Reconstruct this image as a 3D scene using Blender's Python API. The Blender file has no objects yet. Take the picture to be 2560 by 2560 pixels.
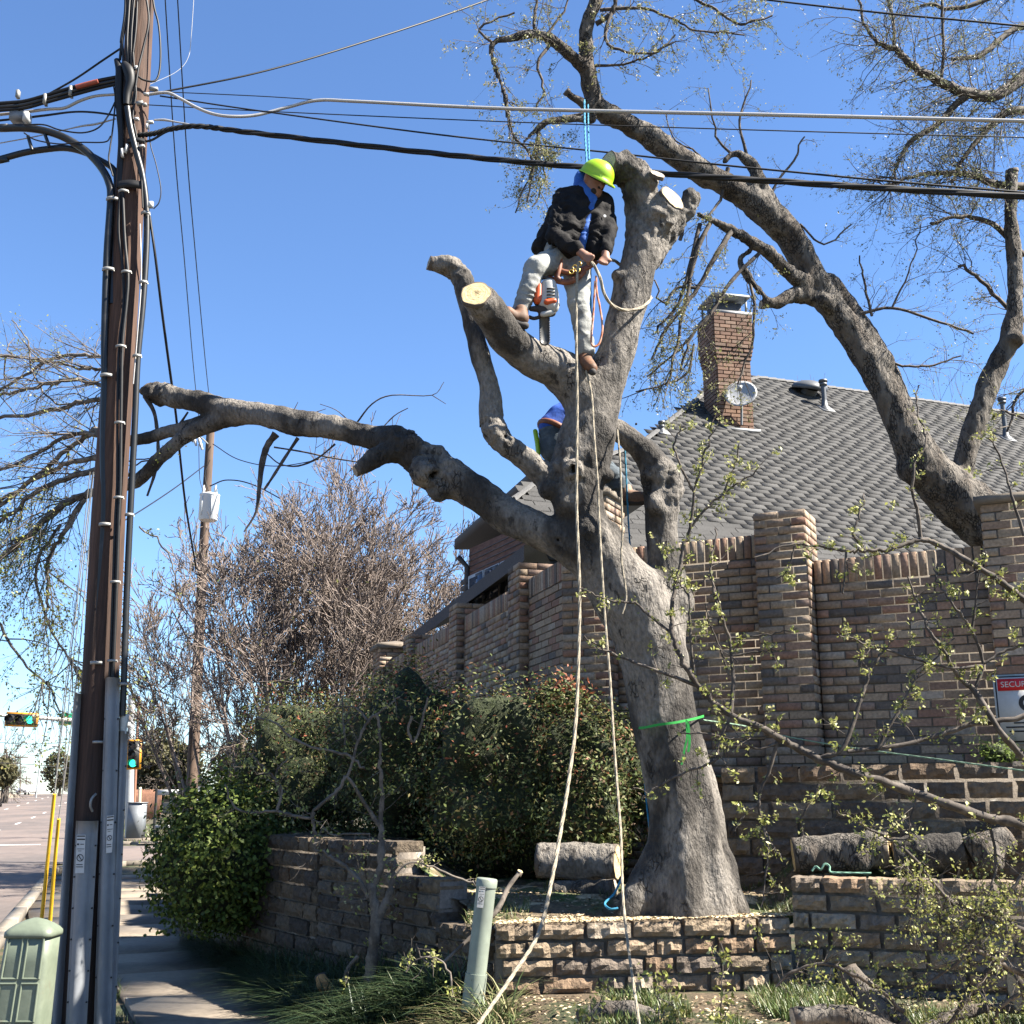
import bpy, math, random
import numpy as np
from mathutils import Vector, Matrix
random.seed(11)
rng = np.random.default_rng(7)
SC = bpy.context.scene
COL = SC.collection

# ------------------------------------------------------------------ camera
FPX, PIT, CAMZ = 2850.0, math.radians(13.9), 1.6
cam = bpy.data.objects.new('camera', bpy.data.cameras.new('camera'))
COL.objects.link(cam)
cam.location = (0, 0, CAMZ)
cam.rotation_euler = (math.pi / 2 + PIT, 0, 0)
cam.data.sensor_width = 36.0
cam.data.lens = 36.0 * FPX / 2560.0
cam.data.clip_start = 0.05
cam.data.clip_end = 4000
SC.camera = cam
# ------------------------------------------------------------------ sky and sun
SUN_EL, SUN_AZ = math.radians(47), math.radians(100)     # azimuth from +Y towards +X
SUN = Vector((math.sin(SUN_AZ) * math.cos(SUN_EL), math.cos(SUN_AZ) * math.cos(SUN_EL), math.sin(SUN_EL)))
w = bpy.data.worlds.new('World'); SC.world = w; w.use_nodes = True
nt = w.node_tree; nt.nodes.clear()
sky = nt.nodes.new('ShaderNodeTexSky'); sky.sky_type = 'NISHITA'; sky.sun_disc = False
sky.sun_elevation = SUN_EL; sky.sun_rotation = SUN_AZ
sky.air_density = 1.0; sky.dust_density = 0.0; sky.ozone_density = 3.0; sky.altitude = 150
bg = nt.nodes.new('ShaderNodeBackground'); bg.inputs[1].default_value = 0.0502
wo = nt.nodes.new('ShaderNodeOutputWorld')
tint = nt.nodes.new('ShaderNodeVectorMath'); tint.operation = 'MULTIPLY'; tint.inputs[1].default_value = (.725, .86, 1.03)   # white balance of the photograph
nt.links.new(sky.outputs[0], tint.inputs[0]); nt.links.new(tint.outputs[0], bg.inputs[0]); nt.links.new(bg.outputs[0], wo.inputs[0])
sl = bpy.data.lights.new('sun', 'SUN'); sl.energy = 5.0; sl.angle = math.radians(0.53); sl.color = (1.0, 0.93, 0.82)
so = bpy.data.objects.new('sun', sl); COL.objects.link(so)
so.rotation_euler = SUN.to_track_quat('Z', 'Y').to_euler(); so.location = (20, -6, 25)
vs = SC.view_settings
vs.view_transform = 'Standard'; vs.look = 'None'; vs.exposure = 2.32; vs.gamma = 1.0; vs.use_curve_mapping = False

# ------------------------------------------------------------------ pixel -> place helpers (2560 px photograph, chosen depth Y)
CP, SP = math.cos(PIT), math.sin(PIT)
def zc(v, Y):
    return Y / (CP - (1280 - v) / FPX * SP)
def P(u, v, Y):
    dy = (1280 - v) / FPX
    t = Y / (CP - dy * SP)
    return np.array([(u - 1280) / FPX * t, Y, CAMZ + t * (SP + dy * CP)])
def PZ(u, v, z):
    dy = (1280 - v) / FPX
    t = (z - CAMZ) / (SP + dy * CP)
    return np.array([(u - 1280) / FPX * t, t * (CP - dy * SP), z])
def proj_depth(p):
    return p[1] * CP + (p[2] - CAMZ) * SP
def nrm(a):
    return a / np.maximum(np.linalg.norm(a, axis=-1, keepdims=True), 1e-9)
def lerp(a, b, t):
    return a + (b - a) * t
def sstep(t):
    t = np.clip(t, 0, 1)
    return t * t * (3 - 2 * t)
def cr(pts, n=6):
    """Catmull-Rom through the rows of pts (any number of columns)."""
    p = np.array(pts, float)
    if len(p) < 3:
        return np.array([lerp(p[0], p[-1], i / n) for i in range(n + 1)])
    q = np.vstack([2 * p[0] - p[1], p, 2 * p[-1] - p[-2]])
    out = []
    for i in range(len(p) - 1):
        a, b, c, d = q[i:i + 4]
        for k in range(n):
            t = k / n
            out.append(.5 * (2 * b + (c - a) * t + (2 * a - 5 * b + 4 * c - d) * t * t + (3 * b - a - 3 * c + d) * t ** 3))
    out.append(p[-1])
    return np.array(out)
def pl(spec, n=6):
    """(u, v, Y, radius px) rows -> world points and radii, smoothed."""
    s = cr(spec, n)
    pts = np.array([P(r[0], r[1], r[2]) for r in s])
    rad = np.array([abs(r[3]) * zc(r[1], r[2]) / FPX for r in s])
    return pts, rad

# ------------------------------------------------------------------ value noise
def _h(i, j, k):
    x = (i * 374761393 + j * 668265263 + k * 2147483647 + 1274126177) & 0xffffffff
    x = ((x ^ (x >> 13)) * 1274126177) & 0xffffffff
    x = (x ^ (x >> 16)) & 0xffff
    return x / 32767.5 - 1.0
def vnoise(p):
    p = np.asarray(p, float)
    f = np.floor(p); t = p - f; t = t * t * (3 - 2 * t)
    i = f.astype(np.int64)
    r = 0
    for a in (0, 1):
        for b in (0, 1):
            for c in (0, 1):
                wgt = (t[..., 0] if a else 1 - t[..., 0]) * (t[..., 1] if b else 1 - t[..., 1]) * (t[..., 2] if c else 1 - t[..., 2])
                r = r + wgt * _h(i[..., 0] + a, i[..., 1] + b, i[..., 2] + c)
    return r
def fbm(p, o=3):
    s, a = 0, 1.0
    for _ in range(o):
        s = s + a * vnoise(p); p = np.asarray(p) * 2.03 + 17.1; a *= .5
    return s

# ------------------------------------------------------------------ mesh builder
class MB:
    def __init__(s):
        s.V, s.L, s.S, s.C, s.n = [], [], [], [], 0
    def add(s, V, F, col=None):
        V = np.asarray(V, float).reshape(-1, 3)
        if isinstance(F, np.ndarray):
            F = F.astype(np.int64)
            s.L.append((F + s.n).ravel()); s.S.append(np.full(len(F), F.shape[1])); nf = len(F)
        else:
            for f in F:
                s.L.append(np.array(f) + s.n); s.S.append(np.array([len(f)]))
            nf = len(F)
        if col is not None:
            c = np.asarray(col, float)
            s.C.append(np.tile(c, (nf, 1)) if c.ndim == 1 else c)
        else:
            s.C.append(np.ones((nf, 3)) * .5)
        s.V.append(V); s.n += len(V)
        return s
    def box(s, c, size, R=None, col=None):
        c = np.asarray(c, float); h = np.asarray(size, float) / 2
        v = np.array([[x, y, z] for z in (-1, 1) for y in (-1, 1) for x in (-1, 1)]) * h
        if R is not None:
            v = v @ np.asarray(R).T
        return s.add(v + c, np.array([[0, 2, 3, 1], [4, 5, 7, 6], [0, 1, 5, 4], [2, 6, 7, 3], [0, 4, 6, 2], [1, 3, 7, 5]]), col)
    def tube(s, pts, rad, sides=8, caps=True, col=None):
        V, F = tube(pts, rad, sides)
        s.add(V, F, col)
        if caps:
            n = len(pts)
            s.add(V[:sides], [list(range(sides))[::-1]], col)
            s.add(V[(n - 1) * sides:], [list(range(sides))], col)
        return s
    def lathe(s, base, axis, prof, sides=20, col=None):
        """prof: (height along axis, radius) rows."""
        axis = nrm(np.asarray(axis, float)); base = np.asarray(base, float)
        ref = np.array([0, 0, 1.]) if abs(axis[2]) < .9 else np.array([1., 0, 0])
        a = nrm(np.cross(axis, ref)); b = np.cross(axis, a)
        V = []
        for h, r in prof:
            for k in range(sides):
                t = 2 * math.pi * k / sides
                V.append(base + axis * h + r * (math.cos(t) * a + math.sin(t) * b))
        F = []
        for i in range(len(prof) - 1):
            for k in range(sides):
                k2 = (k + 1) % sides
                F.append([i * sides + k, i * sides + k2, (i + 1) * sides + k2, (i + 1) * sides + k])
        s.add(np.array(V), np.array(F), col)
        s.add(np.array(V[:sides]), [list(range(sides))[::-1]], col)
        s.add(np.array(V[-sides:]), [list(range(sides))], col)
        return s
    def build(s, name, mat, parent=None, smooth=False, attr=False):
        me = bpy.data.meshes.new(name)
        V = np.concatenate(s.V); L = np.concatenate(s.L); S = np.concatenate(s.S)
        me.vertices.add(len(V)); me.vertices.foreach_set('co', V.ravel())
        me.loops.add(len(L)); me.loops.foreach_set('vertex_index', L.astype(np.int32))
        me.polygons.add(len(S))
        me.polygons.foreach_set('loop_start', np.concatenate([[0], np.cumsum(S)[:-1]]).astype(np.int32))
        me.polygons.foreach_set('loop_total', S.astype(np.int32))
        if smooth:
            me.polygons.foreach_set('use_smooth', np.ones(len(S), bool))
        me.update(calc_edges=True)
        if attr:
            C = np.concatenate(s.C)
            at = me.attributes.new('col', 'FLOAT_COLOR', 'FACE')
            at.data.foreach_set('color', np.hstack([C, np.ones((len(C), 1))]).ravel())
        if mat:
            me.materials.append(mat)
        o = link(name, me, parent)
        if name in ('twigs', 'leaves', 'buds', 'foliage', 'chain', 'crown', 'stems', 'branches') and parent is not None:
            o['kind'] = 'stuff'
        return o
def wloc(o):
    l = np.zeros(3)
    while o is not None:
        if o.get('_base') is not None:
            l = l + np.array(o['_base'])
        o = o.parent
    return l
def link(name, me, parent=None):
    o = bpy.data.objects.new(name, me); COL.objects.link(o)
    if parent is not None:
        setpar(o, parent)
    return o
def setpar(o, parent):
    o.parent = parent
    o.matrix_parent_inverse = PMI.get(parent.name, Matrix.Identity(4))
PMI = {}
def thing(name, label, cat, loc, group=None):
    o = bpy.data.objects.new(name, None); COL.objects.link(o)
    o.empty_display_size = .1
    o.location = tuple(float(x) for x in loc)
    PMI[o.name] = Matrix.Translation(-Vector(o.location))
    return tag(o, label, cat, group)
def tag(o, label=None, cat=None, group=None, kind=None):
    if label: o['label'] = label
    if cat: o['category'] = cat
    if group: o['group'] = group
    if kind: o['kind'] = kind
    return o
def struct(o):
    o['kind'] = 'structure'; return o
def stuff(o, label=None, cat=None):
    o['kind'] = 'stuff'; return tag(o, label, cat)

def frames(P_):
    """parallel-transport frames for (N,K,3) polylines -> n1, n2 (N,K,3)"""
    N, K, _ = P_.shape
    T = np.empty_like(P_)
    T[:, 1:-1] = P_[:, 2:] - P_[:, :-2]
    T[:, 0] = P_[:, 1] - P_[:, 0]; T[:, -1] = P_[:, -1] - P_[:, -2]
    T = nrm(T)
    ref = np.where(np.abs(T[:, 0, 2:3]) < .8, np.array([[0, 0, 1.]]), np.array([[1., 0, 0]]))
    n = nrm(np.cross(T[:, 0], ref))
    n1 = np.empty_like(P_); n1[:, 0] = n
    for k in range(1, K):
        n = n - (n * T[:, k]).sum(-1, keepdims=True) * T[:, k]
        n = nrm(n); n1[:, k] = n
    return n1, np.cross(T, n1)
def tubes(P_, R_, sides=3):
    P_ = np.asarray(P_, float); R_ = np.asarray(R_, float)
    N, K, _ = P_.shape
    a, b = frames(P_)
    ang = 2 * np.pi * np.arange(sides) / sides
    V = P_[:, :, None] + R_[:, :, None, None] * (np.cos(ang)[None, None, :, None] * a[:, :, None] + np.sin(ang)[None, None, :, None] * b[:, :, None])
    V = V.reshape(-1, 3)
    k, s = np.meshgrid(np.arange(K - 1), np.arange(sides), indexing='ij')
    s2 = (s + 1) % sides
    q = np.stack([k * sides + s, k * sides + s2, (k + 1) * sides + s2, (k + 1) * sides + s], -1).reshape(-1, 4)
    F = (q[None] + (np.arange(N) * K * sides)[:, None, None]).reshape(-1, 4)
    return V, F
def tube(pts, rad, sides=8):
    pts = np.asarray(pts, float)
    rad = np.broadcast_to(np.asarray(rad, float), (len(pts),))
    return tubes(pts[None], rad[None], sides)
def rubs(spec, name, mat, parent=None, sides=8, n=6, lump=0):
    p, r = pl(spec, n)
    if lump:
        r = r * (1 + lump * rng.uniform(-1, 1, len(r)))
    return MB().tube(p, r, sides).build(name, mat, parent, True)

# ------------------------------------------------------------------ rounded solids: signed distance field -> surface nets
def sdf(prims, h, k=.03, pad=.06):
    """prims: round cones (a, b, ra, rb[, sign]), sign -1 bores, -2 saws flat; a list of cones is one limb of exact radius. returns V, F"""
    prims = [p if isinstance(p, list) else [p] for p in prims]
    flat = [q for p in prims for q in p if len(q) < 5 or q[4] > 0]
    A = np.array([p[0] for p in flat], float); B = np.array([p[1] for p in flat], float)
    R = np.array([max(p[2], p[3]) for p in flat])[:, None]
    lo = np.minimum(A - R, B - R).min(0) - pad
    hi = np.maximum(A + R, B + R).max(0) + pad
    n = np.ceil((hi - lo) / h).astype(int) + 1
    D = np.full(n, .25, np.float32); E = np.full(n, 9., np.float32)
    def sub_(a, b, m):
        i0 = np.clip(((np.minimum(a, b) - m - lo) / h).astype(int), 0, n - 1)
        i1 = np.clip(np.ceil((np.maximum(a, b) + m - lo) / h).astype(int) + 1, 1, n)
        return i0, i1
    def grid(i0, i1):
        return np.stack(np.meshgrid(*[lo[d] + h * np.arange(i0[d], i1[d]) for d in range(3)], indexing='ij'), -1).astype(np.float32)
    for ch in prims:
        sg = ch[0][4] if len(ch[0]) > 4 else 1
        if sg == -2:
            e, ax = np.array(ch[0][0], float), np.array(ch[0][1], float)
            i0, i1 = sub_(e, e, ch[0][2])
            if np.any(i1 <= i0): continue
            q = grid(i0, i1) - e
            s = D[i0[0]:i1[0], i0[1]:i1[1], i0[2]:i1[2]]
            s[...] = np.maximum(s, -np.maximum(-(q @ ax), np.linalg.norm(q, axis=-1) - ch[0][2]))
            continue
        J0, J1 = n.copy(), np.zeros(3, int)
        for p in ch:
            a, b = np.array(p[0], float), np.array(p[1], float); ra, rb = p[2], p[3]
            i0, i1 = sub_(a, b, max(ra, rb) + k + 3 * h)
            if np.any(i1 <= i0): continue
            X = grid(i0, i1)
            ab = b - a; L = float(ab @ ab) + 1e-12
            t = np.clip(((X - a) @ ab) / L, 0, 1)
            d = np.linalg.norm(X - a - t[..., None] * ab, axis=-1) - (ra + (rb - ra) * t)
            s = E[i0[0]:i1[0], i0[1]:i1[1], i0[2]:i1[2]]
            s[...] = np.minimum(s, d)
            J0, J1 = np.minimum(J0, i0), np.maximum(J1, i1)
        if np.any(J1 <= J0): continue
        sl_ = tuple(slice(J0[d], J1[d]) for d in range(3))
        s, d = D[sl_], E[sl_]
        if sg > 0:
            hh = np.clip(.5 + .5 * (s - d) / k, 0, 1)
            s[...] = np.where(d < 8, s + (d - s) * hh - k * hh * (1 - hh), s)
        else:
            s[...] = np.where(d < 8, np.maximum(s, -d), s)
        d[...] = 9.
    return nets(D, lo, h)
def nets(D, lo, h):
    s = D < 0
    cs = [(i, j, k) for i in (0, 1) for j in (0, 1) for k in (0, 1)]
    n = np.array(D.shape)
    def sl(A, c):
        return A[c[0]:n[0] - 1 + c[0], c[1]:n[1] - 1 + c[1], c[2]:n[2] - 1 + c[2]]
    cnt = np.zeros(n - 1, np.uint8)
    for c in cs:
        cnt += sl(s, c)
    act = (cnt > 0) & (cnt < 8)
    ijk = np.argwhere(act)
    idx = np.full(n - 1, -1, np.int64); idx[act] = np.arange(len(ijk))
    val = {c: D[ijk[:, 0] + c[0], ijk[:, 1] + c[1], ijk[:, 2] + c[2]] for c in cs}
    acc = np.zeros((len(ijk), 3)); num = np.zeros(len(ijk))
    for a in cs:
        for ax in range(3):
            if a[ax] == 0:
                b = list(a); b[ax] = 1; b = tuple(b)
                va, vb = val[a], val[b]
                m = (va < 0) != (vb < 0)
                t = np.where(m, va / np.where(m, va - vb, 1), 0)
                p = np.array(a, float)[None] + 0 * acc
                p[:, ax] = t
                acc += p * m[:, None]; num += m
    V = lo + h * (ijk + acc / np.maximum(num, 1)[:, None])
    F = []
    for ax in range(3):
        u, v = (ax + 1) % 3, (ax + 2) % 3
        sh = [slice(None)] * 3
        a = [slice(1, -1)] * 3; a[ax] = slice(0, -1); b = [slice(1, -1)] * 3; b[ax] = slice(1, None)
        e = s[tuple(a)] != s[tuple(b)]
        w_ = np.argwhere(e); fl = s[tuple(a)][e]
        off = np.ones(3, int); off[ax] = 0
        c = w_ + off
        def at(du, dv):
            q = c.copy(); q[:, u] -= du; q[:, v] -= dv
            return idx[q[:, 0], q[:, 1], q[:, 2]]
        q = np.stack([at(1, 1), at(0, 1), at(0, 0), at(1, 0)], 1)
        q[~fl] = q[~fl][:, ::-1]
        F.append(q[(q >= 0).all(1)])
    return V, np.concatenate(F)
def vnormals(V, F):
    fn = np.cross(V[F[:, 2]] - V[F[:, 0]], V[F[:, 3]] - V[F[:, 1]])
    N = np.zeros_like(V)
    for k in range(4):
        np.add.at(N, F[:, k], fn)
    return nrm(N)
def relax(V, F, it=1, f=.5):
    for _ in range(it):
        S = np.zeros_like(V); c = np.zeros(len(V))
        for k in range(4):
            np.add.at(S, F[:, k], V[F[:, (k + 1) % 4]] + V[F[:, (k + 3) % 4]]); np.add.at(c, F[:, k], 2)
        V = V + f * (S / np.maximum(c, 1)[:, None] - V)
    return V
def solid(name, prims, h, mat, parent=None, k=.03, rough=None, it=1, warp=None):
    V, F = sdf(prims, h, k)
    V = relax(V, F, it)
    if rough is not None:
        N = vnormals(V, F)
        V = V + N * rough(V)[:, None]
    if warp is not None:
        V = warp(V)
    return MB().add(V, F).build(name, mat, parent, True)
def chain(pts, rads):
    return [(pts[i], pts[i + 1], rads[i], rads[i + 1]) for i in range(len(pts) - 1)]

# ------------------------------------------------------------------ materials (procedural, world-space grain)
def mat(name, col, rough=.8, col2=None, nscale=3., nlo=.4, nhi=.6, grain=.12, gscale=40., bump=0., bscale=30., bdist=.01,
        metal=0., src='const', stretch=(1, 1, 1), spec=.4, emit=None, col3=None, n3=12., n3lo=.6, n3hi=.68, trans=0., detail=5, crack=None):
    m = bpy.data.materials.new(name); m.use_nodes = True
    t = m.node_tree; N = t.nodes; Lk = t.links
    b = N['Principled BSDF']
    b.inputs['Roughness'].default_value = rough; b.inputs['Metallic'].default_value = metal
    b.inputs['Specular IOR Level'].default_value = spec
    geo = N.new('ShaderNodeNewGeometry')
    mp = N.new('ShaderNodeVectorMath'); mp.operation = 'MULTIPLY'; mp.inputs[1].default_value = stretch
    Lk.new(geo.outputs['Position'], mp.inputs[0])
    def noise(sc, det=detail, ro=.55):
        n = N.new('ShaderNodeTexNoise'); n.inputs['Scale'].default_value = sc; n.inputs['Detail'].default_value = det
        n.inputs['Roughness'].default_value = ro
        Lk.new(mp.outputs[0], n.inputs['Vector']); return n.outputs['Fac']
    def ramp(f, lo, hi):
        r = N.new('ShaderNodeMapRange'); r.interpolation_type = 'SMOOTHSTEP'
        r.inputs[1].default_value = lo; r.inputs[2].default_value = hi
        Lk.new(f, r.inputs[0]); return r.outputs[0]
    def mix(f, a, c, mode='MIX'):
        x = N.new('ShaderNodeMix'); x.data_type = 'RGBA'; x.blend_type = mode
        if isinstance(f, float): x.inputs[0].default_value = f
        else: Lk.new(f, x.inputs[0])
        for s, q in ((6, a), (7, c)):
            if isinstance(q, tuple): x.inputs[s].default_value = (*q, 1)
            else: Lk.new(q, x.inputs[s])
        return x.outputs[2]
    if src == 'obj':
        cur = N.new('ShaderNodeObjectInfo').outputs['Color']
    elif src == 'attr':
        a = N.new('ShaderNodeAttribute'); a.attribute_name = 'col'; cur = a.outputs['Color']
    else:
        cur = tuple(col)
    if col2 is not None:
        cur = mix(ramp(noise(nscale), nlo, nhi), cur, tuple(col2))
    if col3 is not None:
        cur = mix(ramp(noise(n3, 6, .65), n3lo, n3hi), cur, tuple(col3))
    crk = None
    if crack is not None:
        sc_, wd_, cc_, amt = crack
        vo = N.new('ShaderNodeTexVoronoi'); vo.feature = 'DISTANCE_TO_EDGE'; vo.inputs['Scale'].default_value = sc_
        wa = N.new('ShaderNodeVectorMath'); wa.operation = 'ADD'
        nz = N.new('ShaderNodeTexNoise'); nz.inputs['Scale'].default_value = sc_ * .9; nz.inputs['Detail'].default_value = 4
        ws = N.new('ShaderNodeVectorMath'); ws.operation = 'SCALE'; ws.inputs['Scale'].default_value = .9 / sc_
        Lk.new(mp.outputs[0], nz.inputs['Vector']); Lk.new(nz.outputs['Color'], ws.inputs[0]); Lk.new(mp.outputs[0], wa.inputs[0]); Lk.new(ws.outputs[0], wa.inputs[1])
        Lk.new(wa.outputs[0], vo.inputs['Vector'])
        inv = N.new('ShaderNodeMapRange'); inv.inputs[1].default_value = 0.; inv.inputs[2].default_value = wd_; inv.inputs[3].default_value = 1.; inv.inputs[4].default_value = 0.
        Lk.new(vo.outputs['Distance'], inv.inputs[0])
        mk = N.new('ShaderNodeMath'); mk.operation = 'MULTIPLY'
        Lk.new(inv.outputs[0], mk.inputs[0]); Lk.new(ramp(noise(sc_ * .22, 3), .62 - amt, .72 - amt), mk.inputs[1])
        crk = mk.outputs[0]
        cur = mix(crk, cur, tuple(cc_))
    if grain > 0:
        g = N.new('ShaderNodeMapRange'); g.inputs[1].default_value = .25; g.inputs[2].default_value = .75
        g.inputs[3].default_value = 1 - grain * 1.6; g.inputs[4].default_value = 1 + grain * 1.6
        Lk.new(noise(gscale), g.inputs[0])
        sc = N.new('ShaderNodeVectorMath'); sc.operation = 'SCALE'
        if isinstance(cur, tuple): sc.inputs[0].default_value = cur
        else: Lk.new(cur, sc.inputs[0])
        Lk.new(g.outputs[0], sc.inputs['Scale']); cur = sc.outputs[0]
    if isinstance(cur, tuple): b.inputs['Base Color'].default_value = (*cur, 1)
    else: Lk.new(cur, b.inputs['Base Color'])
    if bump > 0:
        bn = N.new('ShaderNodeBump'); bn.inputs['Strength'].default_value = bump; bn.inputs['Distance'].default_value = bdist
        hgt_ = noise(bscale, 6, .6)
        if crk is not None:
            sb_ = N.new('ShaderNodeMath'); sb_.operation = 'SUBTRACT'; Lk.new(hgt_, sb_.inputs[0]); Lk.new(crk, sb_.inputs[1]); hgt_ = sb_.outputs[0]
        Lk.new(hgt_, bn.inputs['Height']); Lk.new(bn.outputs[0], b.inputs['Normal'])
    if emit is not None:
        b.inputs['Emission Color'].default_value = (*emit[0], 1); b.inputs['Emission Strength'].default_value = emit[1]
    if trans > 0:
        out = N['Material Output']
        tr = N.new('ShaderNodeBsdfTranslucent'); ms = N.new('ShaderNodeMixShader'); ms.inputs[0].default_value = trans
        if isinstance(cur, tuple): tr.inputs[0].default_value = (*cur, 1)
        else: Lk.new(cur, tr.inputs[0])
        Lk.new(b.outputs[0], ms.inputs[1]); Lk.new(tr.outputs[0], ms.inputs[2]); Lk.new(ms.outputs[0], out.inputs['Surface'])
    return m

# ------------------------------------------------------------------ many alike pieces: 300 largest are objects, the rest one part
def tmpl(name, V, F, m):
    me = bpy.data.meshes.new(name); me.from_pydata([tuple(map(float, v)) for v in V], [], [list(map(int, f)) for f in F]); me.update()
    me.materials.append(m); return me
def cham(inset=.06, deep=.12):
    """unit block: x,z in -.5...5, front at y=-.5 with worn edges"""
    V = []
    for y, i in ((.5, 0), (-.5 + deep, 0), (-.5, inset)):
        for x, z in ((-1, -1), (1, -1), (1, 1), (-1, 1)):
            V.append(((.5 - i) * x, y, (.5 - i * 1.6) * z))
    F = [[3, 2, 1, 0], [8, 9, 10, 11]]
    for a in (0, 4):
        for k in range(4):
            k2 = (k + 1) % 4
            F.append([a + k, a + k2, a + 4 + k2, a + 4 + k])
    return np.array(V), [f[::-1] if False else f for f in F]
def rockface(seed, nx=6, nz=3, amp=.085):
    r = np.random.default_rng(seed)
    V = []; F = []
    for j in range(nz + 1):
        for i in range(nx + 1):
            x, z = i / nx - .5, j / nz - .5
            edge = min(i, nx - i, 1) * min(j, nz - j, 1)
            V.append((x * (1 if edge else .97) + r.uniform(-.02, .02), -.5 + (0.06 if not edge else 0) + r.uniform(-amp, amp) * (.5 if not edge else .8), z * (1 if edge else .95) + r.uniform(-.035, .035)))
    w_ = nx + 1
    for j in range(nz):
        for i in range(nx):
            F.append([j * w_ + i, j * w_ + i + 1, (j + 1) * w_ + i + 1, (j + 1) * w_ + i])
    ring = [i for i in range(nx + 1)] + [j * w_ + nx for j in range(1, nz + 1)] + [nz * w_ + i for i in range(nx - 1, -1, -1)] + [j * w_ for j in range(nz - 1, 0, -1)]
    b0 = len(V)
    for q in ring:
        V.append((V[q][0], .5, V[q][2]))
    n = len(ring)
    for k in range(n):
        k2 = (k + 1) % n
        F.append([ring[k2], ring[k], b0 + k, b0 + k2])
    F.append([b0 + k for k in range(n)][::-1])
    return np.array(V), F
def pieces(parent, name, T, items, m_attr, limit=300, restname=None):
    """T: list of template meshes (object-coloured material). items: (4x4, template index, colour)."""
    def score(it):
        p = it[0][:3, 3]
        return -np.linalg.norm(it[0][:3, 0]) * np.linalg.norm(it[0][:3, 2]) / max(proj_depth(p), .1) ** 2
    def infr(it):
        p = it[0][:3, 3]; d = max(proj_depth(p), .05)
        x = p[0] / d * FPX; y = (-(p[1]) * SP + (p[2] - CAMZ) * CP) / d * FPX
        return abs(x) < 1330 and abs(y) < 1330
    items = sorted(items, key=lambda it: (not infr(it), score(it)))
    for M_, ti, c in items[:limit]:
        o = bpy.data.objects.new(name, T[ti]); COL.objects.link(o)
        setpar(o, parent); o.matrix_basis = Matrix([list(map(float, r)) for r in M_])
        o.color = (*c, 1)
    rest = items[limit:]
    if rest:
        b = MB()
        for M_, ti, c in rest:
            me = T[ti]
            V = np.array([v.co for v in me.vertices]); V = V @ M_[:3, :3].T + M_[:3, 3]
            b.add(V, [list(p.vertices) for p in me.polygons], c)
        o = b.build(restname or name + '_field', m_attr, parent, attr=True); o['kind'] = 'stuff'
def m4(o, x, y, z):
    M_ = np.eye(4); M_[:3, 0] = x; M_[:3, 1] = y; M_[:3, 2] = z; M_[:3, 3] = o
    return M_

# ------------------------------------------------------------------ twigs and leaves
def sprout(p0, d, L, r0, K=5, wob=.25, up=0., tip=.35):
    p0, d = np.asarray(p0, float), nrm(np.asarray(d, float)); N = len(p0)
    L = np.broadcast_to(L, (N,)).astype(float); r0 = np.broadcast_to(r0, (N,)).astype(float)
    Pn = np.empty((N, K, 3)); Pn[:, 0] = p0
    for k in range(1, K):
        d = nrm(d + rng.normal(0, wob, (N, 3)) + np.array([0, 0, up]))
        Pn[:, k] = Pn[:, k - 1] + d * (L / (K - 1))[:, None]
    R = r0[:, None] * np.linspace(1, tip, K)[None]
    return Pn, R
def kids(Pn, R, m, t0=.25, t1=1., ang=.7, lr=.55, rr=.6, lmin=0.):
    N, K, _ = Pn.shape
    i = np.repeat(np.arange(N), m)
    t = rng.uniform(t0, t1, len(i)) * (K - 1) * .999
    k = t.astype(int); f = (t - k)[:, None]
    a, b = Pn[i, k], Pn[i, k + 1]
    p = a + (b - a) * f
    tg = nrm(b - a)
    sd = nrm(np.cross(tg, rng.normal(0, 1, tg.shape)))
    an = ang * rng.uniform(.6, 1.3, len(i))[:, None]
    d = tg * np.cos(an) + sd * np.sin(an)
    L = np.linalg.norm(Pn[i, -1] - Pn[i, 0], axis=1) * lr * rng.uniform(.5, 1.2, len(i)) * (1.15 - .5 * t / K)
    L = np.maximum(L, lmin)
    r = (R[i, k] * (1 - f[:, 0]) + R[i, k + 1] * f[:, 0]) * rr
    return p, d, L, r
def leaves(b, pos, size, cols, outward=None, aspect=.5, flat=.5, ob=.5):
    """rhombic folded leaves at pos (N,3); colours picked from cols"""
    N = len(pos)
    n = rng.normal(0, 1, (N, 3))
    if outward is not None:
        n = nrm(n) * flat + outward * ob
    n = nrm(n)
    a = nrm(np.cross(n, rng.normal(0, 1, (N, 3)))); c = np.cross(n, a)
    s = (size * rng.uniform(.6, 1.3, N))[:, None]
    V = np.stack([pos - a * s * .5, pos + c * s * aspect * .5 + n * s * .08, pos + a * s * .5, pos - c * s * aspect * .5 + n * s * .08], 1).reshape(-1, 3)
    F = np.arange(4 * N).reshape(-1, 4)
    cc = np.asarray(cols)[rng.integers(0, len(cols), N)] * rng.uniform(.75, 1.25, (N, 1))
    b.add(V, F, cc)
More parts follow.
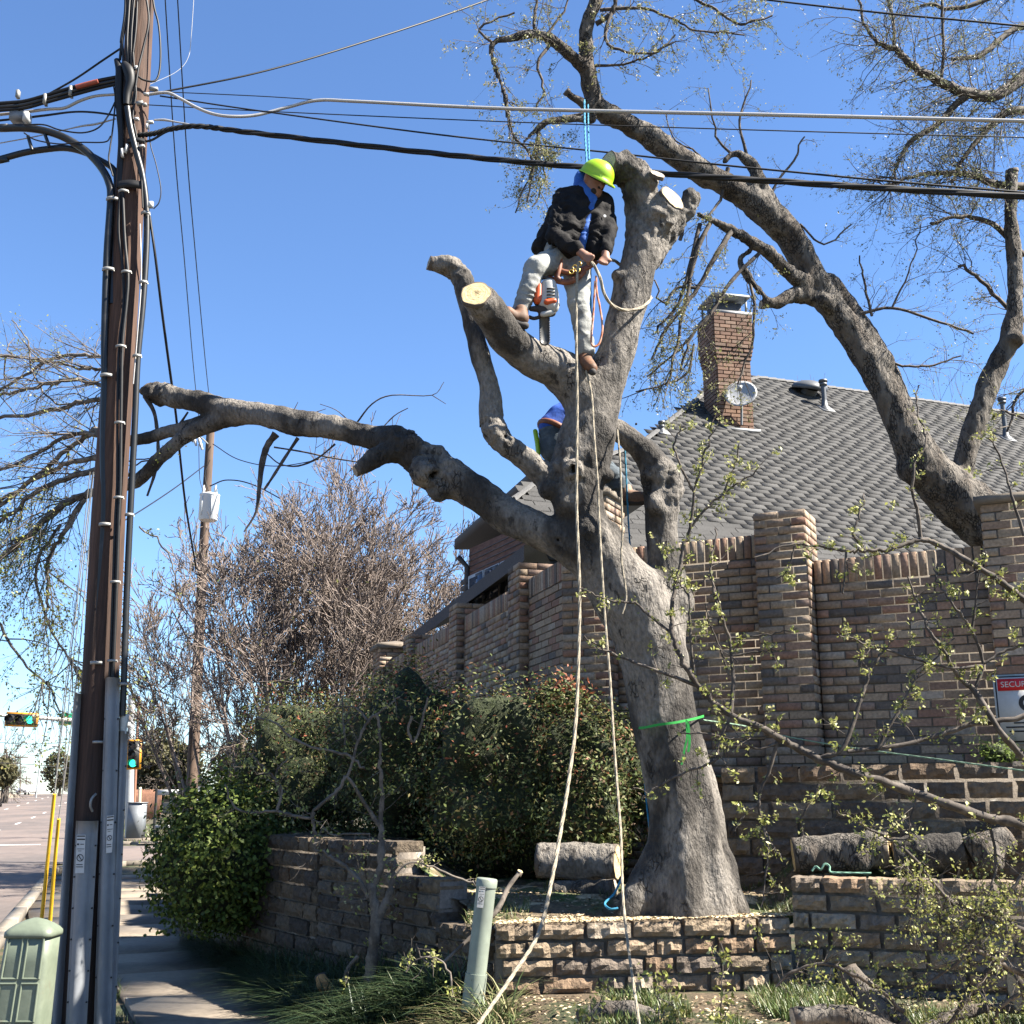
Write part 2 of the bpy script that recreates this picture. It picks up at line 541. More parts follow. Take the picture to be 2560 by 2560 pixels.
def blades(b, base, L, width, lean, cols, curl=.6):
    """arched grass blades, 3 segments"""
    N = len(base); az = rng.uniform(0, 2 * np.pi, N)
    h = np.stack([np.cos(az), np.sin(az), 0 * az], 1); sd = np.stack([-np.sin(az), np.cos(az), 0 * az], 1)
    L = (L * rng.uniform(.55, 1.2, N))[:, None]; ln = (lean * rng.uniform(.3, 1.4, N))[:, None]
    pts = []
    for k in range(4):
        t = k / 3
        pts.append(base + h * L * ln * (t + curl * t * t) * .6 + np.array([0, 0, 1.]) * L * (t - curl * .55 * ln * t * t))
    wd = width * rng.uniform(.7, 1.2, N)[:, None]
    V = []
    for k, ww in enumerate((.8, 1., .7, .05)):
        V += [pts[k] - sd * wd * ww / 2, pts[k] + sd * wd * ww / 2]
    V = np.stack(V, 1).reshape(-1, 3)
    q = np.array([[0, 1, 3, 2], [2, 3, 5, 4], [4, 5, 7, 6]])
    F = (q[None] + (np.arange(N) * 8)[:, None, None]).reshape(-1, 4)
    cc = np.asarray(cols)[rng.integers(0, len(cols), N)] * rng.uniform(.75, 1.25, (N, 1))
    b.add(V, F, np.repeat(cc, 3, 0))
def textmesh(txt, size, origin, right, up, name, m, parent):
    cu = bpy.data.curves.new('txt', 'FONT'); cu.body = txt; cu.size = size; cu.extrude = .0008; cu.align_x = 'CENTER'; cu.align_y = 'CENTER'
    to = bpy.data.objects.new('txt', cu); COL.objects.link(to)
    bpy.context.view_layer.update()
    me = bpy.data.meshes.new_from_object(to.evaluated_get(bpy.context.evaluated_depsgraph_get()))
    bpy.data.objects.remove(to)
    me.materials.clear(); me.materials.append(m)
    right, up = nrm(np.asarray(right, float)), nrm(np.asarray(up, float)); nn = np.cross(right, up)
    me.transform(Matrix([[right[i], up[i], nn[i], origin[i]] for i in range(3)] + [[0, 0, 0, 1]]))
    return link(name, me, parent)
# ================================================================== the setting
Z3 = np.array([0, 0, 1.])
RD = np.array([-.3194, .9476, 0]); PR = np.array([.9476, .3194, 0])       # along the street, and to its right
K0 = np.array([-6.15, 14.5, 0])
def hill(y):
    return 1.62 * sstep((np.asarray(y) - 45) / 165) - 6 * sstep((np.asarray(y) - 260) / 500)
def xe(y):
    return np.interp(y, [0, 6.3, 8.8, 10.9, 13.1, 19, 24, 40], [3, -.2, -1.38, -2.25, -3.45, -5.4, -7.0, -12.5])
def gh(x, y):
    x, y = np.asarray(x, float), np.asarray(y, float)
    q = -.32 * x + .95 * y
    return .40 * sstep((x - xe(y)) / .85) * (1 - sstep((q - 22) / 4)) + hill(y) - .012
GRASSM = mat('lawn_soil', (.03, .036, .013), .95, (.07, .05, .03), 2.2, .42, .58, .35, 30, .6, 60, .02)
xs = np.concatenate([-np.geomspace(1800, 14, 26), np.arange(-12, 8.01, .25), np.geomspace(9, 1800, 26)])
ys = np.concatenate([[-60, -30, -12, -4, 0], np.arange(2, 30.01, .25), np.geomspace(31, 2800, 60)])
GX, GY = np.meshgrid(xs, ys)
V = np.stack([GX, GY, gh(GX, GY)], -1).reshape(-1, 3)
nx = len(xs)
ii, jj = np.meshgrid(np.arange(len(ys) - 1), np.arange(nx - 1), indexing='ij')
F = np.stack([ii * nx + jj, ii * nx + jj + 1, (ii + 1) * nx + jj + 1, (ii + 1) * nx + jj], -1).reshape(-1, 4)
ground = struct(MB().add(V, F).build('ground', GRASSM, None, True))

ROADM = mat('road_concrete', (.125, .097, .083), .9, (.08, .066, .059), .35, .4, .62, .12, 6, .3, 50, .004, stretch=(1, .35, 1))
ASPH = mat('asphalt', (.085, .08, .078), .92, (.13, .12, .115), .5, .4, .65, .15, 20, .4, 90, .004)
CONC = mat('concrete', (.155, .128, .098), .9, (.105, .088, .07), 1.1, .42, .64, .12, 18, .35, 120, .003)
CONC2 = mat('concrete_kerb', (.15, .13, .105), .9, (.2, .18, .16), 2.1, .5, .7, .15, 18, .35, 100, .004)
PAINT = mat('road_paint', (.55, .53, .50), .8, (.45, .42, .39), 6, .55, .72, .08, 20)
PAINTY = mat('road_paint_yellow', (.6, .42, .08), .8, (.4, .33, .2), 6, .5, .7, .08, 20)
def strip(a, b, s0, s1, m, name, dz=.004, parent=None, n=60, org=K0, dr=RD, pr=PR, z=None):
    """sheet along a direction from a to b (m), between side offsets s0..s1"""
    t = np.linspace(a, b, n)
    p0 = org + dr * t[:, None] + pr * s0; p1 = org + dr * t[:, None] + pr * s1
    zz = lambda p: (hill(p[:, 1]) if z is None else z) + dz
    p0[:, 2] = zz(p0); p1[:, 2] = zz(p1)
    k = np.arange(n - 1)
    return MB().add(np.vstack([p0, p1]), np.stack([k, k + n, k + n + 1, k + 1], 1)).build(name, m, parent)
road = struct(strip(-40, 900, -19.5, 0, ROADM, 'road', .004, n=200))
TX = 14.2                                                         # where the side street starts along the kerb
side = struct(strip(0, 70, TX, TX + 9.5, ROADM, 'side_street', .010, n=40, dr=PR, pr=RD, org=K0 - PR * 0.5))
# lane markings
def dash(t, s, L, w_, m, nm='lane_marking'):
    return strip(t, t + L, s - w_ / 2, s + w_ / 2, m, nm, .013, road, 3)
for s in (-3.7, -7.3):
    for k in range(12):
        dash(TX + 13 + k * 12.2, s, 3.2, .14, PAINT)
for s in (-10.8, -11.1):
    dash(TX + 13, s, 150, .12, PAINTY)
for k in range(9):
    o = strip(TX + 11.2, TX + 11.7, -1.0 - k * 2.1, -2.3 - k * 2.1, PAINT, 'crossing_marking', .014, road, 3)
for k in range(14):                                                 # saw-cut joints of the pavement slabs
    strip(TX - 22 + k * 4.6, TX - 21.94 + k * 4.6, -18, -.6, ASPH, 'pavement_joint', .012, road, 3)
# kerbs
def kerb(pts, name, w_=.16, h_=.10, z0=0.):
    pts = np.asarray(pts, float); b = MB()
    for i in range(len(pts) - 1):
        a, c = pts[i], pts[i + 1]; L = np.linalg.norm(c - a); d = (c - a) / L
        R = np.stack([d, np.cross(Z3, d), Z3], 1)
        zz = float(hill((a[1] + c[1]) / 2))
        b.box((a + c) / 2 + Z3 * (zz + h_ / 2 - .03), (L - .01, w_, h_ + .06), R)
    return struct(b.build(name, CONC2))
rp = lambda t, s: K0 + RD * t + PR * s
kerb([rp(-22 + 3 * k, .08) for k in range(12)] + [rp(12.4, .5), rp(13.3, 1.5), rp(13.9, 3), rp(14.0, 12), rp(14.0, 30)], 'kerb_near')
kerb([rp(24.0, 60), rp(24.0, 30), rp(24.0, 8), rp(24.2, 4), rp(24.9, 1.8), rp(26, .6), rp(28, .08)] + [rp(34 + 9 * k, .08) for k in range(18)], 'kerb_far')
struct(strip(8, 60, TX + 10.1, TX + 12.0, CONC, 'far_pavement', .05, n=30, dr=PR, pr=RD, org=K0 - PR * 6))
strp = strip(TX + 60, TX + 72, -8.2, -9.8, GRASSM, 'median', .12, n=6); struct(strp)
kerb([rp(TX + 59, -8.1), rp(TX + 59, -9.9)], 'median_nose', 1.0, .12)
# pavement of slabs
sw = bpy.data.objects.new('sidewalk', None); COL.objects.link(sw); struct(sw)
cl = cr([(-.15, 5.0, .62), (-1.02, 7.0, .62), (-2.0, 8.8, .62), (-2.85, 10.75, .64), (-4.05, 13.0, .68), (-5.3, 15.6, .85), (-6.2, 18.0, .95), (-7.4, 21.5, .95), (-8.3, 24.2, 1.0)], 40)
dd = np.concatenate([[0], np.cumsum(np.linalg.norm(np.diff(cl[:, :2], axis=0), axis=1))])
sl_ = 0.
while sl_ < dd[-1] - 1.3:
    q = [np.array([np.interp(s, dd, cl[:, k]) for k in range(3)]) for s in (sl_ + .012, sl_ + .68, sl_ + 1.348)]
    Vv = []
    for a in q:
        k = np.argmin(abs(dd - np.interp(a[1], cl[:, 1], dd))); k = min(max(k, 1), len(cl) - 2)
        d = nrm(cl[k + 1, :2] - cl[k - 1, :2]); nn = np.array([d[1], -d[0]])
        for sgn in (-1, 1):
            p = a[:2] + nn * a[2] * sgn
            for z in (-.06, .035 + rng.uniform(-.004, .004)):
                Vv.append((p[0], p[1], z))
    Fq = []
    for r in (0, 4):
        Fq += [[r + 1, r + 3, r + 7, r + 5], [r, r + 1, r + 5, r + 4], [r + 3, r + 2, r + 6, r + 7]]
    Fq += [[0, 2, 3, 1], [8, 9, 11, 10]]
    MB().add(np.array(Vv), Fq).build('slab', CONC, sw)
    sl_ += 1.36

# ------------------------------------------------------------------ stone retaining walls
STO = mat('stone_face', (1, 1, 1), .92, None, grain=.28, gscale=24, bump=.9, bscale=26, bdist=.03, src='obj', col3=(.05, .042, .035), n3=9, n3lo=.6, n3hi=.78)
STA = mat('stone_face_field', (1, 1, 1), .92, None, grain=.28, gscale=24, bump=.9, bscale=26, bdist=.03, src='attr', col3=(.05, .042, .035), n3=9, n3lo=.6, n3hi=.78)
MORT = mat('stone_mortar', (.13, .11, .09), .95, (.3, .28, .25), 4, .62, .7, .2, 40, .5, 60, .01)
TS = [tmpl('stone', *rockface(s), STO) for s in range(8)]
SCOL = [(0.194, 0.144, 0.097), (0.166, 0.126, 0.086), (0.223, 0.169, 0.112), (0.144, 0.112, 0.083), (0.187, 0.126, 0.079), (0.122, 0.097, 0.076), (0.238, 0.194, 0.144)]
def stone_run(items, core, p0, p1, zb, zt0, zt1, course=.138, lo=.2, hi=.5, dark=1., back=.24):
    """zb: base height; top runs zt0 -> zt1"""
    p0, p1 = np.array([*p0, 0.]), np.array([*p1, 0.])
    L = np.linalg.norm(p1 - p0); d = (p1 - p0) / L; n = np.cross(d, Z3)
    if n[1] > 0: n = -n
    rows = max(1, int(round((zt0 - zb) / course))); ch0 = (zt0 - zb) / rows
    for r in range(rows):
        x = -rng.uniform(0, .2)
        while x < L - .03:
            w_ = rng.uniform(lo, hi)
            if L - (x + w_) < .14: w_ = L - x
            a = max(x, 0); e = min(x + w_, L)
            if e - a > .05:
                m = (a + e) / 2; t = m / L
                top = lerp(zt0, zt1, t); ch = (top - zb) / rows
                out = rng.uniform(-.004, .022)
                items.append((m4(p0 + d * m + n * (out - back / 2) + Z3 * (zb + (r + .5) * ch), d * (e - a - .016), -n * (back + rng.uniform(-.01, .0)), Z3 * (ch - .016)),
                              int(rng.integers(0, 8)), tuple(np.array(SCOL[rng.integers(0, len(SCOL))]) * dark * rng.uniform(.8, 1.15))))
            x += w_
    mid = (zt0 + zt1) / 2
    R = np.stack([d, -n, Z3], 1)
    core.box((p0 + p1) / 2 - n * (.13 + .02) + Z3 * ((zb + min(zt0, zt1) - .02) / 2), (L - .02, .22, min(zt0, zt1) - .02 - zb), R)
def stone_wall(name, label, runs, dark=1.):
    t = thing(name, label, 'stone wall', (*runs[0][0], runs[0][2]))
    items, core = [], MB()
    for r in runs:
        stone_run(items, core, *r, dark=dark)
    core.build('mortar_core', MORT, t)
    pieces(t, 'stone', TS, items, STA)
    return t
wA, wB, wD = (-.11, 7.6), (1.80, 7.75), (4.4, 6.87)
front = stone_wall('retaining_wall', 'low rough stone retaining wall in front of the thick tree trunk', [
    (wA, wB, .17, .80, .835, .105, .15, .38),
    (wB, wD, .22, 1.085, 1.085, .107, .17, .36)])
lw = [np.array(wA) + np.array([-.552, .834]) * s for s in (0.06, .75, 1.36, 2.72, 3.6, 6.2)]
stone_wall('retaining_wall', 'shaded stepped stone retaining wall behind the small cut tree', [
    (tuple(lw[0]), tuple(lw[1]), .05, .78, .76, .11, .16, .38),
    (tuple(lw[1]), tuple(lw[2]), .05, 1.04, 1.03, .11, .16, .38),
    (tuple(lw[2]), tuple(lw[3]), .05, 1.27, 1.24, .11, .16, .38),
    (tuple(lw[3]), tuple(lw[5]), .05, 1.25, 1.25, .14, .2, .42)], .45)  # stones darkened here: this wall's shade is put into their colour
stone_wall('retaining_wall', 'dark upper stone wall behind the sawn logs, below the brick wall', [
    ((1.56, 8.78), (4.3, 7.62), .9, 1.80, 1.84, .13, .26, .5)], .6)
# raised beds behind the stone walls
BED = mat('bed_soil', (.10, .075, .045), .95, (.05, .08, .02), 2.2, .45, .6, .3, 25, .8, 40, .03, col3=(.42, .34, .21), n3=5, n3lo=.52, n3hi=.62)
def bedz(x, y):
    z = .755 + .16 * sstep((y - 7.7) / .9) + .22 * sstep((x - 1.75) / .35) * sstep((y + .35 * x - 8.3) / .3) + .3 * sstep((-x - .3) / .7)
    return z + .022 * vnoise(np.stack([x * 5, y * 5, x * 0], -1)) + .012 * vnoise(np.stack([x * 14, y * 14, x * 0 + 5], -1))
gx, gy = np.meshgrid(np.arange(-3.6, 4.45, .06), np.arange(6.9, 14.0, .06))
poly = [np.array(wA) + (.03, .1), np.array(wB) + (0, .1), np.array(wD) + (0, .12), (4.4, 9.2), (.6, 10.3), (-1.2, 14), (-3.4, 13.5), lw[5] + np.array([.12, .12]), lw[2] + np.array([.1, .1])]
def inside(x, y, poly):
    c = np.zeros(np.shape(x), bool)
    for i in range(len(poly)):
        (x0, y0), (x1, y1) = poly[i], poly[i - 1]
        if y0 == y1: continue
        m = ((y0 > y) != (y1 > y)) & (x < (x1 - x0) * (y - y0) / (y1 - y0) + x0)
        c ^= m
    return c
def sheet(gx, gy, z, keep, name, m, parent=None):
    nx = gx.shape[1]
    i, j = np.nonzero(keep[:-1, :-1] & keep[1:, :-1] & keep[:-1, 1:] & keep[1:, 1:])
    F = np.stack([i * nx + j, i * nx + j + 1, (i + 1) * nx + j + 1, (i + 1) * nx + j], 1)
    V = np.stack([gx, gy, z], -1).reshape(-1, 3)
    use = np.unique(F); mp = np.full(len(V), -1); mp[use] = np.arange(len(use))
    return MB().add(V[use], mp[F]).build(name, m, parent, True)
struct(sheet(gx, gy, bedz(gx, gy), inside(gx, gy, poly), 'raised_bed_ground', BED))
tp = [(1.62, 8.95), (4.3, 7.8), (4.35, 8.5), (1.5, 9.8)]
struct(sheet(gx, gy, 1.74 + .02 * vnoise(np.stack([gx * 6, gy * 6, gx * 0], -1)), inside(gx, gy, tp), 'upper_bed_ground', BED))

# ------------------------------------------------------------------ brick walls
BRK = mat('brick', (1, 1, 1), .9, None, grain=.22, gscale=45, bump=.5, bscale=70, bdist=.006, src='obj', col3=(.24, .21, .175), n3=7, n3lo=.62, n3hi=.8)
BRA = mat('brick_field', (1, 1, 1), .9, None, grain=.22, gscale=45, bump=.5, bscale=70, bdist=.006, src='attr', col3=(.24, .21, .175), n3=7, n3lo=.62, n3hi=.8)
BMO = mat('brick_mortar', (.17, .142, .112), .95, (.115, .098, .08), 5, .4, .6, .15, 60, .4, 90, .006)
TB = [tmpl('brick', *cham(.010, .07), BRK)]
BCOL = [(.21, .118, .08), (.225, .15, .10), (.25, .187, .128), (.25, .205, .16), (.095, .078, .066), (.195, .122, .085), (.235, .168, .113), (.225, .17, .122), (.175, .12, .09), (.235, .172, .116), (.21, .15, .103)]
def bcol(k=None):
    c = np.array(BCOL[rng.integers(0, len(BCOL)) if k is None else k]) * rng.uniform(.85, 1.15)
    return tuple(c)
PB, LB, HB, JB = .068, .205, .057, .011
def brick_face(items, o, ux, n, W, z0, z1, soldier=True, bond=.5, pal=None, depth=.05):
    """face from o (ground point, wall plane), along ux, outward normal n"""
    o, ux, n = (np.array([*np.asarray(a, float)[:2], 0.]) for a in (o, ux, n))
    ztop = z1
    if soldier:
        k = max(1, int(round(W / PB))); p = W / k
        for i in range(k):
            items.append((m4(o + ux * (i + .5) * p + n * (rng.uniform(0, .004) - depth / 2) + Z3 * (z1 - .0975), Z3 * -.195, -n * depth, ux * (p - JB)), 0, bcol(pal)))
        ztop = z1 - .206
    r = 0
    z = ztop - PB
    while z > z0 - PB:
        x = -LB * (bond if r % 2 else 0) - (0 if W > .6 else 0)
        while x < W - .01:
            a, e = max(x, 0), min(x + LB, W)
            if W - e < .03: e = W
            if e - a > .035:
                items.append((m4(o + ux * (a + e) / 2 + n * (rng.uniform(0, .005) - depth / 2) + Z3 * (z + PB / 2), ux * (e - a - JB), -n * depth, Z3 * HB), 0, bcol(pal)))
            x += LB
            if e >= W: break
        z -= PB; r += 1
def wcore(b, o, ux, n, W, z0, z1, thick=.2, rec=.01):
    o, ux, n = (np.array([*np.asarray(a, float)[:2], 0.]) for a in (o, ux, n))
    b.box(o + ux * W / 2 - n * (thick / 2 + rec) + Z3 * (z0 + z1 - .012) / 2, (W - .004, thick, z1 - z0 - .012), np.stack([ux, -n, Z3], 1))
def pillar(items, core, caps, c, ux, n, wd, z0, z1, cap=False):
    c, ux, n = (np.array([*np.asarray(a, float)[:2], 0.]) for a in (c, ux, n)); h = wd / 2
    brick_face(items, c - ux * h + n * h, ux, n, wd, z0, z1, False)
    brick_face(items, c + ux * h + n * h, -n, ux, wd, z0, z1, False)
    brick_face(items, c - ux * h - n * h, n, -ux, wd, z0, z1, False)
    core.box(c + Z3 * (z0 + z1 - .006) / 2, (wd - .02, wd - .02, z1 - z0 - .006), np.stack([ux, -n, Z3], 1))
    if cap:
        R = np.stack([ux, -n, Z3], 1)
        caps.box(c + Z3 * (z1 + .035), (wd + .1, wd + .1, .07), R)
        h2 = wd / 2 + .05
        Vp = np.array([c + ux * a * h2 - n * e * h2 + Z3 * (z1 + .0701) for a, e in ((-1, -1), (1, -1), (1, 1), (-1, 1))] + [c + Z3 * (z1 + .16)])
        caps.add(Vp, [[0, 1, 4], [1, 2, 4], [2, 3, 4], [3, 0, 4]])
dR = nrm(np.array([.89, -.456])); nR = np.array([dR[1], -dR[0]])
dL = nrm(np.array([-.285, .958])); nL = np.array([-dL[1], dL[0]])
items, core, caps = [], MB(), MB()
rw = thing('brick_wall', 'tall mixed brown brick wall with square piers behind the tree', 'brick wall', (2.3, 9.28, 1.7))
c1 = np.array([.74, 10.12]); c2 = np.array([2.29, 9.315]); c3 = c2 + dR * 1.78 + np.array([-.0, 0.02])
pa = c1 + dR * .22; La = np.linalg.norm(c2 - c1) - .44
brick_face(items, pa + nR * .03, dR, nR, La, 1.0, 3.73); wcore(core, pa + nR * .03, dR, nR, La, .9, 3.73)
pb = c2 + dR * .22
brick_face(items, pb + nR * .03, dR, nR, 1.36, 1.2, 3.46); wcore(core, pb + nR * .03, dR, nR, 1.36, .9, 3.46)
pcx = c3 + dR * .23
brick_face(items, pcx + nR * .03, dR, nR, 2.4, 1.2, 3.2); wcore(core, pcx + nR * .03, dR, nR, 2.4, .9, 3.2)
pillar(items, core, caps, c1, dR, nR, .44, .9, 4.19)
pillar(items, core, caps, c2, dR, nR, .42, 1.2, 3.87)
pillar(items, core, caps, c3, dR, nR, .46, 1.2, 3.74)
core.build('mortar_core', BMO, rw)
caps.box([*c1, 4.19 + .03], (.5, .5, .06), np.stack([[*dR, 0], [*(-nR), 0], [0, 0, 1]], 1))
caps.box([*c3, 3.74 + .03], (.54, .54, .06), np.stack([[*dR, 0], [*(-nR), 0], [0, 0, 1]], 1))
caps.build('pier_cap', CONC, rw)
pieces(rw, 'brick', TB, items, BRA)
items, core, caps = [], MB(), MB()
lwl = thing('brick_wall', 'long shaded brick wall running back along the pavement above the shrubs', 'brick wall', (-.5, 12.8, .9))
cs = [np.array([-.14, 11.4]), np.array([-.886, 13.9]), np.array([-1.68, 16.7]), np.array([-2.19, 18.5])]
st = np.array([.52, 10.1]); prev = st + dL * .1
for i, c in enumerate(cs):
    wd = .40 if i < 3 else .62
    L = float(np.dot(c - prev, dL)) - wd / 2
    o = prev + nL * .0
    brick_face(items, o, dL, nL, L, .9 if i < 2 else 1.4, 3.70); wcore(core, o, dL, nL, L, .5, 3.70)
    # pier shows its street face and the face towards the camera
    pillar(items, core, caps, o + dL * (L + wd / 2) - nL * .1, dL, nL, wd, .9 if i < 2 else 1.4, 3.87, cap=(i == 3))
    prev = o + dL * (L + wd)
core.build('mortar_core', BMO, lwl)
caps.build('pier_cap', CONC, lwl)
pieces(lwl, 'brick', TB, items, BRA)
# ================================================================== house behind the wall
SHG = mat('shingle', (1, 1, 1), .95, None, grain=.3, gscale=60, bump=.4, bscale=120, bdist=.004, src='obj')
SHA = mat('shingle_field', (1, 1, 1), .95, None, grain=.3, gscale=60, bump=.4, bscale=120, bdist=.004, src='attr')
UND = mat('roof_deck', (.06, .058, .056), .95)
HBR = mat('house_brick', (.09, .045, .035), .9, (.13, .07, .05), 8, .4, .6, .15, 30, .3, 60, .005, stretch=(1, 1, 4))
TRIM = mat('white_trim', (.45, .44, .42), .6, grain=.05)
DTRIM = mat('dark_trim', (.05, .048, .05), .6, grain=.1)
GLASS = mat('window_glass', (.05, .06, .08), .08, grain=0, spec=.8)
GALV = mat('galvanised_metal', (.20, .205, .21), .65, (.15, .155, .16), 8, .4, .6, .08, 40, metal=.2)
hs = thing('house', 'brick house with big grey shingle hip roof behind the wall', 'house', (3.5, 20, 1.2))
hu, hw = np.array([.94, .342, 0]), np.array([-.342, .94, 0])
R1 = P(1895, 943, 21.5); PITCH = math.radians(40)
he = hw * math.cos(PITCH) + Z3 * math.sin(PITCH); hn = np.cross(hu, he)
if hn[1] > 0: hn = -hn
def onroof(u, v):
    """where the ray through a pixel meets the front roof plane -> (along ridge, down slope)"""
    d = P(u, v, 1.0) - np.array([0, 0, CAMZ]); o = np.array([0, 0, CAMZ])
    t = ((R1 - o) @ hn) / (d @ hn)
    q = o + d * t - R1
    return np.array([q @ hu, -(q @ he)])
SL = 9.6
out = [onroof(1285, 1246), onroof(1400, 1158), onroof(1480, 1150), onroof(1596, 1112), onroof(1770, 975), np.array([0., 0.]), np.array([14.5, 0.]), np.array([24., SL]), onroof(1285, 1246) * np.array([1, 1])]
out[-1][1] = SL
pp = lambda s, d, o=0.: R1 + hu * s - he * d + hn * o
poly = [tuple(o) for o in out]
rf = MB().add(np.array([pp(s, d, -.02) for s, d in poly]), [list(range(len(poly)))]).build('roof', UND, hs)
# shingles
TSH = [tmpl('shingle', [(-.5, 0, 0), (.5, 0, 0), (.5, 1, 0), (-.5, 1, 0), (-.5, 0, -1), (.5, 0, -1), (.5, 1, -.15), (-.5, 1, -.15)],
            [[0, 1, 2, 3], [4, 5, 1, 0], [5, 6, 2, 1], [7, 4, 0, 3]], SHG)]
items = []
EX, TW = .142, .31
r = 0
d = EX
while d < SL:
    s = -14 + (r % 2) * TW / 2 + rng.uniform(-.03, .03)
    while s < 24:
        if inside(np.array([s]), np.array([d - EX / 2]), poly)[0]:
            pt = pp(s, d)
            zr = pt[2] - CAMZ
            if abs(pt[0]) < .56 * pt[1] and zr > .155 * pt[1]:
                g = rng.choice([.031, .035, .038, .041, .044], p=[.22, .25, .25, .18, .1]) * rng.uniform(.9, 1.1)
                items.append((m4(pp(s, d, .014), hu * (TW - .012), he * (EX + .03), hn * .007), 0, (g * 1.02, g, g * .97)))
        s += TW
    d += EX; r += 1
pieces(rf, 'shingle', TSH, items, SHA)
# ridge and hip caps
rc = MB()
edge = [out[0], out[1], out[2], out[3], out[4], np.array([0., 0.]), np.array([14.5, 0.])]
for a, c in zip(edge[:-1], edge[1:]):
    n = max(2, int(np.linalg.norm(c - a) / .2))
    for i in range(n):
        q0, q1 = lerp(a, c, i / n), lerp(a, c, (i + 1) / n)
        A, B_ = pp(*q0, .03), pp(*q1, .045)
        dn = -he * .11 + hn * -.005; bk = np.cross(B_ - A, Z3); bk = nrm(bk) * .13
        if bk[1] < 0: bk = -bk
        rc.add(np.array([A + dn, B_ + dn, B_, A, B_ + bk - Z3 * .06, A + bk - Z3 * .06]), [[0, 1, 2, 3], [3, 2, 4, 5]], (.1, .098, .095))
rc.build('ridge_cap', SHA, rf, attr=True)
# rear slopes give the roof its depth
bk = MB()
for a, c in zip(edge[2:-1], edge[3:]):
    A, B_ = pp(*a, -.02), pp(*c, -.02); dn = nrm(np.cross(c[0] * hu - c[1] * he - (a[0] * hu - a[1] * he), Z3))
    if dn @ hw < 0: dn = -dn
    o = dn * 2.5 - Z3 * 1.9
    bk.add(np.array([A, B_, B_ + o, A + o]), [[0, 1, 2, 3]])
bk.build('rear_slope', UND, rf)
# street-side wall with windows below the left eave
far, near = P(1172, 1490, 17.2), P(1345, 1490, 15.0)
wz0, wz1 = 1.0, P(1172, 1372, 17.2)[2]
a, c = np.array([*far[:2], 0]), np.array([*near[:2], 0]); du = nrm(c - a); nw = np.array([-du[1], du[0], 0])
if nw[0] > 0: nw = -nw
L = np.linalg.norm(c - a)
MB().add(np.array([a + Z3 * wz0, c + Z3 * wz0, c + Z3 * (wz1 - .05), a + Z3 * wz1]), [[0, 1, 2, 3]]).build('wall', HBR, hs)
for k in range(14):
    z = wz1 - .12 - k * .085
    MB().box((a + c) / 2 + Z3 * z + nw * .006, (L, .012, .012), np.stack([du, -nw, Z3], 1)).build('mortar_line', DTRIM, hs)
for i, f in enumerate((.16, .40, .64)):
    m = lerp(a, c, f); R = np.stack([du, nw, Z3], 1)
    zc_ = wz1 - .95
    wn = MB().box(m + Z3 * zc_ + nw * .02, (.62, .05, 1.0), R).build('window', TRIM, hs)
    MB().box(m + Z3 * (zc_ + .24) + nw * .047, (.5, .01, .42), R).build('pane', GLASS, wn)
    MB().box(m + Z3 * (zc_ - .24) + nw * .047, (.5, .01, .42), R).build('pane', GLASS, wn)
    for sg in (-1, 1):
        sb = MB()
        for q in range(10):
            sb.box(m + du * sg * .47 + Z3 * (zc_ - .45 + q * .1) + nw * .03, (.26, .04, .075), R)
        sb.build('shutter', DTRIM, wn)
e0, e1 = P(1136, 1374, 17.4), P(1330, 1204, 15.2)
eb = MB()
eb.add(np.array([e0, e1, e1 + Z3 * .16, e0 + Z3 * .16, e0 + hu * .7 + Z3 * .05, e1 + hu * .9 + Z3 * .05]), [[0, 1, 2, 3], [0, 4, 5, 1]])
eb.build('gutter', DTRIM, hs)
tb = P(1168, 1385, 17.2)
MB().tube([tb - Z3 * .05 + hu * -.15, tb - Z3 * .2, tb - Z3 * 2.6], [.045] * 3, 8).build('downspout', DTRIM, hs)
l0, l1 = P(1310, 1330, 11.9), P(1000, 1592, 20.0); l1[2] = l0[2] = 4.18
lb = MB()
up = np.array([.9, .28, .42])
lb.add(np.array([l0, l1, l1 + up * 1.8, l0 + up * 1.8]), [[0, 1, 2, 3]], (.1, .098, .095))
lb.add(np.array([l0, l1, l1 - Z3 * .17, l0 - Z3 * .17]), [[0, 1, 2, 3]], (.06, .055, .055))
lb.build('lower_roof', SHA, hs, attr=True)
# chimney: a brick stack with corbels, flue cap, and everything fixed to the roof
ch = MB()
CBK = mat('chimney_brick', (1, 1, 1), .9, None, grain=.18, gscale=40, src='obj')
CBA = mat('chimney_brick_field', (1, 1, 1), .9, None, grain=.18, gscale=40, src='attr')
cb = pp(*onroof(1799, 1060)); cx = nrm(np.array([.975, .22, 0])); cy = np.array([-cx[1], cx[0], 0])
W_, D_ = 92 * zc(1060, cb[1]) / FPX, .60
zb, zt = cb[2] - .9, P(1848, 795, cb[1] + .2)[2]
stack = MB().box(cb * np.array([1, 1, 0]) + cx * W_ / 2 + cy * D_ / 2 + Z3 * (zb + zt) / 2, (W_ - .03, D_ - .03, zt - zb), np.stack([cx, cy, Z3], 1)).build('chimney', BMO, hs)
items = []
TC = [tmpl('brick', *cham(.02, .2), CBK)]
CC = [(.16, .092, .062), (.13, .075, .052), (.185, .112, .076), (.15, .10, .072)]
z, r = zt, 0
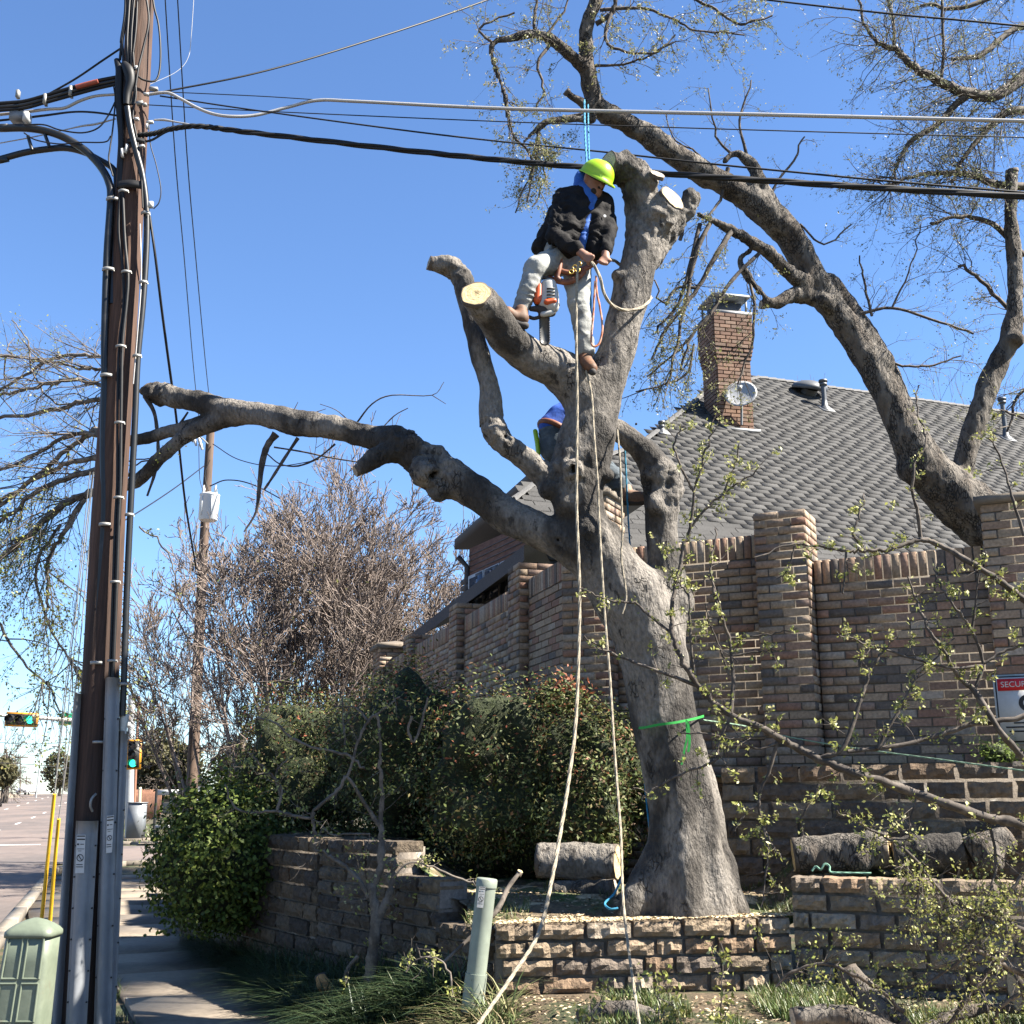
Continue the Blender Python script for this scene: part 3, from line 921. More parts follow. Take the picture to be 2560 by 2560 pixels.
while z > zb + .3:
    f = (zt - z) / (zt - zb)
    ex = .05 if r < 8 else (.05 - .012 * (r - 8) if r < 12 else 0.)
    for o, ux, n, W in ((cb, cx, -cy, W_), (cb + cy * D_, -cy, -cx, D_)):
        o2 = np.array([o[0], o[1], 0]) - ux * ex; x = -.105 * (r % 2); W2 = W + 2 * ex
        while x < W2 - .01:
            a_, e_ = max(0, x), min(W2, x + .21)
            if e_ - a_ > .03:
                k = np.array(CC[rng.integers(0, 4)]) * rng.uniform(.85, 1.15)
                items.append((m4(o2 + ux * (a_ + e_) / 2 + n * (ex - .01) + Z3 * (z - .035), ux * (e_ - a_ - .012), -n * .06, Z3 * .058), 0, tuple(k)))
            x += .21
    z -= .07; r += 1
pieces(stack, 'brick', TC, items, CBA)
cc = np.array([cb[0], cb[1], 0]) + cx * W_ / 2 + cy * D_ / 2; RR = np.stack([cx, cy, Z3], 1)
cap = MB().box(cc + Z3 * (zt + .03), (W_ + .12, D_ + .1, .06), RR).build('flue_cap', GALV, stack)
for a_ in (-1, 1):
    for e_ in (-1, 1):
        MB().box(cc + cx * a_ * (W_ / 2 - .02) + cy * e_ * (D_ / 2 - .02) + Z3 * (zt + .2), (.03, .03, .28), RR).build('cap_post', GALV, stack)
MB().box(cc + Z3 * (zt + .36), (W_ + .08, D_ + .1, .04), RR).build('rain_cover', GALV, stack)
MB().box(cc + Z3 * (zt + .17), (W_ - .15, D_ - .2, .22), RR).build('flue', DTRIM, stack)
fz = P(1848, 1062, 20.2)
MB().box(np.array([cb[0], cb[1], 0]) + cx * W_ / 2 - cy * .06 + Z3 * (cb[2] - .12), (W_ + .12, .16, .05), RR).build('flashing', GALV, stack)
# satellite dish
dc = P(1852, 985, cb[1] - .12)
dish = thing('satellite_dish', 'grey satellite dish fixed to the brick chimney', 'satellite dish', dc)
ax = nrm(np.array([-.25, -.9, .35]))
DM = mat('dish_grey', (.25, .255, .26), .5, grain=.06)
MB().lathe(dc, ax, [(-.035, .02), (-.03, .12), (-.012, .22), (.012, .275), (.018, .275), (-.005, .22), (-.022, .12), (-.028, .01)], 24).build('reflector', DM, dish, True)
e = dc + ax * .30 - Z3 * .12
MB().tube([dc - Z3 * .24, e], [.012, .012], 6).build('feed_arm', DM, dish)
MB().box(e + Z3 * .02, (.07, .1, .07)).build('feed_horn', DM, dish)
MB().tube([dc - ax * .04, dc - ax * .1 - Z3 * .1, dc + Z3 * -.5 + np.array([.02, .16, 0])], [.022] * 3, 8).build('mast', GALV, dish)
# roof vents
VG = mat('vent_grey', (.09, .095, .10), .5, grain=.1, metal=.4)
def vent(u, v0, v1, label, k=.72):
    s, d = onroof(u, v0); b0 = pp(s, d)
    H = (v0 - v1) * zc(v0, b0[1]) / FPX
    t = thing('vent_pipe', label, 'vent pipe', b0, 'vent pipes on the roof')
    MB().lathe(b0 - Z3 * .05, Z3, [(0, .17 * k), (.06, .15 * k), (.1, .09 * k), (.22, .075 * k)], 16).build('boot', VG, t, True)
    MB().lathe(b0, Z3, [(.1, .065 * k), (H - .1, .065 * k)], 14).build('pipe', VG, t, True)
    MB().lathe(b0 + Z3 * (H - .12), Z3, [(0, .07 * k), (.01, .105 * k), (.05, .105 * k), (.055, .08 * k), (.075, .08 * k), (.08, .12 * k), (.12, .115 * k), (.13, .02)], 16).build('rain_cap', VG, t, True)
    MB().box(b0 - he * .05 + hn * .02, (.4 * k, .34 * k, .012), np.stack([hu, he, hn], 1)).build('flashing', GALV, t)
vent(2062, 1022, 946, 'vent pipe with rain cap beside the round roof vent')
vent(2515, 1096, 990, 'vent pipe near the right end of the roof ridge')
vent(1655, 1080, 1052, 'short dark vent pipe low on the left roof edge', .5)
s, d = onroof(2020, 985)
b0 = pp(s, d, .02)
tv = thing('roof_vent', 'low round mushroom vent near the roof ridge', 'roof vent', b0)
MB().lathe(b0, hn, [(0, .16), (.1, .16)], 20).build('collar', VG, tv, True)
MB().lathe(b0 + hn * .08, nrm(hn + Z3), [(0, .34), (.04, .36), (.10, .31), (.16, .18), (.18, .03)], 24).build('hood', VG, tv, True)
# ================================================================== utility pole with its risers, guards and cables
WOOD = mat('pole_wood', (.062, .032, .020), .85, (.020, .011, .008), 5, .42, .62, .3, 60, .7, 55, .012, stretch=(1, 1, .06), col3=(.17, .10, .06), n3=4, n3lo=.6, n3hi=.75)
BLK = mat('black_rubber', (.007, .007, .0075), .55, grain=.2, gscale=30, spec=.3)
BLK2 = mat('black_conduit', (.009, .010, .011), .42, (.02, .02, .021), 5, .55, .75, .15, 20, spec=.4)
STR = mat('metal_strap', (.21, .21, .20), .5, grain=.1, metal=.3)
PVC = mat('grey_pvc', (.165, .174, .187), .45, (.13, .14, .15), 1.5, .4, .62, .05, 20, .08, 20, .01, col3=(.13, .13, .12), n3=4, n3lo=.64, n3hi=.74)
PVCP = mat('pale_pvc', (.36, .37, .355), .5, (.24, .28, .25), 3, .45, .62, .08, 30)
ORG = mat('faded_red_tape', (.25, .06, .035), .6, grain=.15)
ALU = mat('bare_aluminium', (.34, .33, .315), .4, grain=.1, gscale=80, metal=.35)
WHT = mat('white_plastic', (.38, .38, .37), .5, grain=.04)
INK = mat('black_ink', (.012, .012, .014), .6, grain=0)
YP = 8.6
up_ = thing('utility_pole', 'tall brown wooden utility pole wrapped with black riser pipes and grey guards', 'utility pole', P(203, 2585, YP))
PLX = [(203, 2600), (224, 2200), (252, 1694), (272, 1280), (316, 640), (352, 0), (372, -420)]
def pc(v):
    vs_ = [q[1] for q in PLX][::-1]; us = [q[0] for q in PLX][::-1]
    return float(np.interp(v, vs_, us))
def prad(v):
    return np.interp(v, [-420, 0, 640, 1280, 1700, 2600], [.108, .112, .118, .126, .132, .140])
vv = np.linspace(2600, -420, 40)
pts = np.array([P(pc(v), v, YP) for v in vv])
b = MB()
V, F = tube(pts, [prad(v) for v in vv], 28)
ang = np.arctan2(V[:, 1] - YP, V[:, 0]); cen = np.repeat(pts, 28, 0)
V = cen + (V - cen) * (1 + .03 * vnoise(np.stack([np.cos(np.arange(len(V)) % 28 / 28 * 6.283) * 5, np.sin(np.arange(len(V)) % 28 / 28 * 6.283) * 5, V[:, 2] * .25], -1)))[:, None]
b.add(V, F).build('shaft', WOOD, up_, True)
def riser(spec, name, m, sides=10, n=5):
    """(u, v, radius px, dY in front of the pole axis)"""
    return rubs([(u, v, YP + dy, r) for u, v, r, dy in spec], name, m, up_, sides, n)
def strap(u0, u1, v, dy, hpx=7, m=STR, nm='strap'):
    a, c = P(u0, v, YP + dy), P(u1, v, YP + dy)
    h_ = hpx * zc(v, YP) / FPX
    mid = (a + c) / 2; wd = np.linalg.norm(c - a)
    bb = MB(); n = 8
    Vs = []
    for i in range(n + 1):
        t = i / n; x = lerp(a, c, t) - np.array([0, .025 * math.sin(math.pi * t), 0])
        Vs += [x - Z3 * h_ / 2, x + Z3 * h_ / 2]
    Fs = [[2 * i, 2 * i + 2, 2 * i + 3, 2 * i + 1] for i in range(n)]
    Vs2 = [x + np.array([0, .012, 0]) for x in Vs]; k = len(Vs)
    Fs += [[f + k for f in q][::-1] for q in Fs]
    Fs += [[2 * i + 1, 2 * i + 3, k + 2 * i + 3, k + 2 * i + 1] for i in range(n)] + [[2 * i, k + 2 * i, k + 2 * i + 2, 2 * i + 2] for i in range(n)]
    return bb.add(np.array(Vs + Vs2), Fs).build(nm, m, up_)
# left riser curving in from the street span
riser([(-900, 360, 9.5, -.10), (-60, 322, 9.5, -.10), (0, 321, 9.5, -.10), (60, 320, 9.5, -.1), (115, 328, 9.5, -.1), (165, 346, 9.5, -.1), (215, 378, 9.5, -.1), (252, 418, 9.5, -.1), (272, 456, 9.5, -.1), (277, 500, 9.5, -.1), (268, 640, 9.5, -.1),
       (262, 840, 9.5, -.1), (262, 960, 9.5, -.1), (259, 1120, 9.5, -.1), (260, 1290, 9.5, -.1), (247, 1480, 9.5, -.1), (237, 1640, 9.5, -.1), (223, 1840, 9.5, -.1), (206, 2080, 9.5, -.09)], 'riser_pipe', BLK2, 14)
riser([(-900, 560, 8, -.02), (-60, 412, 8, -.02), (0, 398, 8, -.02), (60, 382, 8, -.02), (110, 374, 8, -.02), (160, 370, 8, -.02), (205, 379, 8, -.02), (245, 398, 8, -.02), (285, 425, 8, -.02), (292, 470, 8, -.02), (286, 600, 7, -.06), (280, 760, 6, -.10)], 'riser_pipe', BLK2, 12)
# middle risers
riser([(306, 470, 4.2, -.13), (312, 600, 4.2, -.13), (320, 690, 4.2, -.14), (316, 760, 4.4, -.14), (306, 860, 4.4, -.14), (303, 1000, 4.4, -.14), (301, 1200, 4.4, -.14), (297, 1300, 4.6, -.14), (291, 1480, 4.6, -.14), (284, 1650, 4.6, -.14), (279, 1730, 4.6, -.14)], 'riser_cable', BLK, 8)
riser([(300, 480, 3.6, -.13), (297, 580, 3.6, -.13), (306, 660, 3.6, -.13), (309, 760, 3.6, -.13), (298, 860, 3.6, -.135), (294, 1000, 3.6, -.135), (293, 1200, 3.6, -.135), (288, 1300, 3.6, -.135), (282, 1480, 3.6, -.135), (276, 1650, 3.6, -.135), (272, 1730, 3.6, -.135)], 'riser_cable', BLK, 8)
# right riser
riser([(318, 268, 8, -.15), (326, 320, 8, -.15), (342, 385, 8, -.14), (356, 440, 8, -.12), (366, 520, 8, -.1), (366, 620, 8, -.09), (357, 760, 8, -.09), (344, 900, 8, -.09), (337, 1060, 8, -.09), (326, 1280, 8, -.09), (317, 1480, 8, -.09), (310, 1690, 8, -.09), (306, 1790, 8, -.09)], 'riser_pipe', BLK2, 12)
riser([(350, 560, 1.6, -.13), (353, 700, 1.6, -.13), (343, 840, 1.6, -.13), (333, 960, 1.6, -.13)], 'ground_wire', ALU, 6)
for v in (497, 673, 938, 1311, 1657):
    u = float(np.interp(v, [497, 640, 840, 960, 1120, 1290, 1480, 1640], [277, 268, 262, 262, 259, 260, 247, 237]))
    strap(u - 12, u + 18, v, -.145, 8)
for v in (478, 680, 866, 1057, 1244, 1455, 1652, 1855):
    u = float(np.interp(v, [470, 690, 860, 1000, 1200, 1480, 1650, 1855], [308, 316, 302, 299, 298, 287, 281, 244]))
    strap(u - 13, u + 13, v, -.17, 6)
for v in (533, 706, 890, 1287, 1710):
    u = float(np.interp(v, [533, 620, 760, 900, 1060, 1280, 1480, 1710], [366, 366, 357, 344, 337, 326, 317, 309]))
    strap(u - 14, u + 9, v, -.135, 7)
# the bundle down the upper pole
cbm = [(312, -300, 3.5), (318, -200, 3.2), (324, -320, 4), (331, -250, 3), (337, -300, 3), (343, -260, 2.6)]
ends = [(300, 150), (308, 180), (318, 200), (322, 230), (326, 260), (318, 300)]
for (u, v, r), (eu, ev) in zip(cbm, ends):
    riser([(u + 6, v, r, -.1), (u + 2, -60, r, -.12), (u - 2 + rng.uniform(-3, 3), 30, r, -.14), (u - 9 + rng.uniform(-4, 4), 100, r, -.15), (eu + rng.uniform(-5, 5), ev - 40, r, -.14), (eu, ev, r, -.12)], 'drop_cable', BLK, 7)
riser([(376, -80, 2.6, -.05), (384, 10, 2.6, -.05), (396, 60, 2.6, -.06), (401, 120, 2.6, -.06), (399, 175, 2.6, -.06), (388, 202, 2.6, -.08), (360, 200, 2.6, -.12), (344, 190, 2.6, -.14)], 'drop_cable', BLK, 7)
riser([(352, -60, 3, -.14), (368, 10, 3, -.14), (371, 60, 3, -.14), (358, 120, 3, -.14), (346, 170, 3, -.15), (338, 220, 3, -.15), (330, 262, 3, -.14)], 'drop_cable', BLK, 7)
riser([(338, 20, 2.4, -.13), (333, 90, 2.4, -.14), (334, 150, 2.4, -.15), (340, 230, 2.4, -.15), (332, 290, 2.4, -.15), (341, 340, 2.4, -.15), (352, 420, 2.4, -.14), (357, 520, 2.4, -.13)], 'drop_cable', BLK, 7)
riser([(292, 150, 7, -.12), (299, 180, 10, -.13), (297, 230, 10, -.13), (300, 290, 9, -.13), (303, 340, 8, -.12), (302, 420, 8, -.1), (300, 470, 8, -.09)], 'splice_sleeve', BLK, 12)
riser([(310, 160, 9, -.14), (322, 178, 14, -.15), (326, 205, 12, -.15), (318, 235, 10, -.15), (316, 262, 8, -.15)], 'splice_sleeve', BLK, 12)
riser([(372, 300, 1.4, -.1), (376, 360, 1.4, -.1), (390, 410, 1.4, -.1), (402, 470, 1.4, -.1), (398, 505, 1.4, -.1), (384, 522, 1.4, -.1)], 'drop_cable', BLK, 6)
for (u, v, w_, h_, m) in ((350, 258, 20, 12, STR), (375, 306, 20, 7, WHT), (384, 222, 26, 10, STR), (306, 383, 7, 32, WHT), (316, 372, 6, 34, WHT), (377, 512, 14, 22, PVCP), (355, 366, 16, 6, WHT), (368, 316, 7, 16, WHT), (342, 298, 12, 8, WHT), (341, 170, 6, 13, WHT), (366, 236, 16, 8, ALU), (362, 262, 12, 9, STR)):
    s_ = zc(v, YP) / FPX
    MB().box(P(u, v, YP - .150), (w_ * s_ * .8, .03, h_ * s_ * .7), np.array(Matrix.Rotation(rng.uniform(-.3, .3), 3, 'Y'))).build('clamp', m, up_)
strap(296, 352, 462, -.135, 20, BLK, 'band')
strap(318, 362, 352, -.135, 11, BLK, 'band')
# U-guards: half-round grey plastic channels
def guard(top, bot, dy, name='cable_guard', m=PVC, bulge=.075):
    """top, bot: (u0, u1, v)"""
    Vs = []; n = 16; k = 10
    for j in range(n + 1):
        t = j / n
        u0, u1, v = (lerp(top[i], bot[i], t) for i in range(3))
        a, c = P(u0, v, YP + dy), P(u1, v, YP + dy)
        for i in range(k + 1):
            f = i / k; x = lerp(a, c, f)
            if f < .12 or f > .88: yo = 0.
            else: yo = -bulge * math.sin(math.pi * (f - .12) / .76) ** .55
            Vs.append(x + np.array([0, yo, 0]))
    Fs = [[j * (k + 1) + i, j * (k + 1) + i + 1, (j + 1) * (k + 1) + i + 1, (j + 1) * (k + 1) + i] for j in range(n) for i in range(k)]
    V0 = np.array(Vs); V1 = V0 + np.array([0, .006, 0]); o = len(V0)
    Fs += [[q + o for q in f][::-1] for f in Fs] + [[i, i + 1, o + i + 1, o + i] for i in range(k)]
    g = MB().add(np.vstack([V0, V1]), Fs).build(name, m, up_)
    for j in range(1, 7):
        t = j / 7 - .03
        for s, of in ((0, .06), (1, .94)):
            u0, u1, v = (lerp(top[i], bot[i], t) for i in range(3))
            MB().lathe(P(lerp(u0, u1, of), v, YP + dy - .004), (0, -1, 0), [(0, .007), (.006, .006)], 8).build('bolt', INK, g)
    return g
guard((187, 208, 1735), (126, 157, 2600), -.06)
g2 = guard((190, 246, 2052), (162, 214, 2600), -.16)
g3 = guard((264, 300, 1695), (233, 277, 2600), -.12)
guard((297, 320, 1828), (268, 286, 2600), -.05, 'conduit_pipe', PVC, .05)
rubs([(311, 1786, YP - .06, 11), (310, 1800, YP - .06, 11.5), (308, 1815, YP - .06, 10), (307, 1835, YP - .06, 9)], 'conduit_bell', PVCP, up_, 14, 3)
for a, c in (((236, 1985), (232, 2030)),):
    rubs([(240, 1985, YP - .15, 3), (229, 1997, YP - .19, 3), (226, 2015, YP - .19, 3), (231, 2028, YP - .16, 3)], 'pole_step', STR, up_, 8, 3)
# printed warning stickers
def sticker(q, dy, par, parent_Y=YP):
    """q: four corner pixels TL TR BR BL; draws bars, a ring with a slash and lines of type"""
    def at(x, y, k=0.):
        a = lerp(np.array(q[0], float), np.array(q[1], float), x); c = lerp(np.array(q[3], float), np.array(q[2], float), x)
        uv = lerp(a, c, y); return P(uv[0], uv[1], parent_Y + dy - k)
    n = 4
    def patch(x0, x1, y0, y1, m, k, nm, par_):
        return MB().add(np.array([at(x0, y0, k), at(x1, y0, k), at(x1, y1, k), at(x0, y1, k)]), [[0, 3, 2, 1]]).build(nm, m, par_)
    s_ = patch(0, 1, 0, 1, WHT, 0, 'sticker', par)
    for (x0, x1, y0, y1) in ((.05, .95, .02, .05), (.05, .95, .10, .135), (.45, .85, .235, .255), (.08, .3, .225, .27), (.08, .92, .36, .375), (.2, .6, .415, .428), (.08, .8, .765, .785), (.05, .85, .825, .845)):
        patch(x0, x1, y0, y1, INK, .002, 'print', s_)
    r = MB(); k = 24
    asp = np.linalg.norm(at(1, .5) - at(0, .5)) / np.linalg.norm(at(.5, 1) - at(.5, 0))
    Vr = []
    for i in range(k):
        t = 2 * math.pi * i / k
        for rr in (.40, .31):
            Vr.append(at(.48 + rr * math.cos(t), .60 + rr * asp * math.sin(t), .002))
    r.add(np.array(Vr), [[2 * i, 2 * i + 1, (2 * i + 3) % (2 * k), (2 * i + 2) % (2 * k)] for i in range(k)])
    r.add(np.array([at(.20, .60 - .31 * asp, .0022), at(.28, .60 - .36 * asp, .0022), at(.76, .60 + .31 * asp, .0022), at(.68, .60 + .36 * asp, .0022)]), [[0, 1, 2, 3]])
    r.build('no_digging_ring', INK, s_)
sticker([(192, 2087), (214, 2087), (210, 2183), (188, 2183)], -.245, g2)
sticker([(267, 2040), (285, 2038), (280, 2131), (265, 2133)], -.20, g3)

# ---- cables: each one a thing
def cable(spec, label, m=BLK, name='cable', sides=7, n=8, group='cables strung from the utility pole', cat='cable'):
    p, r = pl(spec, n)
    o = MB().tube(p, r, sides).build(name, m, None, True)
    return tag(o, label, cat, group)
# twisted black bundle to the right
bd = thing('cable_bundle', 'thick black lashed cable bundle crossing behind the climbing worker', 'cable', P(350, 335, YP), 'cables strung from the utility pole')
sp = cr([(345, 338, 8.5, 5), (385, 334, 8.5, 5.5), (430, 322, 8.5, 6), (500, 316, 8.5, 6), (640, 333, 8.6, 6.5), (1100, 385, 8.75, 7), (1480, 420, 8.8, 7.2), (1920, 452, 8.75, 8), (2600, 493, 8.6, 9), (4200, 575, 8.2, 9.5)], 40)
for k in range(3):
    ph = np.arange(len(sp)) * .22 + k * 2.094
    pts = np.array([P(r[0], r[1], r[2]) + np.array([0, math.sin(a) * .011, math.cos(a) * .012]) for r, a in zip(sp, ph)])
    rad = np.array([r[3] * .62 * zc(r[1], r[2]) / FPX for r in sp])
    MB().tube(pts, rad, 8).build('strand', BLK, bd, True)
cable([(352, 355, 8.5, 3), (380, 350, 8.5, 3), (420, 328, 8.5, 3), (470, 320, 8.5, 3)], 'short black loop tying into the cable bundle at the pole', BLK)
cable([(372, 236, 8.5, 4), (418, 232, 8.5, 4), (450, 246, 8.5, 4), (490, 268, 8.5, 4), (530, 284, 8.5, 4), (575, 291, 8.5, 4), (640, 288, 8.55, 4), (720, 268, 8.6, 4), (795, 251, 8.6, 4.2), (900, 254, 8.6, 4.2), (1280, 272, 8.65, 4.5), (1920, 287, 8.5, 5), (2620, 304, 8.3, 5), (4200, 340, 7.9, 5)], 'pale aluminium cable drooping beside the pole then crossing the picture', ALU)
cable([(366, 262, 8.5, 1.3), (640, 277, 8.55, 1.3), (1280, 305, 8.7, 1.5), (1920, 326, 8.7, 1.6), (2620, 345, 8.7, 1.7), (4200, 385, 8.6, 1.8)], 'thin wire just below the pale aluminium cable', BLK)
cable([(400, 240, 8.5, 2), (640, 276, 8.55, 2), (1100, 337, 8.7, 2.2), (1510, 380, 8.9, 2.3), (1920, 424, 8.8, 2.6), (2600, 484, 8.65, 2.8), (4200, 600, 8.3, 3)], 'thin black wire slanting down to join the thick bundle at right', BLK)
cable([(372, 228, 8.5, 1.2), (640, 240, 8.55, 1.2), (800, 250, 8.6, 1.2)], 'short thin wire above the drooping pale cable', BLK)
cable([(395, 232, 8.5, 2.3), (640, 183, 8.8, 2.3), (900, 108, 9.4, 2.3), (1240, -8, 10.5, 2.3), (1900, -260, 12.5, 2.3)], 'black wire rising from the pole to the top edge', BLK)
cable([(1780, -20, 9.5, 2.2), (1920, 0, 9.5, 2.4), (2240, 36, 9.4, 2.6), (2620, 72, 9.3, 2.8), (4200, 235, 9.0, 3)], 'black wire cutting across the top right corner', BLK)
cable([(385, 300, 8.5, 2.2), (412, 300, 8.5, 3.2), (440, 305, 8.5, 2.2), (480, 312, 8.5, 2)], 'short wrapped dead-end grip above the thick bundle', ALU)
# street side, left of the pole
for i, (dv, r, m, nm) in enumerate(((0, 5, BLK, 'upper black'), (9, 5, BLK2, 'middle grey-black'), (17, 4.4, BLK, 'lower black'))):
    cable([(296, 192 + dv, 8.5, r), (240, 203 + dv * 1.1, 8.5, r), (170, 222 + dv * 1.1, 8.5, r), (110, 240 + dv, 8.5, r), (50, 255 + dv, 8.5, r), (-40, 262 + dv, 8.5, r), (-900, 330 + dv, 8.4, r)], nm + ' cable of the triple bundle on the street side', m)
cable([(245, 203, 8.47, 6), (215, 211, 8.47, 6.3), (190, 218, 8.47, 6)], 'faded red wrap on the triple cable bundle', ORG, 'cable_wrap', 10, 4, None, 'cable wrap')
for k, u in enumerate((178, 114)):
    v = 230 + k * 20
    tag(MB().box(P(u, v, 8.5), (.022, .06, .09)).build('spacer_clip', STR), ('nearer' if k == 0 else 'farther') + ' grey spacer clip on the triple cable bundle', 'clip')
cable([(292, 236, 8.55, 3.4), (240, 240, 8.55, 3.6), (200, 252, 8.55, 4), (160, 270, 8.55, 4), (110, 274, 8.55, 4), (-40, 290, 8.55, 4), (-900, 370, 8.5, 4)], 'silver sheathed cable curving in under the triple bundle', ALU)
cable([(300, 122, 8.5, 2.6), (255, 152, 8.5, 2.6), (190, 196, 8.5, 2.6), (120, 236, 8.5, 2.6)], 'black drop wire sagging into the triple bundle', BLK)
cable([(300, 290, 8.55, 2.6), (235, 281, 8.55, 2.6), (180, 280, 8.55, 2.6), (100, 290, 8.55, 3), (-40, 305, 8.55, 3), (-900, 390, 8.5, 3)], 'black cable below the silver sheathed cable', BLK)
cable([(290, 297, 8.6, 1.5), (240, 310, 8.6, 2.8), (205, 315, 8.6, 2.4), (160, 325, 8.6, 1.5), (80, 343, 8.6, 1.5), (-40, 365, 8.6, 1.5), (-900, 520, 8.6, 1.5)], 'bare steel guy strand with wrapped grip, street side', ALU)
cable([(290, 250, 8.45, 2), (270, 290, 8.45, 2), (245, 320, 8.45, 2), (205, 332, 8.45, 2), (150, 325, 8.45, 2), (110, 312, 8.45, 2), (60, 312, 8.45, 2)], 'loose thin black loop hanging at the left of the pole', BLK)
cable([(277, 340, 8.45, 1.8), (262, 355, 8.45, 1.8), (200, 356, 8.45, 1.8), (150, 360, 8.45, 1.8), (90, 350, 8.45, 1.8), (60, 332, 8.45, 1.8)], 'lower loose thin black loop above the curved pipe', BLK)
cable([(284, 215, 8.45, 2), (288, 250, 8.45, 2), (282, 320, 8.45, 2), (275, 370, 8.45, 2), (272, 400, 8.45, 2), (282, 440, 8.45, 2)], 'thin black cable dangling along the left of the pole', BLK)
sc_ = thing('splice_case', 'grey splice box hanging on the cables at upper left', 'splice box', P(45, 290, 8.55))
MB().box(P(45, 292, 8.55), (.11, .09, .09)).build('case', PVC, sc_)
MB().box(P(68, 296, 8.5), (.045, .08, .08)).build('bracket', WHT, sc_)
MB().box(P(45, 236, 8.55), (.025, .04, .07)).build('lug', STR, sc_)
for u0, v0, u1, v1 in ((70, 340, 80, 375), (112, 335, 124, 368)):
    cable([(u0, v0, 8.5, 4.5), (u1, v1, 8.5, 4.5)], 'short black spacer strut between the curved pipes, ' + ('outer' if u0 < 90 else 'inner') + ' one', BLK2, 'spacer_strut', 6, 2, None, 'spacer')
# loose line hanging on the right and the two thin spans to the far pole
cable([(374, 540, 8.5, 3.4), (388, 640, 8.55, 3.4), (405, 780, 8.8, 3.4), (425, 930, 9.2, 3.4), (440, 1040, 9.8, 3.2), (452, 1160, 10.5, 3), (465, 1270, 11.5, 2.8), (490, 1420, 14, 2.4)], 'black service line dropping from the pole behind the long limb', BLK)
cable([(405, -150, 9.0, 1.6), (413, 0, 9.6, 1.6), (437, 380, 12, 1.5), (460, 640, 15, 1.3), (482, 900, 20, 1.1), (498, 1055, 27, .9)], 'left one of two thin power wires running to the far pole', BLK)
cable([(436, -150, 9.0, 1.6), (444, 0, 9.6, 1.6), (467, 380, 12, 1.5), (489, 640, 15, 1.3), (513, 900, 20, 1.1), (530, 1055, 27, .9)], 'right one of two thin power wires running to the far pole', BLK)
cable([(486, -30, 12, .7), (478, 90, 12, .7), (470, 145, 12, .7), (440, 180, 11, .7), (372, 212, 8.8, .8)], 'hair-thin stray wire above the pole clamp', STR)
# guy wires with yellow guards
YEL = mat('yellow_plastic', (.62, .36, .02), .5, (.5, .28, .02), 4, .45, .6, .06, 20)
gy_ = [((232, 1180), (172, 1680), (136, 1985), (104, 2300)), ((240, 1180), (187, 1740), (147, 2047), (124, 2302))]
for k, g in enumerate(gy_):
    t = thing('guy_wire', ('taller' if k == 0 else 'shorter') + ' yellow guy-wire guard standing behind the green pedestal', 'guy wire', P(*g[3], 9.6), 'guy wires of the utility pole')
    rubs([(g[0][0], g[0][1], 8.75, 1.4), (g[1][0], g[1][1], 9.1, 1.4), (g[2][0], g[2][1], 9.35, 1.4)], 'wire', ALU, t, 6, 3)
    rubs([(g[2][0], g[2][1], 9.35, 4.4), (lerp(g[2][0], g[3][0], .5), lerp(g[2][1], g[3][1], .5), 9.5, 4.6), (g[3][0] - 22 * (1 - k * .3), 2510, 9.7, 5)], 'guard', YEL, t, 12, 3)
for k, (u0, u1, u2) in enumerate(((205, 190, 158), (214, 200, 172))):
    cable([(u0 + 20, 1180, 8.8, 1.1), (u1, 1500, 9.2, 1.1), (u2, 1760, 9.5, 1.1), (u2 - 22 + k * 6, 1985, 9.8, 1.1)], ('outer' if k == 0 else 'inner') + ' bare guy strand left of the pole', ALU, 'guy_strand', 6, 4, 'guy wires of the utility pole', 'guy wire')

# ================================================================== telecom pedestal, marker pipe
GRN = mat('pedestal_green', (.125, .145, .106), .5, (.105, .125, .091), 3, .4, .6, .06, 30, .1, 15, .01, col3=(.12, .12, .085), n3=5, n3lo=.6, n3hi=.72)
pd = thing('telecom_pedestal', 'pale green plastic cable pedestal beside the utility pole', 'pedestal', P(70, 2760, 7.3))
YD = 7.3
def ring(c, hw, hd, rr, n=6):
    out = []
    for sx, sy, a0 in ((1, 1, 0), (-1, 1, 90), (-1, -1, 180), (1, -1, 270)):
        for i in range(n + 1):
            a = math.radians(a0 + 90 * i / n)
            out.append(np.array([c[0] + sx * (hw - rr) + rr * math.cos(a), c[1] + sy * (hd - rr) + rr * math.sin(a), c[2]]))
    return out
def loft(rings):
    V = np.array(sum(rings, [])); m = len(rings[0])
    F = [[i * m + k, i * m + (k + 1) % m, (i + 1) * m + (k + 1) % m, (i + 1) * m + k] for i in range(len(rings) - 1) for k in range(m)]
    return V, F + [list(range(m))[::-1], [(len(rings) - 1) * m + k for k in range(m)]]
pu = lambda v: np.interp(v, [2295, 2560, 2780], [90, 52, 22])
pw = lambda v: np.interp(v, [2335, 2560, 2780], [.136, .150, .16])
body = [ring(P(pu(v), v, YD), pw(v), pw(v) * .8, .05) for v in (2790, 2700, 2600, 2500, 2400, 2332)]
V, F = loft(body)
MB().add(V, F).build('body', GRN, pd)
capr = []
for v, w_ in ((2340, .146), (2333, .148), (2326, .146), (2318, .130), (2308, .10), (2299, .055), (2294, .015)):
    capr.append(ring(P(pu(v), v, YD), w_, w_ * .8, min(.05, w_ * .6)))
V, F = loft(capr)
MB().add(V, F).build('cap', GRN, pd, True)
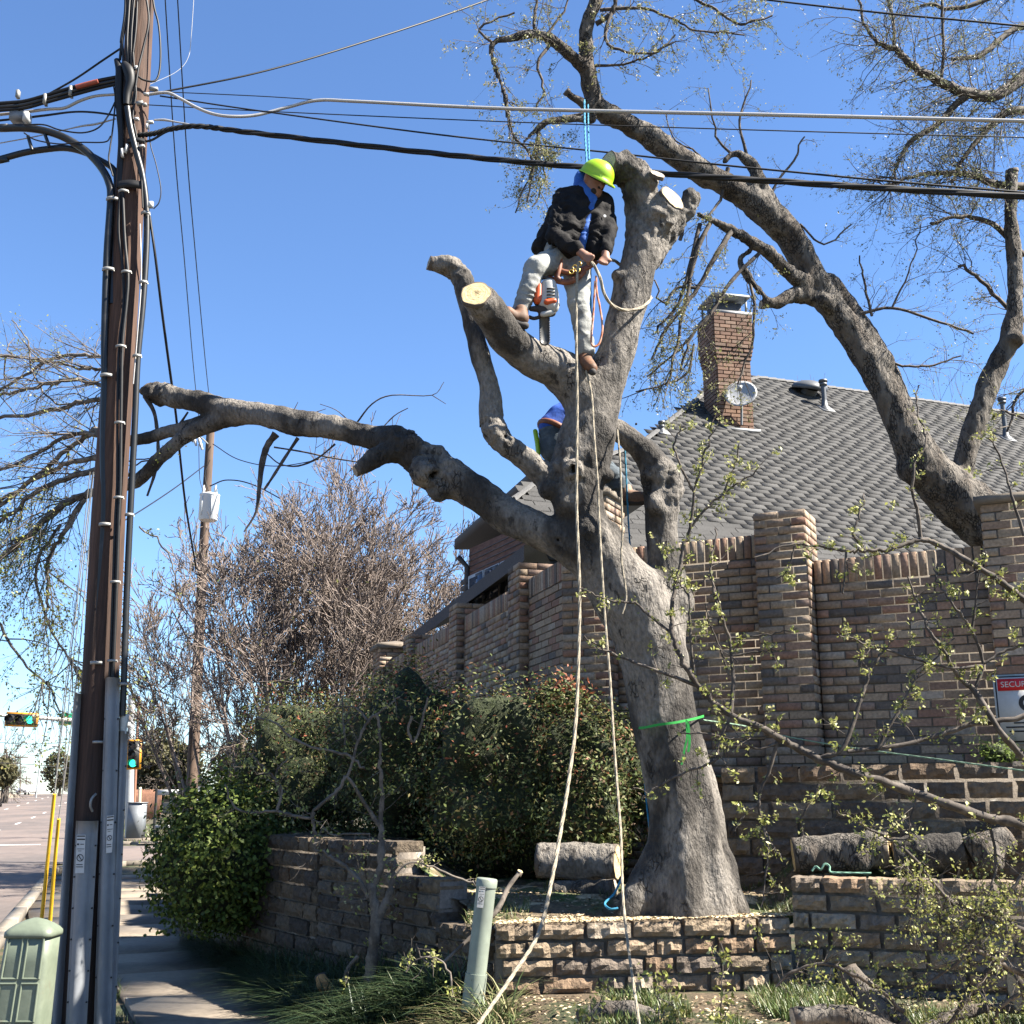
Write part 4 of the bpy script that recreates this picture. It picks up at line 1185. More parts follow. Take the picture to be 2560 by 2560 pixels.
for (x0, x1, v0, v1) in ((-.78, -.12, 2338, 2440), (.10, .78, 2338, 2440), (-.78, -.12, 2452, 2545), (.10, .78, 2452, 2545)):
    q = []
    for k, ins in ((0, 0.), (.0, .012)):
        pass
    fr = MB(); Y_ = lambda v: YD - pw(v) * .8
    def pp_(x, v, o): return P(pu(v), v, YD) + np.array([x * pw(v), -pw(v) * .8 - o, 0])
    for (xa, va, xb, vb) in ((x0, v0, x1, v0), (x0, v1, x1, v1), (x0, v0, x0, v1), (x1, v0, x1, v1)):
        fr.tube([pp_(xa, va, -.002), pp_(xb, vb, -.002)], [.008, .008], 6)
    fr.build('panel_rib', GRN, pd, True)
mp_ = thing('marker_pipe', 'pale green capped plastic pipe standing in front of the stone wall corner', 'marker pipe', P(1182, 2510, 7.42))
MKG = mat('marker_green', (.185, .212, .172), .5, (.154, .176, .146), 5, .4, .6, .05, 30, col3=(.16, .16, .12), n3=7, n3lo=.62, n3hi=.72)
p0_, p1_ = P(1180, 2530, 7.42), P(1217, 2203, 7.42); ax_ = nrm(p1_ - p0_); L_ = np.linalg.norm(p1_ - p0_)
MB().lathe(p0_, ax_, [(0, .061), (L_, .061)], 28).build('pipe', MKG, mp_, True)
MB().lathe(p1_ - ax_ * .035, ax_, [(0, .066), (.045, .066), (.052, .060), (.054, .01)], 28).build('pipe_cap', MKG, mp_, False)
MB().lathe(p0_, ax_, [(0, .067), (.22, .067)], 28).build('coupling', MKG, mp_, True)
sticker([(1198, 2216), (1214, 2217), (1208, 2270), (1192, 2268)], -.072, mp_, 7.42)
# ================================================================== the big pollarded tree
BARK = mat('smooth_grey_bark', (.15, .135, .117), .9, (.030, .026, .022), 2.6, .42, .60, .30, 44, 1., 46, .03, stretch=(1, 1, .5), col3=(.03, .026, .022), n3=13, n3lo=.56, n3hi=.66, crack=(34., .10, (.02, .017, .015), .04))
BARKR = mat('rough_grey_bark', (.11, .097, .082), .92, (.065, .052, .04), 5, .42, .6, .3, 40, 1., 34, .03, stretch=(1, 1, .35), col3=(.03, .026, .021), n3=14, n3lo=.56, n3hi=.66, crack=(46., .14, (.018, .015, .013), .16))
PALEB = mat('pale_branch_bark', (.15, .13, .11), .9, (.06, .05, .042), 9, .45, .6, .2, 50, .4, 50, .006)
BARKD = mat('dark_twig_bark', (.042, .034, .028), .9, (.085, .07, .057), 12, .45, .6, .2, 60, .4, 60, .005)
TWG = mat('pale_twig_bark', (.115, .097, .08), .9, (.06, .05, .041), 9, .45, .6, .2, 60)
CUT = mat('fresh_cut_wood', (.50, .385, .20), .8, (.41, .29, .135), 12, .45, .62, .12, 50, .3, 70, .004, col3=(.34, .22, .10), n3=22, n3lo=.66, n3hi=.72)
CUTO = mat('weathered_cut_wood', (.36, .31, .245), .9, (.25, .21, .16), 14, .45, .6, .15, 50, .4, 60, .005)
CUTR = mat('sawn_wood_rings', (1, 1, 1), .85, src='attr', grain=.18, gscale=90, bump=.4, bscale=110, bdist=.004)
LEAF = mat('leaf', (1, 1, 1), .5, src='attr', grain=0, trans=.35, spec=.3)
def w1(u, v, Y): return P(u, v, Y)
def limb(spec, n=4):
    p, r = pl(spec, n)
    return chain(p, r), p, r
def cutter(end, axis, R=.25):
    return (np.asarray(end, float), nrm(np.asarray(axis, float)), R, R, -2)
def cut_face(end, axis, rad, parent, m=CUT, sq=1.):
    """sawn disc with growth rings, a darker heart and a dark bark rim"""
    axis = nrm(np.asarray(axis, float)); end = np.asarray(end, float)
    ref = nrm(np.cross(axis, [0, 0, 1.])); b2 = np.cross(ref, axis)
    old = m is not CUT
    base = np.array([.33, .285, .225]) if old else np.array([.50, .385, .20])
    n, K = 32, 13; Vs, C = [], []
    ctr = (ref * rng.uniform(-.12, .12) + b2 * rng.uniform(-.12, .12)) * rad
    ph = rng.uniform(0, 6, 3)
    for j in range(K + 1):
        f = j / K
        for k in range(n):
            a = 2 * math.pi * k / n; r = rad * (1 + .05 * math.sin(2 * a + ph[0]) + .03 * math.sin(5 * a + ph[1]) + .015 * math.sin(9 * a + ph[2])) * f
            Vs.append(end + ctr * (1 - f) + r * (math.cos(a) * ref + math.sin(a) * b2 * sq) + axis * (.004 + .0025 * rng.uniform(-1, 1)))
    F = [[j * n + k, j * n + (k + 1) % n, (j + 1) * n + (k + 1) % n, (j + 1) * n + k] for j in range(K) for k in range(n)]
    for j in range(K):
        t = base * (.80 if j % 2 else 1.05) * (.72 if j < 3 else 1.)
        if j == K - 1: t = np.array([.07, .055, .042])
        for k in range(n):
            C.append(t * rng.uniform(.86, 1.1))
    o = len(Vs)
    Vs += [v - axis * .03 for v in Vs[K * n:]]
    F += [[K * n + k, K * n + (k + 1) % n, o + (k + 1) % n, o + k] for k in range(n)]; C += [np.array([.07, .055, .042])] * n
    return MB().add(np.array(Vs), np.array(F), np.array(C)).build('cut_face', CUTR, parent, attr=True)
def uncut(V, cl_):
    m = np.ones(len(V))
    for e, a, r in cl_:
        q = V - e; h_ = q @ nrm(np.asarray(a, float)); rr = np.linalg.norm(q, axis=1)
        m = np.where(rr < 1.7 * r, np.minimum(m, np.clip((-h_ - .03) / .05, 0, 1)), m)
    return m
def px2m(px, v, Y): return px * zc(v, Y) / FPX
def barkbump(a1=.012, s1=5., a2=.006, s2=18.):
    return lambda V: a1 * fbm(V * np.array([s1, s1, s1 * .6]), 3) + a2 * fbm(V * np.array([s2, s2, s2 * .5]) + 9, 2)
A = thing('pollarded_tree', 'huge grey tree cut back to bare stubs, worker standing in its fork', 'tree', P(1716, 2270, 8.15))
prims, SK = [], {}
def addl(key, spec, n=4):
    c, p, r = limb(spec, n); prims.append(c); SK[key] = (p, r)
addl('trunk', [(1722, 2330, 8.15, 140), (1716, 2251, 8.15, 128), (1712, 2185, 8.15, 114), (1715, 2119, 8.15, 100), (1711, 2019, 8.15, 91), (1686, 1909, 8.15, 85), (1657, 1777, 8.15, 83), (1638, 1660, 8.12, 86), (1612, 1570, 8.1, 90), (1580, 1490, 8.08, 90)])
for q in ([(1650, 2170, 8.1, 52), (1600, 2250, 8.0, 38), (1560, 2300, 7.95, 25)], [(1790, 2170, 8.1, 50), (1835, 2240, 8.0, 34), (1875, 2300, 7.97, 20)], [(1700, 2190, 8.05, 60), (1690, 2270, 7.93, 44), (1680, 2310, 7.87, 30)], [(1745, 2200, 8.05, 50), (1770, 2270, 7.93, 36), (1780, 2310, 7.88, 24)], [(1640, 2180, 8.2, 40), (1570, 2260, 8.4, 25)]):
    addl('root', q, 2)
addl('main', [(1600, 1540, 8.1, 88), (1535, 1440, 8.08, 82), (1484, 1370, 8.05, 74), (1452, 1290, 8.03, 63), (1440, 1215, 8.02, 70), (1458, 1130, 8.02, 72), (1476, 1060, 8.02, 66), (1490, 1000, 8.02, 62)])
addl('s1', [(1490, 1000, 8.02, 60), (1520, 935, 8.02, 52), (1541, 880, 8.02, 48), (1559, 806, 8.02, 46), (1575, 739, 8.02, 48), (1595, 673, 8.02, 47), (1608, 620, 8.02, 47), (1608, 560, 8.02, 43), (1602, 500, 8.02, 40)])
addl('s1a', [(1612, 590, 8.02, 44), (1642, 545, 7.98, 39), (1680, 496, 7.92, 36)])
addl('s1b', [(1602, 510, 8.02, 40), (1592, 455, 8.0, 37), (1565, 425, 7.95, 36), (1520, 412, 7.88, 33)])
addl('s1d', [(1612, 462, 7.95, 26), (1643, 437, 7.83, 19)], 2)
addl('s1c', [(1625, 650, 8.1, 30), (1660, 600, 8.15, 27), (1700, 540, 8.15, 24), (1728, 495, 8.15, 21)])
addl('s4', [(1480, 1010, 8.02, 62), (1440, 962, 8.0, 58), (1395, 922, 7.93, 54), (1335, 896, 7.85, 48), (1280, 855, 7.75, 45), (1236, 792, 7.60, 44), (1190, 736, 7.44, 42)])
addl('s5', [(1425, 1235, 8.0, 42), (1375, 1205, 7.96, 35), (1335, 1165, 7.93, 30), (1290, 1128, 7.9, 27), (1250, 1094, 7.9, 27), (1232, 1058, 7.9, 28), (1224, 975, 7.9, 24), (1201, 888, 7.9, 22), (1183, 822, 7.9, 23), (1167, 756, 7.9, 22), (1157, 700, 7.9, 25), (1132, 668, 7.9, 24), (1074, 658, 7.88, 18)])
addl('d', [(1490, 1395, 8.05, 66), (1412, 1352, 8.03, 54), (1330, 1318, 8.05, 46), (1270, 1290, 8.1, 44), (1203, 1240, 8.15, 43), (1137, 1200, 8.2, 45), (1080, 1172, 8.25, 46), (1037, 1137, 8.3, 41), (1000, 1108, 8.35, 37), (921, 1092, 8.5, 32), (839, 1070, 8.6, 29), (739, 1055, 8.75, 31), (640, 1034, 8.95, 31), (563, 1024, 9.1, 30), (480, 1002, 9.25, 25), (400, 985, 9.4, 25), (364, 970, 9.45, 19)])
addl('dst', [(1012, 1112, 8.33, 33), (950, 1140, 8.25, 24), (890, 1178, 8.2, 14)])
addl('d2', [(600, 1038, 9.05, 22), (520, 1056, 9.2, 20), (430, 1078, 9.3, 17), (350, 1098, 9.4, 15), (290, 1100, 9.5, 12), (235, 1072, 9.6, 9)])
addl('d3', [(560, 1045, 9.1, 21), (470, 1085, 9.2, 19), (400, 1145, 9.3, 18), (350, 1196, 9.4, 16), (285, 1222, 9.5, 13), (225, 1232, 9.6, 10)])
addl('s2', [(1650, 1580, 8.15, 66), (1672, 1480, 8.15, 50), (1660, 1400, 8.15, 42), (1652, 1320, 8.15, 40), (1655, 1250, 8.15, 43), (1652, 1192, 8.15, 46), (1625, 1150, 8.15, 37), (1590, 1112, 8.18, 31), (1545, 1078, 8.22, 29), (1490, 1045, 8.2, 28)])
addl('collar', [(1434, 1175, 7.95, 30), (1434, 1172, 7.80, 25)], 2)
for u, v, Y, r in ((1690, 1505, 8.12, 46), (1668, 1240, 8.08, 30), (1638, 1265, 8.05, 24), (1684, 1200, 8.1, 22), (1062, 1180, 8.1, 34), (1095, 1225, 8.15, 26), (1030, 1110, 8.2, 24), (985, 1098, 8.3, 26), (1240, 1075, 7.85, 16), (1265, 1110, 7.85, 16), (1370, 1225, 7.9, 26), (1350, 1075, 8.0, 5), (1410, 1260, 7.92, 30), (1625, 575, 7.95, 24), (1655, 525, 8.0, 22), (1590, 1060, 7.99, 8), (1508, 1090, 7.92, 30), (1520, 1190, 7.95, 18), (1470, 1330, 7.9, 34), (1545, 690, 7.95, 18), (1465, 1000, 7.92, 30)):
    c = P(u, v, Y); r = px2m(r, v, Y); prims.append((c, c + 1e-4, r, r))
# holes and saw cuts
for u, v, Y, r in ((1434, 1172, 7.76, 13), (1080, 1187, 8.06, 15), (1212, 1062, 7.80, 6), (1262, 1092, 7.78, 7), (1652, 436, 7.80, 8), (1668, 1182, 7.98, 8), (1395, 1350, 7.86, 3)):
    c = P(u, v, Y); q = P(u, v, Y + .10); r = px2m(r, v, Y); prims.append((c, q, r, r * .8, -1))
cuts = [('s4', (-.12, -.90, .42), 40, CUT, 1.), ('s1a', (.62, -.70, .35), 35, CUT, 1.), ('s1b', (-.78, -.58, .10), 33, CUTO, 1.), ('s1d', (.35, -.75, .55), 19, CUTO, .8), ('s5', (-.93, -.3, .2), 18, CUTO, 1.), ('d', (-.6, -.2, .75), 20, CUTO, 1.), ('dst', (-.8, -.3, -.4), 13, CUTO, 1.)]
for k, ax, r, m, sq in cuts:
    prims.append(cutter(SK[k][0][-1], ax, SK[k][1][-1] * 1.9))
H = .017
V, F = sdf(prims, H, .035)
V = relax(V, F, 1, .5)
N = vnormals(V, F)
hgt = np.clip((V[:, 2] - 1.0) / 1.2, 0, 1)
gn = np.zeros(len(V))
for u, v, Y, r in ((1595, 440, 7.95, .30), (1640, 560, 8.0, .26), (1720, 510, 8.15, .16), (1075, 1175, 8.2, .26), (1000, 1105, 8.3, .20), (1655, 1210, 8.12, .24), (1430, 1180, 7.95, .22), (1480, 1330, 8.0, .22), (1245, 1080, 7.9, .14), (1140, 680, 7.9, .14), (400, 985, 9.4, .2)):
    gn = np.maximum(gn, np.clip(1.4 - np.linalg.norm(V - P(u, v, Y), axis=1) / r, 0, 1))
gnarl = gn * (.030 * fbm(V * 9, 3) + .016 * (1 - 2 * np.abs(vnoise(V * 22))))
flute = .022 * (1 - hgt) * np.sin(np.arctan2(V[:, 1] - 8.15, V[:, 0] - 1.25) * 7 + 2 * V[:, 2])
V = V + N * ((barkbump(.013, 4.5, .007, 15)(V) + flute + gnarl) * uncut(V, [(SK[k][0][-1], ax, SK[k][1][-1]) for k, ax, _, _, _ in cuts]))[:, None]
MB().add(V, F).build('trunk', BARK, A, True)
for k, ax, r, m, sq in cuts:
    e = SK[k][0][-1]; cut_face(e + nrm(np.array(ax)) * .004, ax, SK[k][1][-1] * (1.04 if k != 's4' else 1.0), A, m, sq)
# thin shoots left on the long limb
for spec in ([(890, 1060, 8.55, 2.2), (930, 1010, 8.5, 1.8), (980, 988, 8.5, 1.5), (1080, 988, 8.5, 1.1), (1110, 955, 8.5, .8)], [(1080, 988, 8.5, 1.2), (1115, 1010, 8.5, .7)], [(945, 1082, 8.5, 2), (985, 1040, 8.5, 1.5), (1020, 1020, 8.5, 1)], [(870, 1050, 8.6, 1.6), (840, 1025, 8.6, 1.2), (800, 1010, 8.6, .9)], [(775, 1035, 8.7, 1.4), (815, 1022, 8.7, .8)], [(735, 1025, 8.7, 1.2), (745, 1005, 8.7, .7)],
             [(690, 1085, 8.85, 10), (668, 1115, 8.85, 8), (655, 1160, 8.85, 8), (648, 1220, 8.85, 6), (640, 1280, 8.85, 3.5), (610, 1330, 8.85, 2)], [(745, 1095, 8.8, 4.5), (715, 1140, 8.8, 4), (680, 1195, 8.8, 3.5), (660, 1225, 8.8, 3)], [(838, 1110, 8.7, 2.5), (795, 1145, 8.7, 2.5), (745, 1165, 8.7, 2.2), (700, 1160, 8.7, 2), (668, 1135, 8.7, 2)], [(685, 1118, 8.8, 2.5), (760, 1130, 8.8, 2.2), (830, 1145, 8.8, 2), (895, 1155, 8.7, 1.6)],
             [(362, 990, 9.4, 7), (385, 1030, 9.35, 5), (393, 1080, 9.35, 4.5), (395, 1130, 9.35, 4.2), (388, 1180, 9.35, 4), (368, 1240, 9.35, 3)], [(430, 1090, 9.3, 5), (470, 1030, 9.3, 2.5)]):
    p, r = pl(spec, 4); MB().tube(p, r * (1 + .15 * rng.uniform(-1, 1, len(r))), 6).build('shoot', BARKD, A, True)
# the brush still hanging from the end of the long limb, left of the pole
SPR = [(.20, .23, .05), (.26, .28, .07), (.15, .19, .04), (.28, .28, .10), (.20, .17, .06)]
def crown(parent, src, n1, L1, r1, lv=((6, .55), (4, .5)), ang=.8, up=0., wob=.22, leafn=2, leaf=.03, cols=SPR, m=TWG, bias=None, names=('twigs', 'leaves'), leafspread=.02, K=5, t0=0., lmask=1., sides=3, aspect=.5):
    """src: list of (points, radii, weight); scatter n1 branches on them and recurse"""
    b = MB(); wts = np.array([s[2] if len(s) > 2 else 1. for s in src]); wts = wts / wts.sum()
    ch = rng.choice(len(src), n1, p=wts)
    p0, d0 = [], []
    for c in ch:
        pts, rad = src[c][0], src[c][1]
        t = rng.uniform(t0, .999) * (len(pts) - 1); k = int(t)
        tg = nrm(pts[k + 1] - pts[k]); p0.append(lerp(pts[k], pts[k + 1], t - k))
        sd = nrm(np.cross(tg, rng.normal(0, 1, 3))); a = ang * rng.uniform(.5, 1.4)
        d0.append(tg * math.cos(a) + sd * math.sin(a) + (0 if bias is None else np.array(bias)))
    L = L1 * rng.uniform(.45, 1.25, n1); r = r1 * rng.uniform(.6, 1.2, n1)
    cur = sprout(np.array(p0), np.array(d0), L, r, K, wob, up)
    V, F = tubes(*cur, sides + 1); b.add(V, F)
    term = [cur]
    for (m_, lr) in lv:
        cur = sprout(*kids(*cur, m_, .2, 1., .75, lr, .62), 4, wob, up * 1.3)
        V, F = tubes(*cur, sides); b.add(V, F); term.append(cur)
    b.build(names[0], m, parent)
    if leafn > 0:
        lf = MB(); Pn = np.concatenate([t[0][:, 1:].reshape(-1, 3) for t in term[1:]])
        if lmask < 1: Pn = Pn[rng.uniform(0, 1, len(Pn)) < lmask]
        q = np.repeat(Pn, leafn, 0) + rng.normal(0, leafspread, (len(Pn) * leafn, 3))
        leaves(lf, q, leaf, cols, aspect=aspect)
        lf.build(names[1], LEAF, parent, attr=True)
arc = [[(290, 895, 9.5, 5), (250, 892, 9.6, 5), (190, 885, 9.7, 4.6), (120, 902, 9.8, 4), (60, 940, 9.9, 3.6), (-40, 1000, 10, 3)],
       [(300, 935, 9.5, 4), (250, 922, 9.6, 4), (200, 922, 9.7, 3.5), (130, 905, 9.8, 3), (40, 892, 9.9, 2.5), (-40, 886, 10, 2)],
       [(310, 985, 9.5, 7), (248, 962, 9.6, 6), (180, 950, 9.6, 5.5), (110, 962, 9.7, 5), (40, 980, 9.8, 4), (-40, 995, 9.9, 3.5)],
       [(300, 1010, 9.5, 6), (245, 998, 9.6, 6), (180, 1012, 9.7, 5.5), (90, 1035, 9.8, 5), (-40, 1050, 9.9, 4)],
       [(270, 1090, 9.55, 8), (215, 1085, 9.6, 6), (150, 1100, 9.7, 5), (70, 1148, 9.8, 4.6), (-40, 1185, 9.9, 4)],
       [(240, 1075, 9.6, 8), (190, 1110, 9.7, 6), (130, 1160, 9.75, 6), (60, 1220, 9.8, 5.5), (-40, 1300, 9.9, 4.5)],
       [(290, 1150, 9.5, 8), (230, 1147, 9.6, 7), (170, 1160, 9.6, 6.5), (100, 1190, 9.7, 6), (30, 1235, 9.8, 5), (-40, 1280, 9.9, 4)],
       [(225, 1232, 9.6, 10), (160, 1262, 9.65, 9), (90, 1320, 9.7, 8), (30, 1375, 9.75, 7), (-40, 1420, 9.8, 6)],
       [(240, 1180, 9.6, 8), (160, 1195, 9.65, 7), (90, 1230, 9.7, 6), (20, 1290, 9.8, 5), (-40, 1330, 9.9, 4)],
       [(215, 1245, 9.6, 7), (160, 1330, 9.6, 6), (130, 1380, 9.65, 5), (118, 1440, 9.65, 4.5), (122, 1520, 9.7, 3.5)],
       [(150, 1310, 9.65, 4), (90, 1420, 9.7, 3.5), (120, 1560, 9.7, 3), (170, 1640, 9.7, 2.5), (215, 1690, 9.7, 2)],
       [(-30, 1500, 9.8, 4), (20, 1600, 9.8, 3.5), (70, 1665, 9.75, 3), (120, 1715, 9.7, 2.5), (150, 1780, 9.7, 2)],
       [(345, 1320, 9.4, 2.2), (390, 1345, 9.4, 2), (430, 1410, 9.4, 1.8), (445, 1480, 9.4, 1.4)], [(30, 800, 9.8, 1.2), (70, 850, 9.8, 2), (80, 930, 9.8, 2.4), (130, 1000, 9.75, 2.4), (180, 1010, 9.7, 2)],
       [(300, 1230, 9.5, 2), (340, 1160, 9.4, 2.2), (400, 1150, 9.3, 2)], [(280, 1180, 9.3, 2), (330, 1150, 9.3, 1.8), (400, 1145, 9.3, 1.5)]]
src = []
for spec in arc:
    p, r = pl(spec, 5); p = p + rng.normal(0, .008, p.shape); MB().tube(p, r, 6).build('hanging_branch', PALEB, A, True); src.append((p, r, len(p)))
crown(A, src[:9], 150, .6, .007, ((5, .55), (3, .5)), .55, -.02, .2, 1, .024, m=TWG, names=('twigs', 'leaves'), lmask=.2)
crown(A, src[7:12], 120, .65, .006, ((5, .55), (3, .5)), .9, -.16, .2, 2, .03, m=TWG, names=('twigs', 'leaves'), lmask=.4)
crown(A, src[12:], 16, .3, .003, ((3, .5),), .8, -.1, .2, 2, .026, m=BARKD, names=('twigs', 'leaves'), lmask=.8)

# ================================================================== sawn logs
def log(spec, label, ends=(1, 1), h=.014, name='log', kn=(), m=BARK, cutm=CUT, group=None):
    p, r = pl(spec, 4)
    t = thing(name, label, 'log', p[0], group)
    pr_ = [chain(p, r)]
    for u, v, Y, rr in kn:
        c = P(u, v, Y); rr = px2m(rr, v, Y); pr_.append((c, c + 1e-4, rr, rr))
    a0, a1 = nrm(p[0] - p[1]), nrm(p[-1] - p[-2])
    pr_ += [cutter(p[0], a0, r[0] * 2), cutter(p[-1], a1, r[-1] * 2)]
    bb_ = barkbump(.010, 6, .008, 20)
    solid('log_body', pr_, h, m, t, .02, lambda V: bb_(V) * uncut(V, [(p[0], a0, r[0]), (p[-1], a1, r[-1])]))
    for e, a, rr, f in ((p[0], a0, r[0], ends[0]), (p[-1], a1, r[-1], ends[1])):
        if f: cut_face(e + a * .003, a, rr * .985, t, cutm if f == 1 else CUTO)
    return t
log([(1345, 2150, 8.75, 43), (1440, 2153, 8.7, 44), (1543, 2155, 8.6, 43)], 'thick dark log lying left of the trunk under the shrub', (1, 1))
log([(1385, 2225, 8.65, 24), (1450, 2228, 8.6, 25), (1535, 2222, 8.5, 24)], 'thinner half-buried log under the thick dark log', (2, 2))
log([(1985, 2138, 8.28, 42), (2080, 2132, 8.24, 44), (2160, 2128, 8.18, 47), (2222, 2126, 8.12, 46)], 'split weathered log on the wall beside the trunk', (1, 1), kn=((2180, 2105, 8.1, 30), (2150, 2150, 8.1, 30)), m=BARKR)
log([(2236, 2140, 8.1, 44), (2320, 2135, 8.04, 46), (2410, 2125, 7.98, 45)], 'smooth grey log with bright sawn end on the wall', (1, 0))
log([(2425, 2140, 7.95, 46), (2470, 2120, 7.92, 44), (2525, 2092, 7.9, 26)], 'knotty log end at the right of the row on the wall', (0, 1), kn=((2440, 2105, 7.86, 24), (2480, 2150, 7.85, 30)), m=BARKR)
log([(2120, 2425, 6.35, 24), (2150, 2470, 6.3, 33), (2195, 2520, 6.2, 34), (2260, 2580, 6.1, 32)], 'short stub of sawn branch leaning in the grass', (2, 2), m=BARKR, name='log')
log([(1985, 2545, 5.95, 26), (2060, 2540, 5.95, 30), (2140, 2550, 5.9, 30), (2240, 2590, 5.85, 26)], 'split brown log lying at the bottom edge', (2, 1), m=BARKR, cutm=CUTO)
log([(1450, 2545, 6.75, 22), (1530, 2530, 6.7, 24), (1600, 2535, 6.65, 22), (1648, 2552, 6.6, 17)], 'grey branch section with pale cut end in the grass', (2, 1), m=BARKR)
log([(2290, 2590, 6.2, 14), (2380, 2540, 6.3, 15), (2470, 2520, 6.4, 13), (2580, 2525, 6.45, 12)], 'thin bent branch section lying on the sawdust', (2, 2), m=BARKR)
log([(2540, 2480, 6.3, 46), (2600, 2470, 6.3, 50)], 'dark stump piece at the right edge', (2, 1), m=BARKR, cutm=mat('rotten_wood', (.05, .03, .02), .95, grain=.3))
log([(800, 2440, 8.75, 13), (812, 2465, 8.72, 16), (838, 2490, 8.7, 14), (832, 2525, 8.65, 11)], 'torn orange-brown piece of wood beside the pavement', (1, 1), m=mat('torn_wood', (.52, .30, .12), .85, (.36, .19, .07), 9, .4, .6, .2, 30), h=.008)

# ================================================================== the tree behind the wall
B = thing('shade_tree', 'tall leaning tree behind the brick wall arching over the tree being cut', 'tree', P(2540, 2050, 10.6))
prims, SB = [], {}
def addb(key, spec, n=4):
    c, p, r = limb(spec, n); prims.append(c); SB[key] = (p, r)
addb('t', [(2620, 2150, 10.7, 84), (2600, 1800, 10.65, 80), (2570, 1500, 10.6, 76), (2520, 1360, 10.5, 72), (2440, 1285, 10.45, 68), (2370, 1228, 10.4, 62), (2315, 1165, 10.35, 54), (2268, 1090, 10.3, 44), (2225, 1000, 10.3, 36), (2180, 920, 10.3, 33), (2130, 840, 10.3, 32), (2080, 770, 10.25, 34), (2035, 700, 10.2, 36), (1980, 600, 10.1, 36), (1925, 540, 10, 35), (1850, 482, 9.9, 32), (1775, 440, 9.8, 30), (1700, 395, 9.7, 29), (1630, 345, 9.6, 27), (1560, 305, 9.5, 26), (1500, 272, 9.4, 25), (1478, 225, 9.35, 22), (1467, 150, 9.3, 17), (1466, 80, 9.25, 17), (1485, 20, 9.2, 18), (1512, -70, 9.2, 15)])
addb('t2', [(2290, 1130, 10.42, 40), (2240, 1000, 10.42, 33), (2195, 900, 10.42, 33), (2135, 800, 10.4, 30), (2070, 715, 10.35, 32)])
addb('b2', [(2390, 1240, 10.4, 40), (2408, 1180, 10.4, 27), (2432, 1080, 10.4, 27), (2475, 950, 10.4, 27), (2518, 860, 10.4, 24), (2536, 760, 10.4, 20), (2536, 640, 10.4, 18), (2526, 540, 10.4, 17), (2530, 425, 10.4, 17)])
addb('f1', [(1466, 175, 9.3, 15), (1426, 138, 9.2, 13), (1380, 102, 9.15, 12), (1340, 83, 9.1, 11), (1280, 96, 9.05, 9), (1235, 105, 9.0, 7), (1232, 150, 9.0, 5), (1262, 240, 9, 4.5), (1275, 330, 9, 3.5)])
addb('f2', [(1475, 272, 9.35, 15), (1440, 248, 9.3, 12), (1415, 228, 9.28, 11)])
addb('f3', [(1480, 296, 9.35, 13), (1420, 298, 9.25, 10), (1372, 303, 9.2, 9), (1340, 325, 9.2, 7), (1308, 356, 9.2, 3.5)])
addb('f4', [(2030, 722, 10.2, 20), (1985, 690, 10, 18), (1909, 623, 9.8, 15), (1830, 575, 9.7, 12), (1745, 535, 9.6, 9)])
addb('f5', [(2045, 745, 10.2, 22), (1985, 737, 10.05, 18), (1940, 755, 9.95, 14), (1902, 762, 9.9, 12)])
addb('f6', [(1860, 490, 9.9, 16), (1890, 430, 9.85, 13), (1860, 395, 9.85, 12), (1835, 385, 9.85, 9), (1810, 405, 9.85, 6)])
addb('f7', [(1950, 540, 10, 20), (1925, 500, 9.95, 16), (1900, 450, 9.9, 12), (1870, 395, 9.9, 9)])
addb('f8', [(1985, 735, 10.05, 10), (1930, 760, 9.9, 9), (1870, 690, 9.8, 9), (1850, 650, 9.8, 7), (1872, 630, 9.8, 6)])
for u, v, Y, r in ((2200, 905, 10.3, 36), (2185, 885, 10.42, 30), (2500, 1320, 10.2, 50), (2440, 1270, 10.3, 44), (2062, 755, 10.1, 24), (2540, 845, 10.3, 22), (2290, 1170, 10.32, 44)):
    c = P(u, v, Y); r = px2m(r, v, Y); prims.append((c, c + 1e-4, r, r))
for k, ax in (('b2', (-.1, -.2, 1)), ('f2', (-.75, -.4, .5)), ('f5', (-1, -.2, 0))):
    prims.append(cutter(SB[k][0][-1], ax, SB[k][1][-1] * 2))
V, F = sdf(prims, .022, .04)
V = relax(V, F, 1); N = vnormals(V, F)
V = V + N * barkbump(.014, 5, .010, 18)(V)[:, None]
MB().add(V, F).build('trunk', BARKR, B, True)
for k, ax in (('b2', (-.1, -.2, 1)), ('f2', (-.75, -.4, .5)), ('f5', (-1, -.2, 0))):
    cut_face(SB[k][0][-1], ax, SB[k][1][-1] * .95, B, CUTO)
LB_ = [(.20, .20, .08), (.16, .17, .055), (.26, .24, .13), (.13, .14, .05)]
def brs(parent, specs, m=BARKD, n=5, sides=5, name='branch'):
    s_ = []
    for sp in specs:
        p, r = pl(sp, n); p = p + rng.normal(0, .01, p.shape) * np.linspace(0, 1, len(p))[:, None]
        MB().tube(p, r, sides).build(name, m, parent, True); s_.append((p, r, np.linalg.norm(p[-1] - p[0])))
    return s_
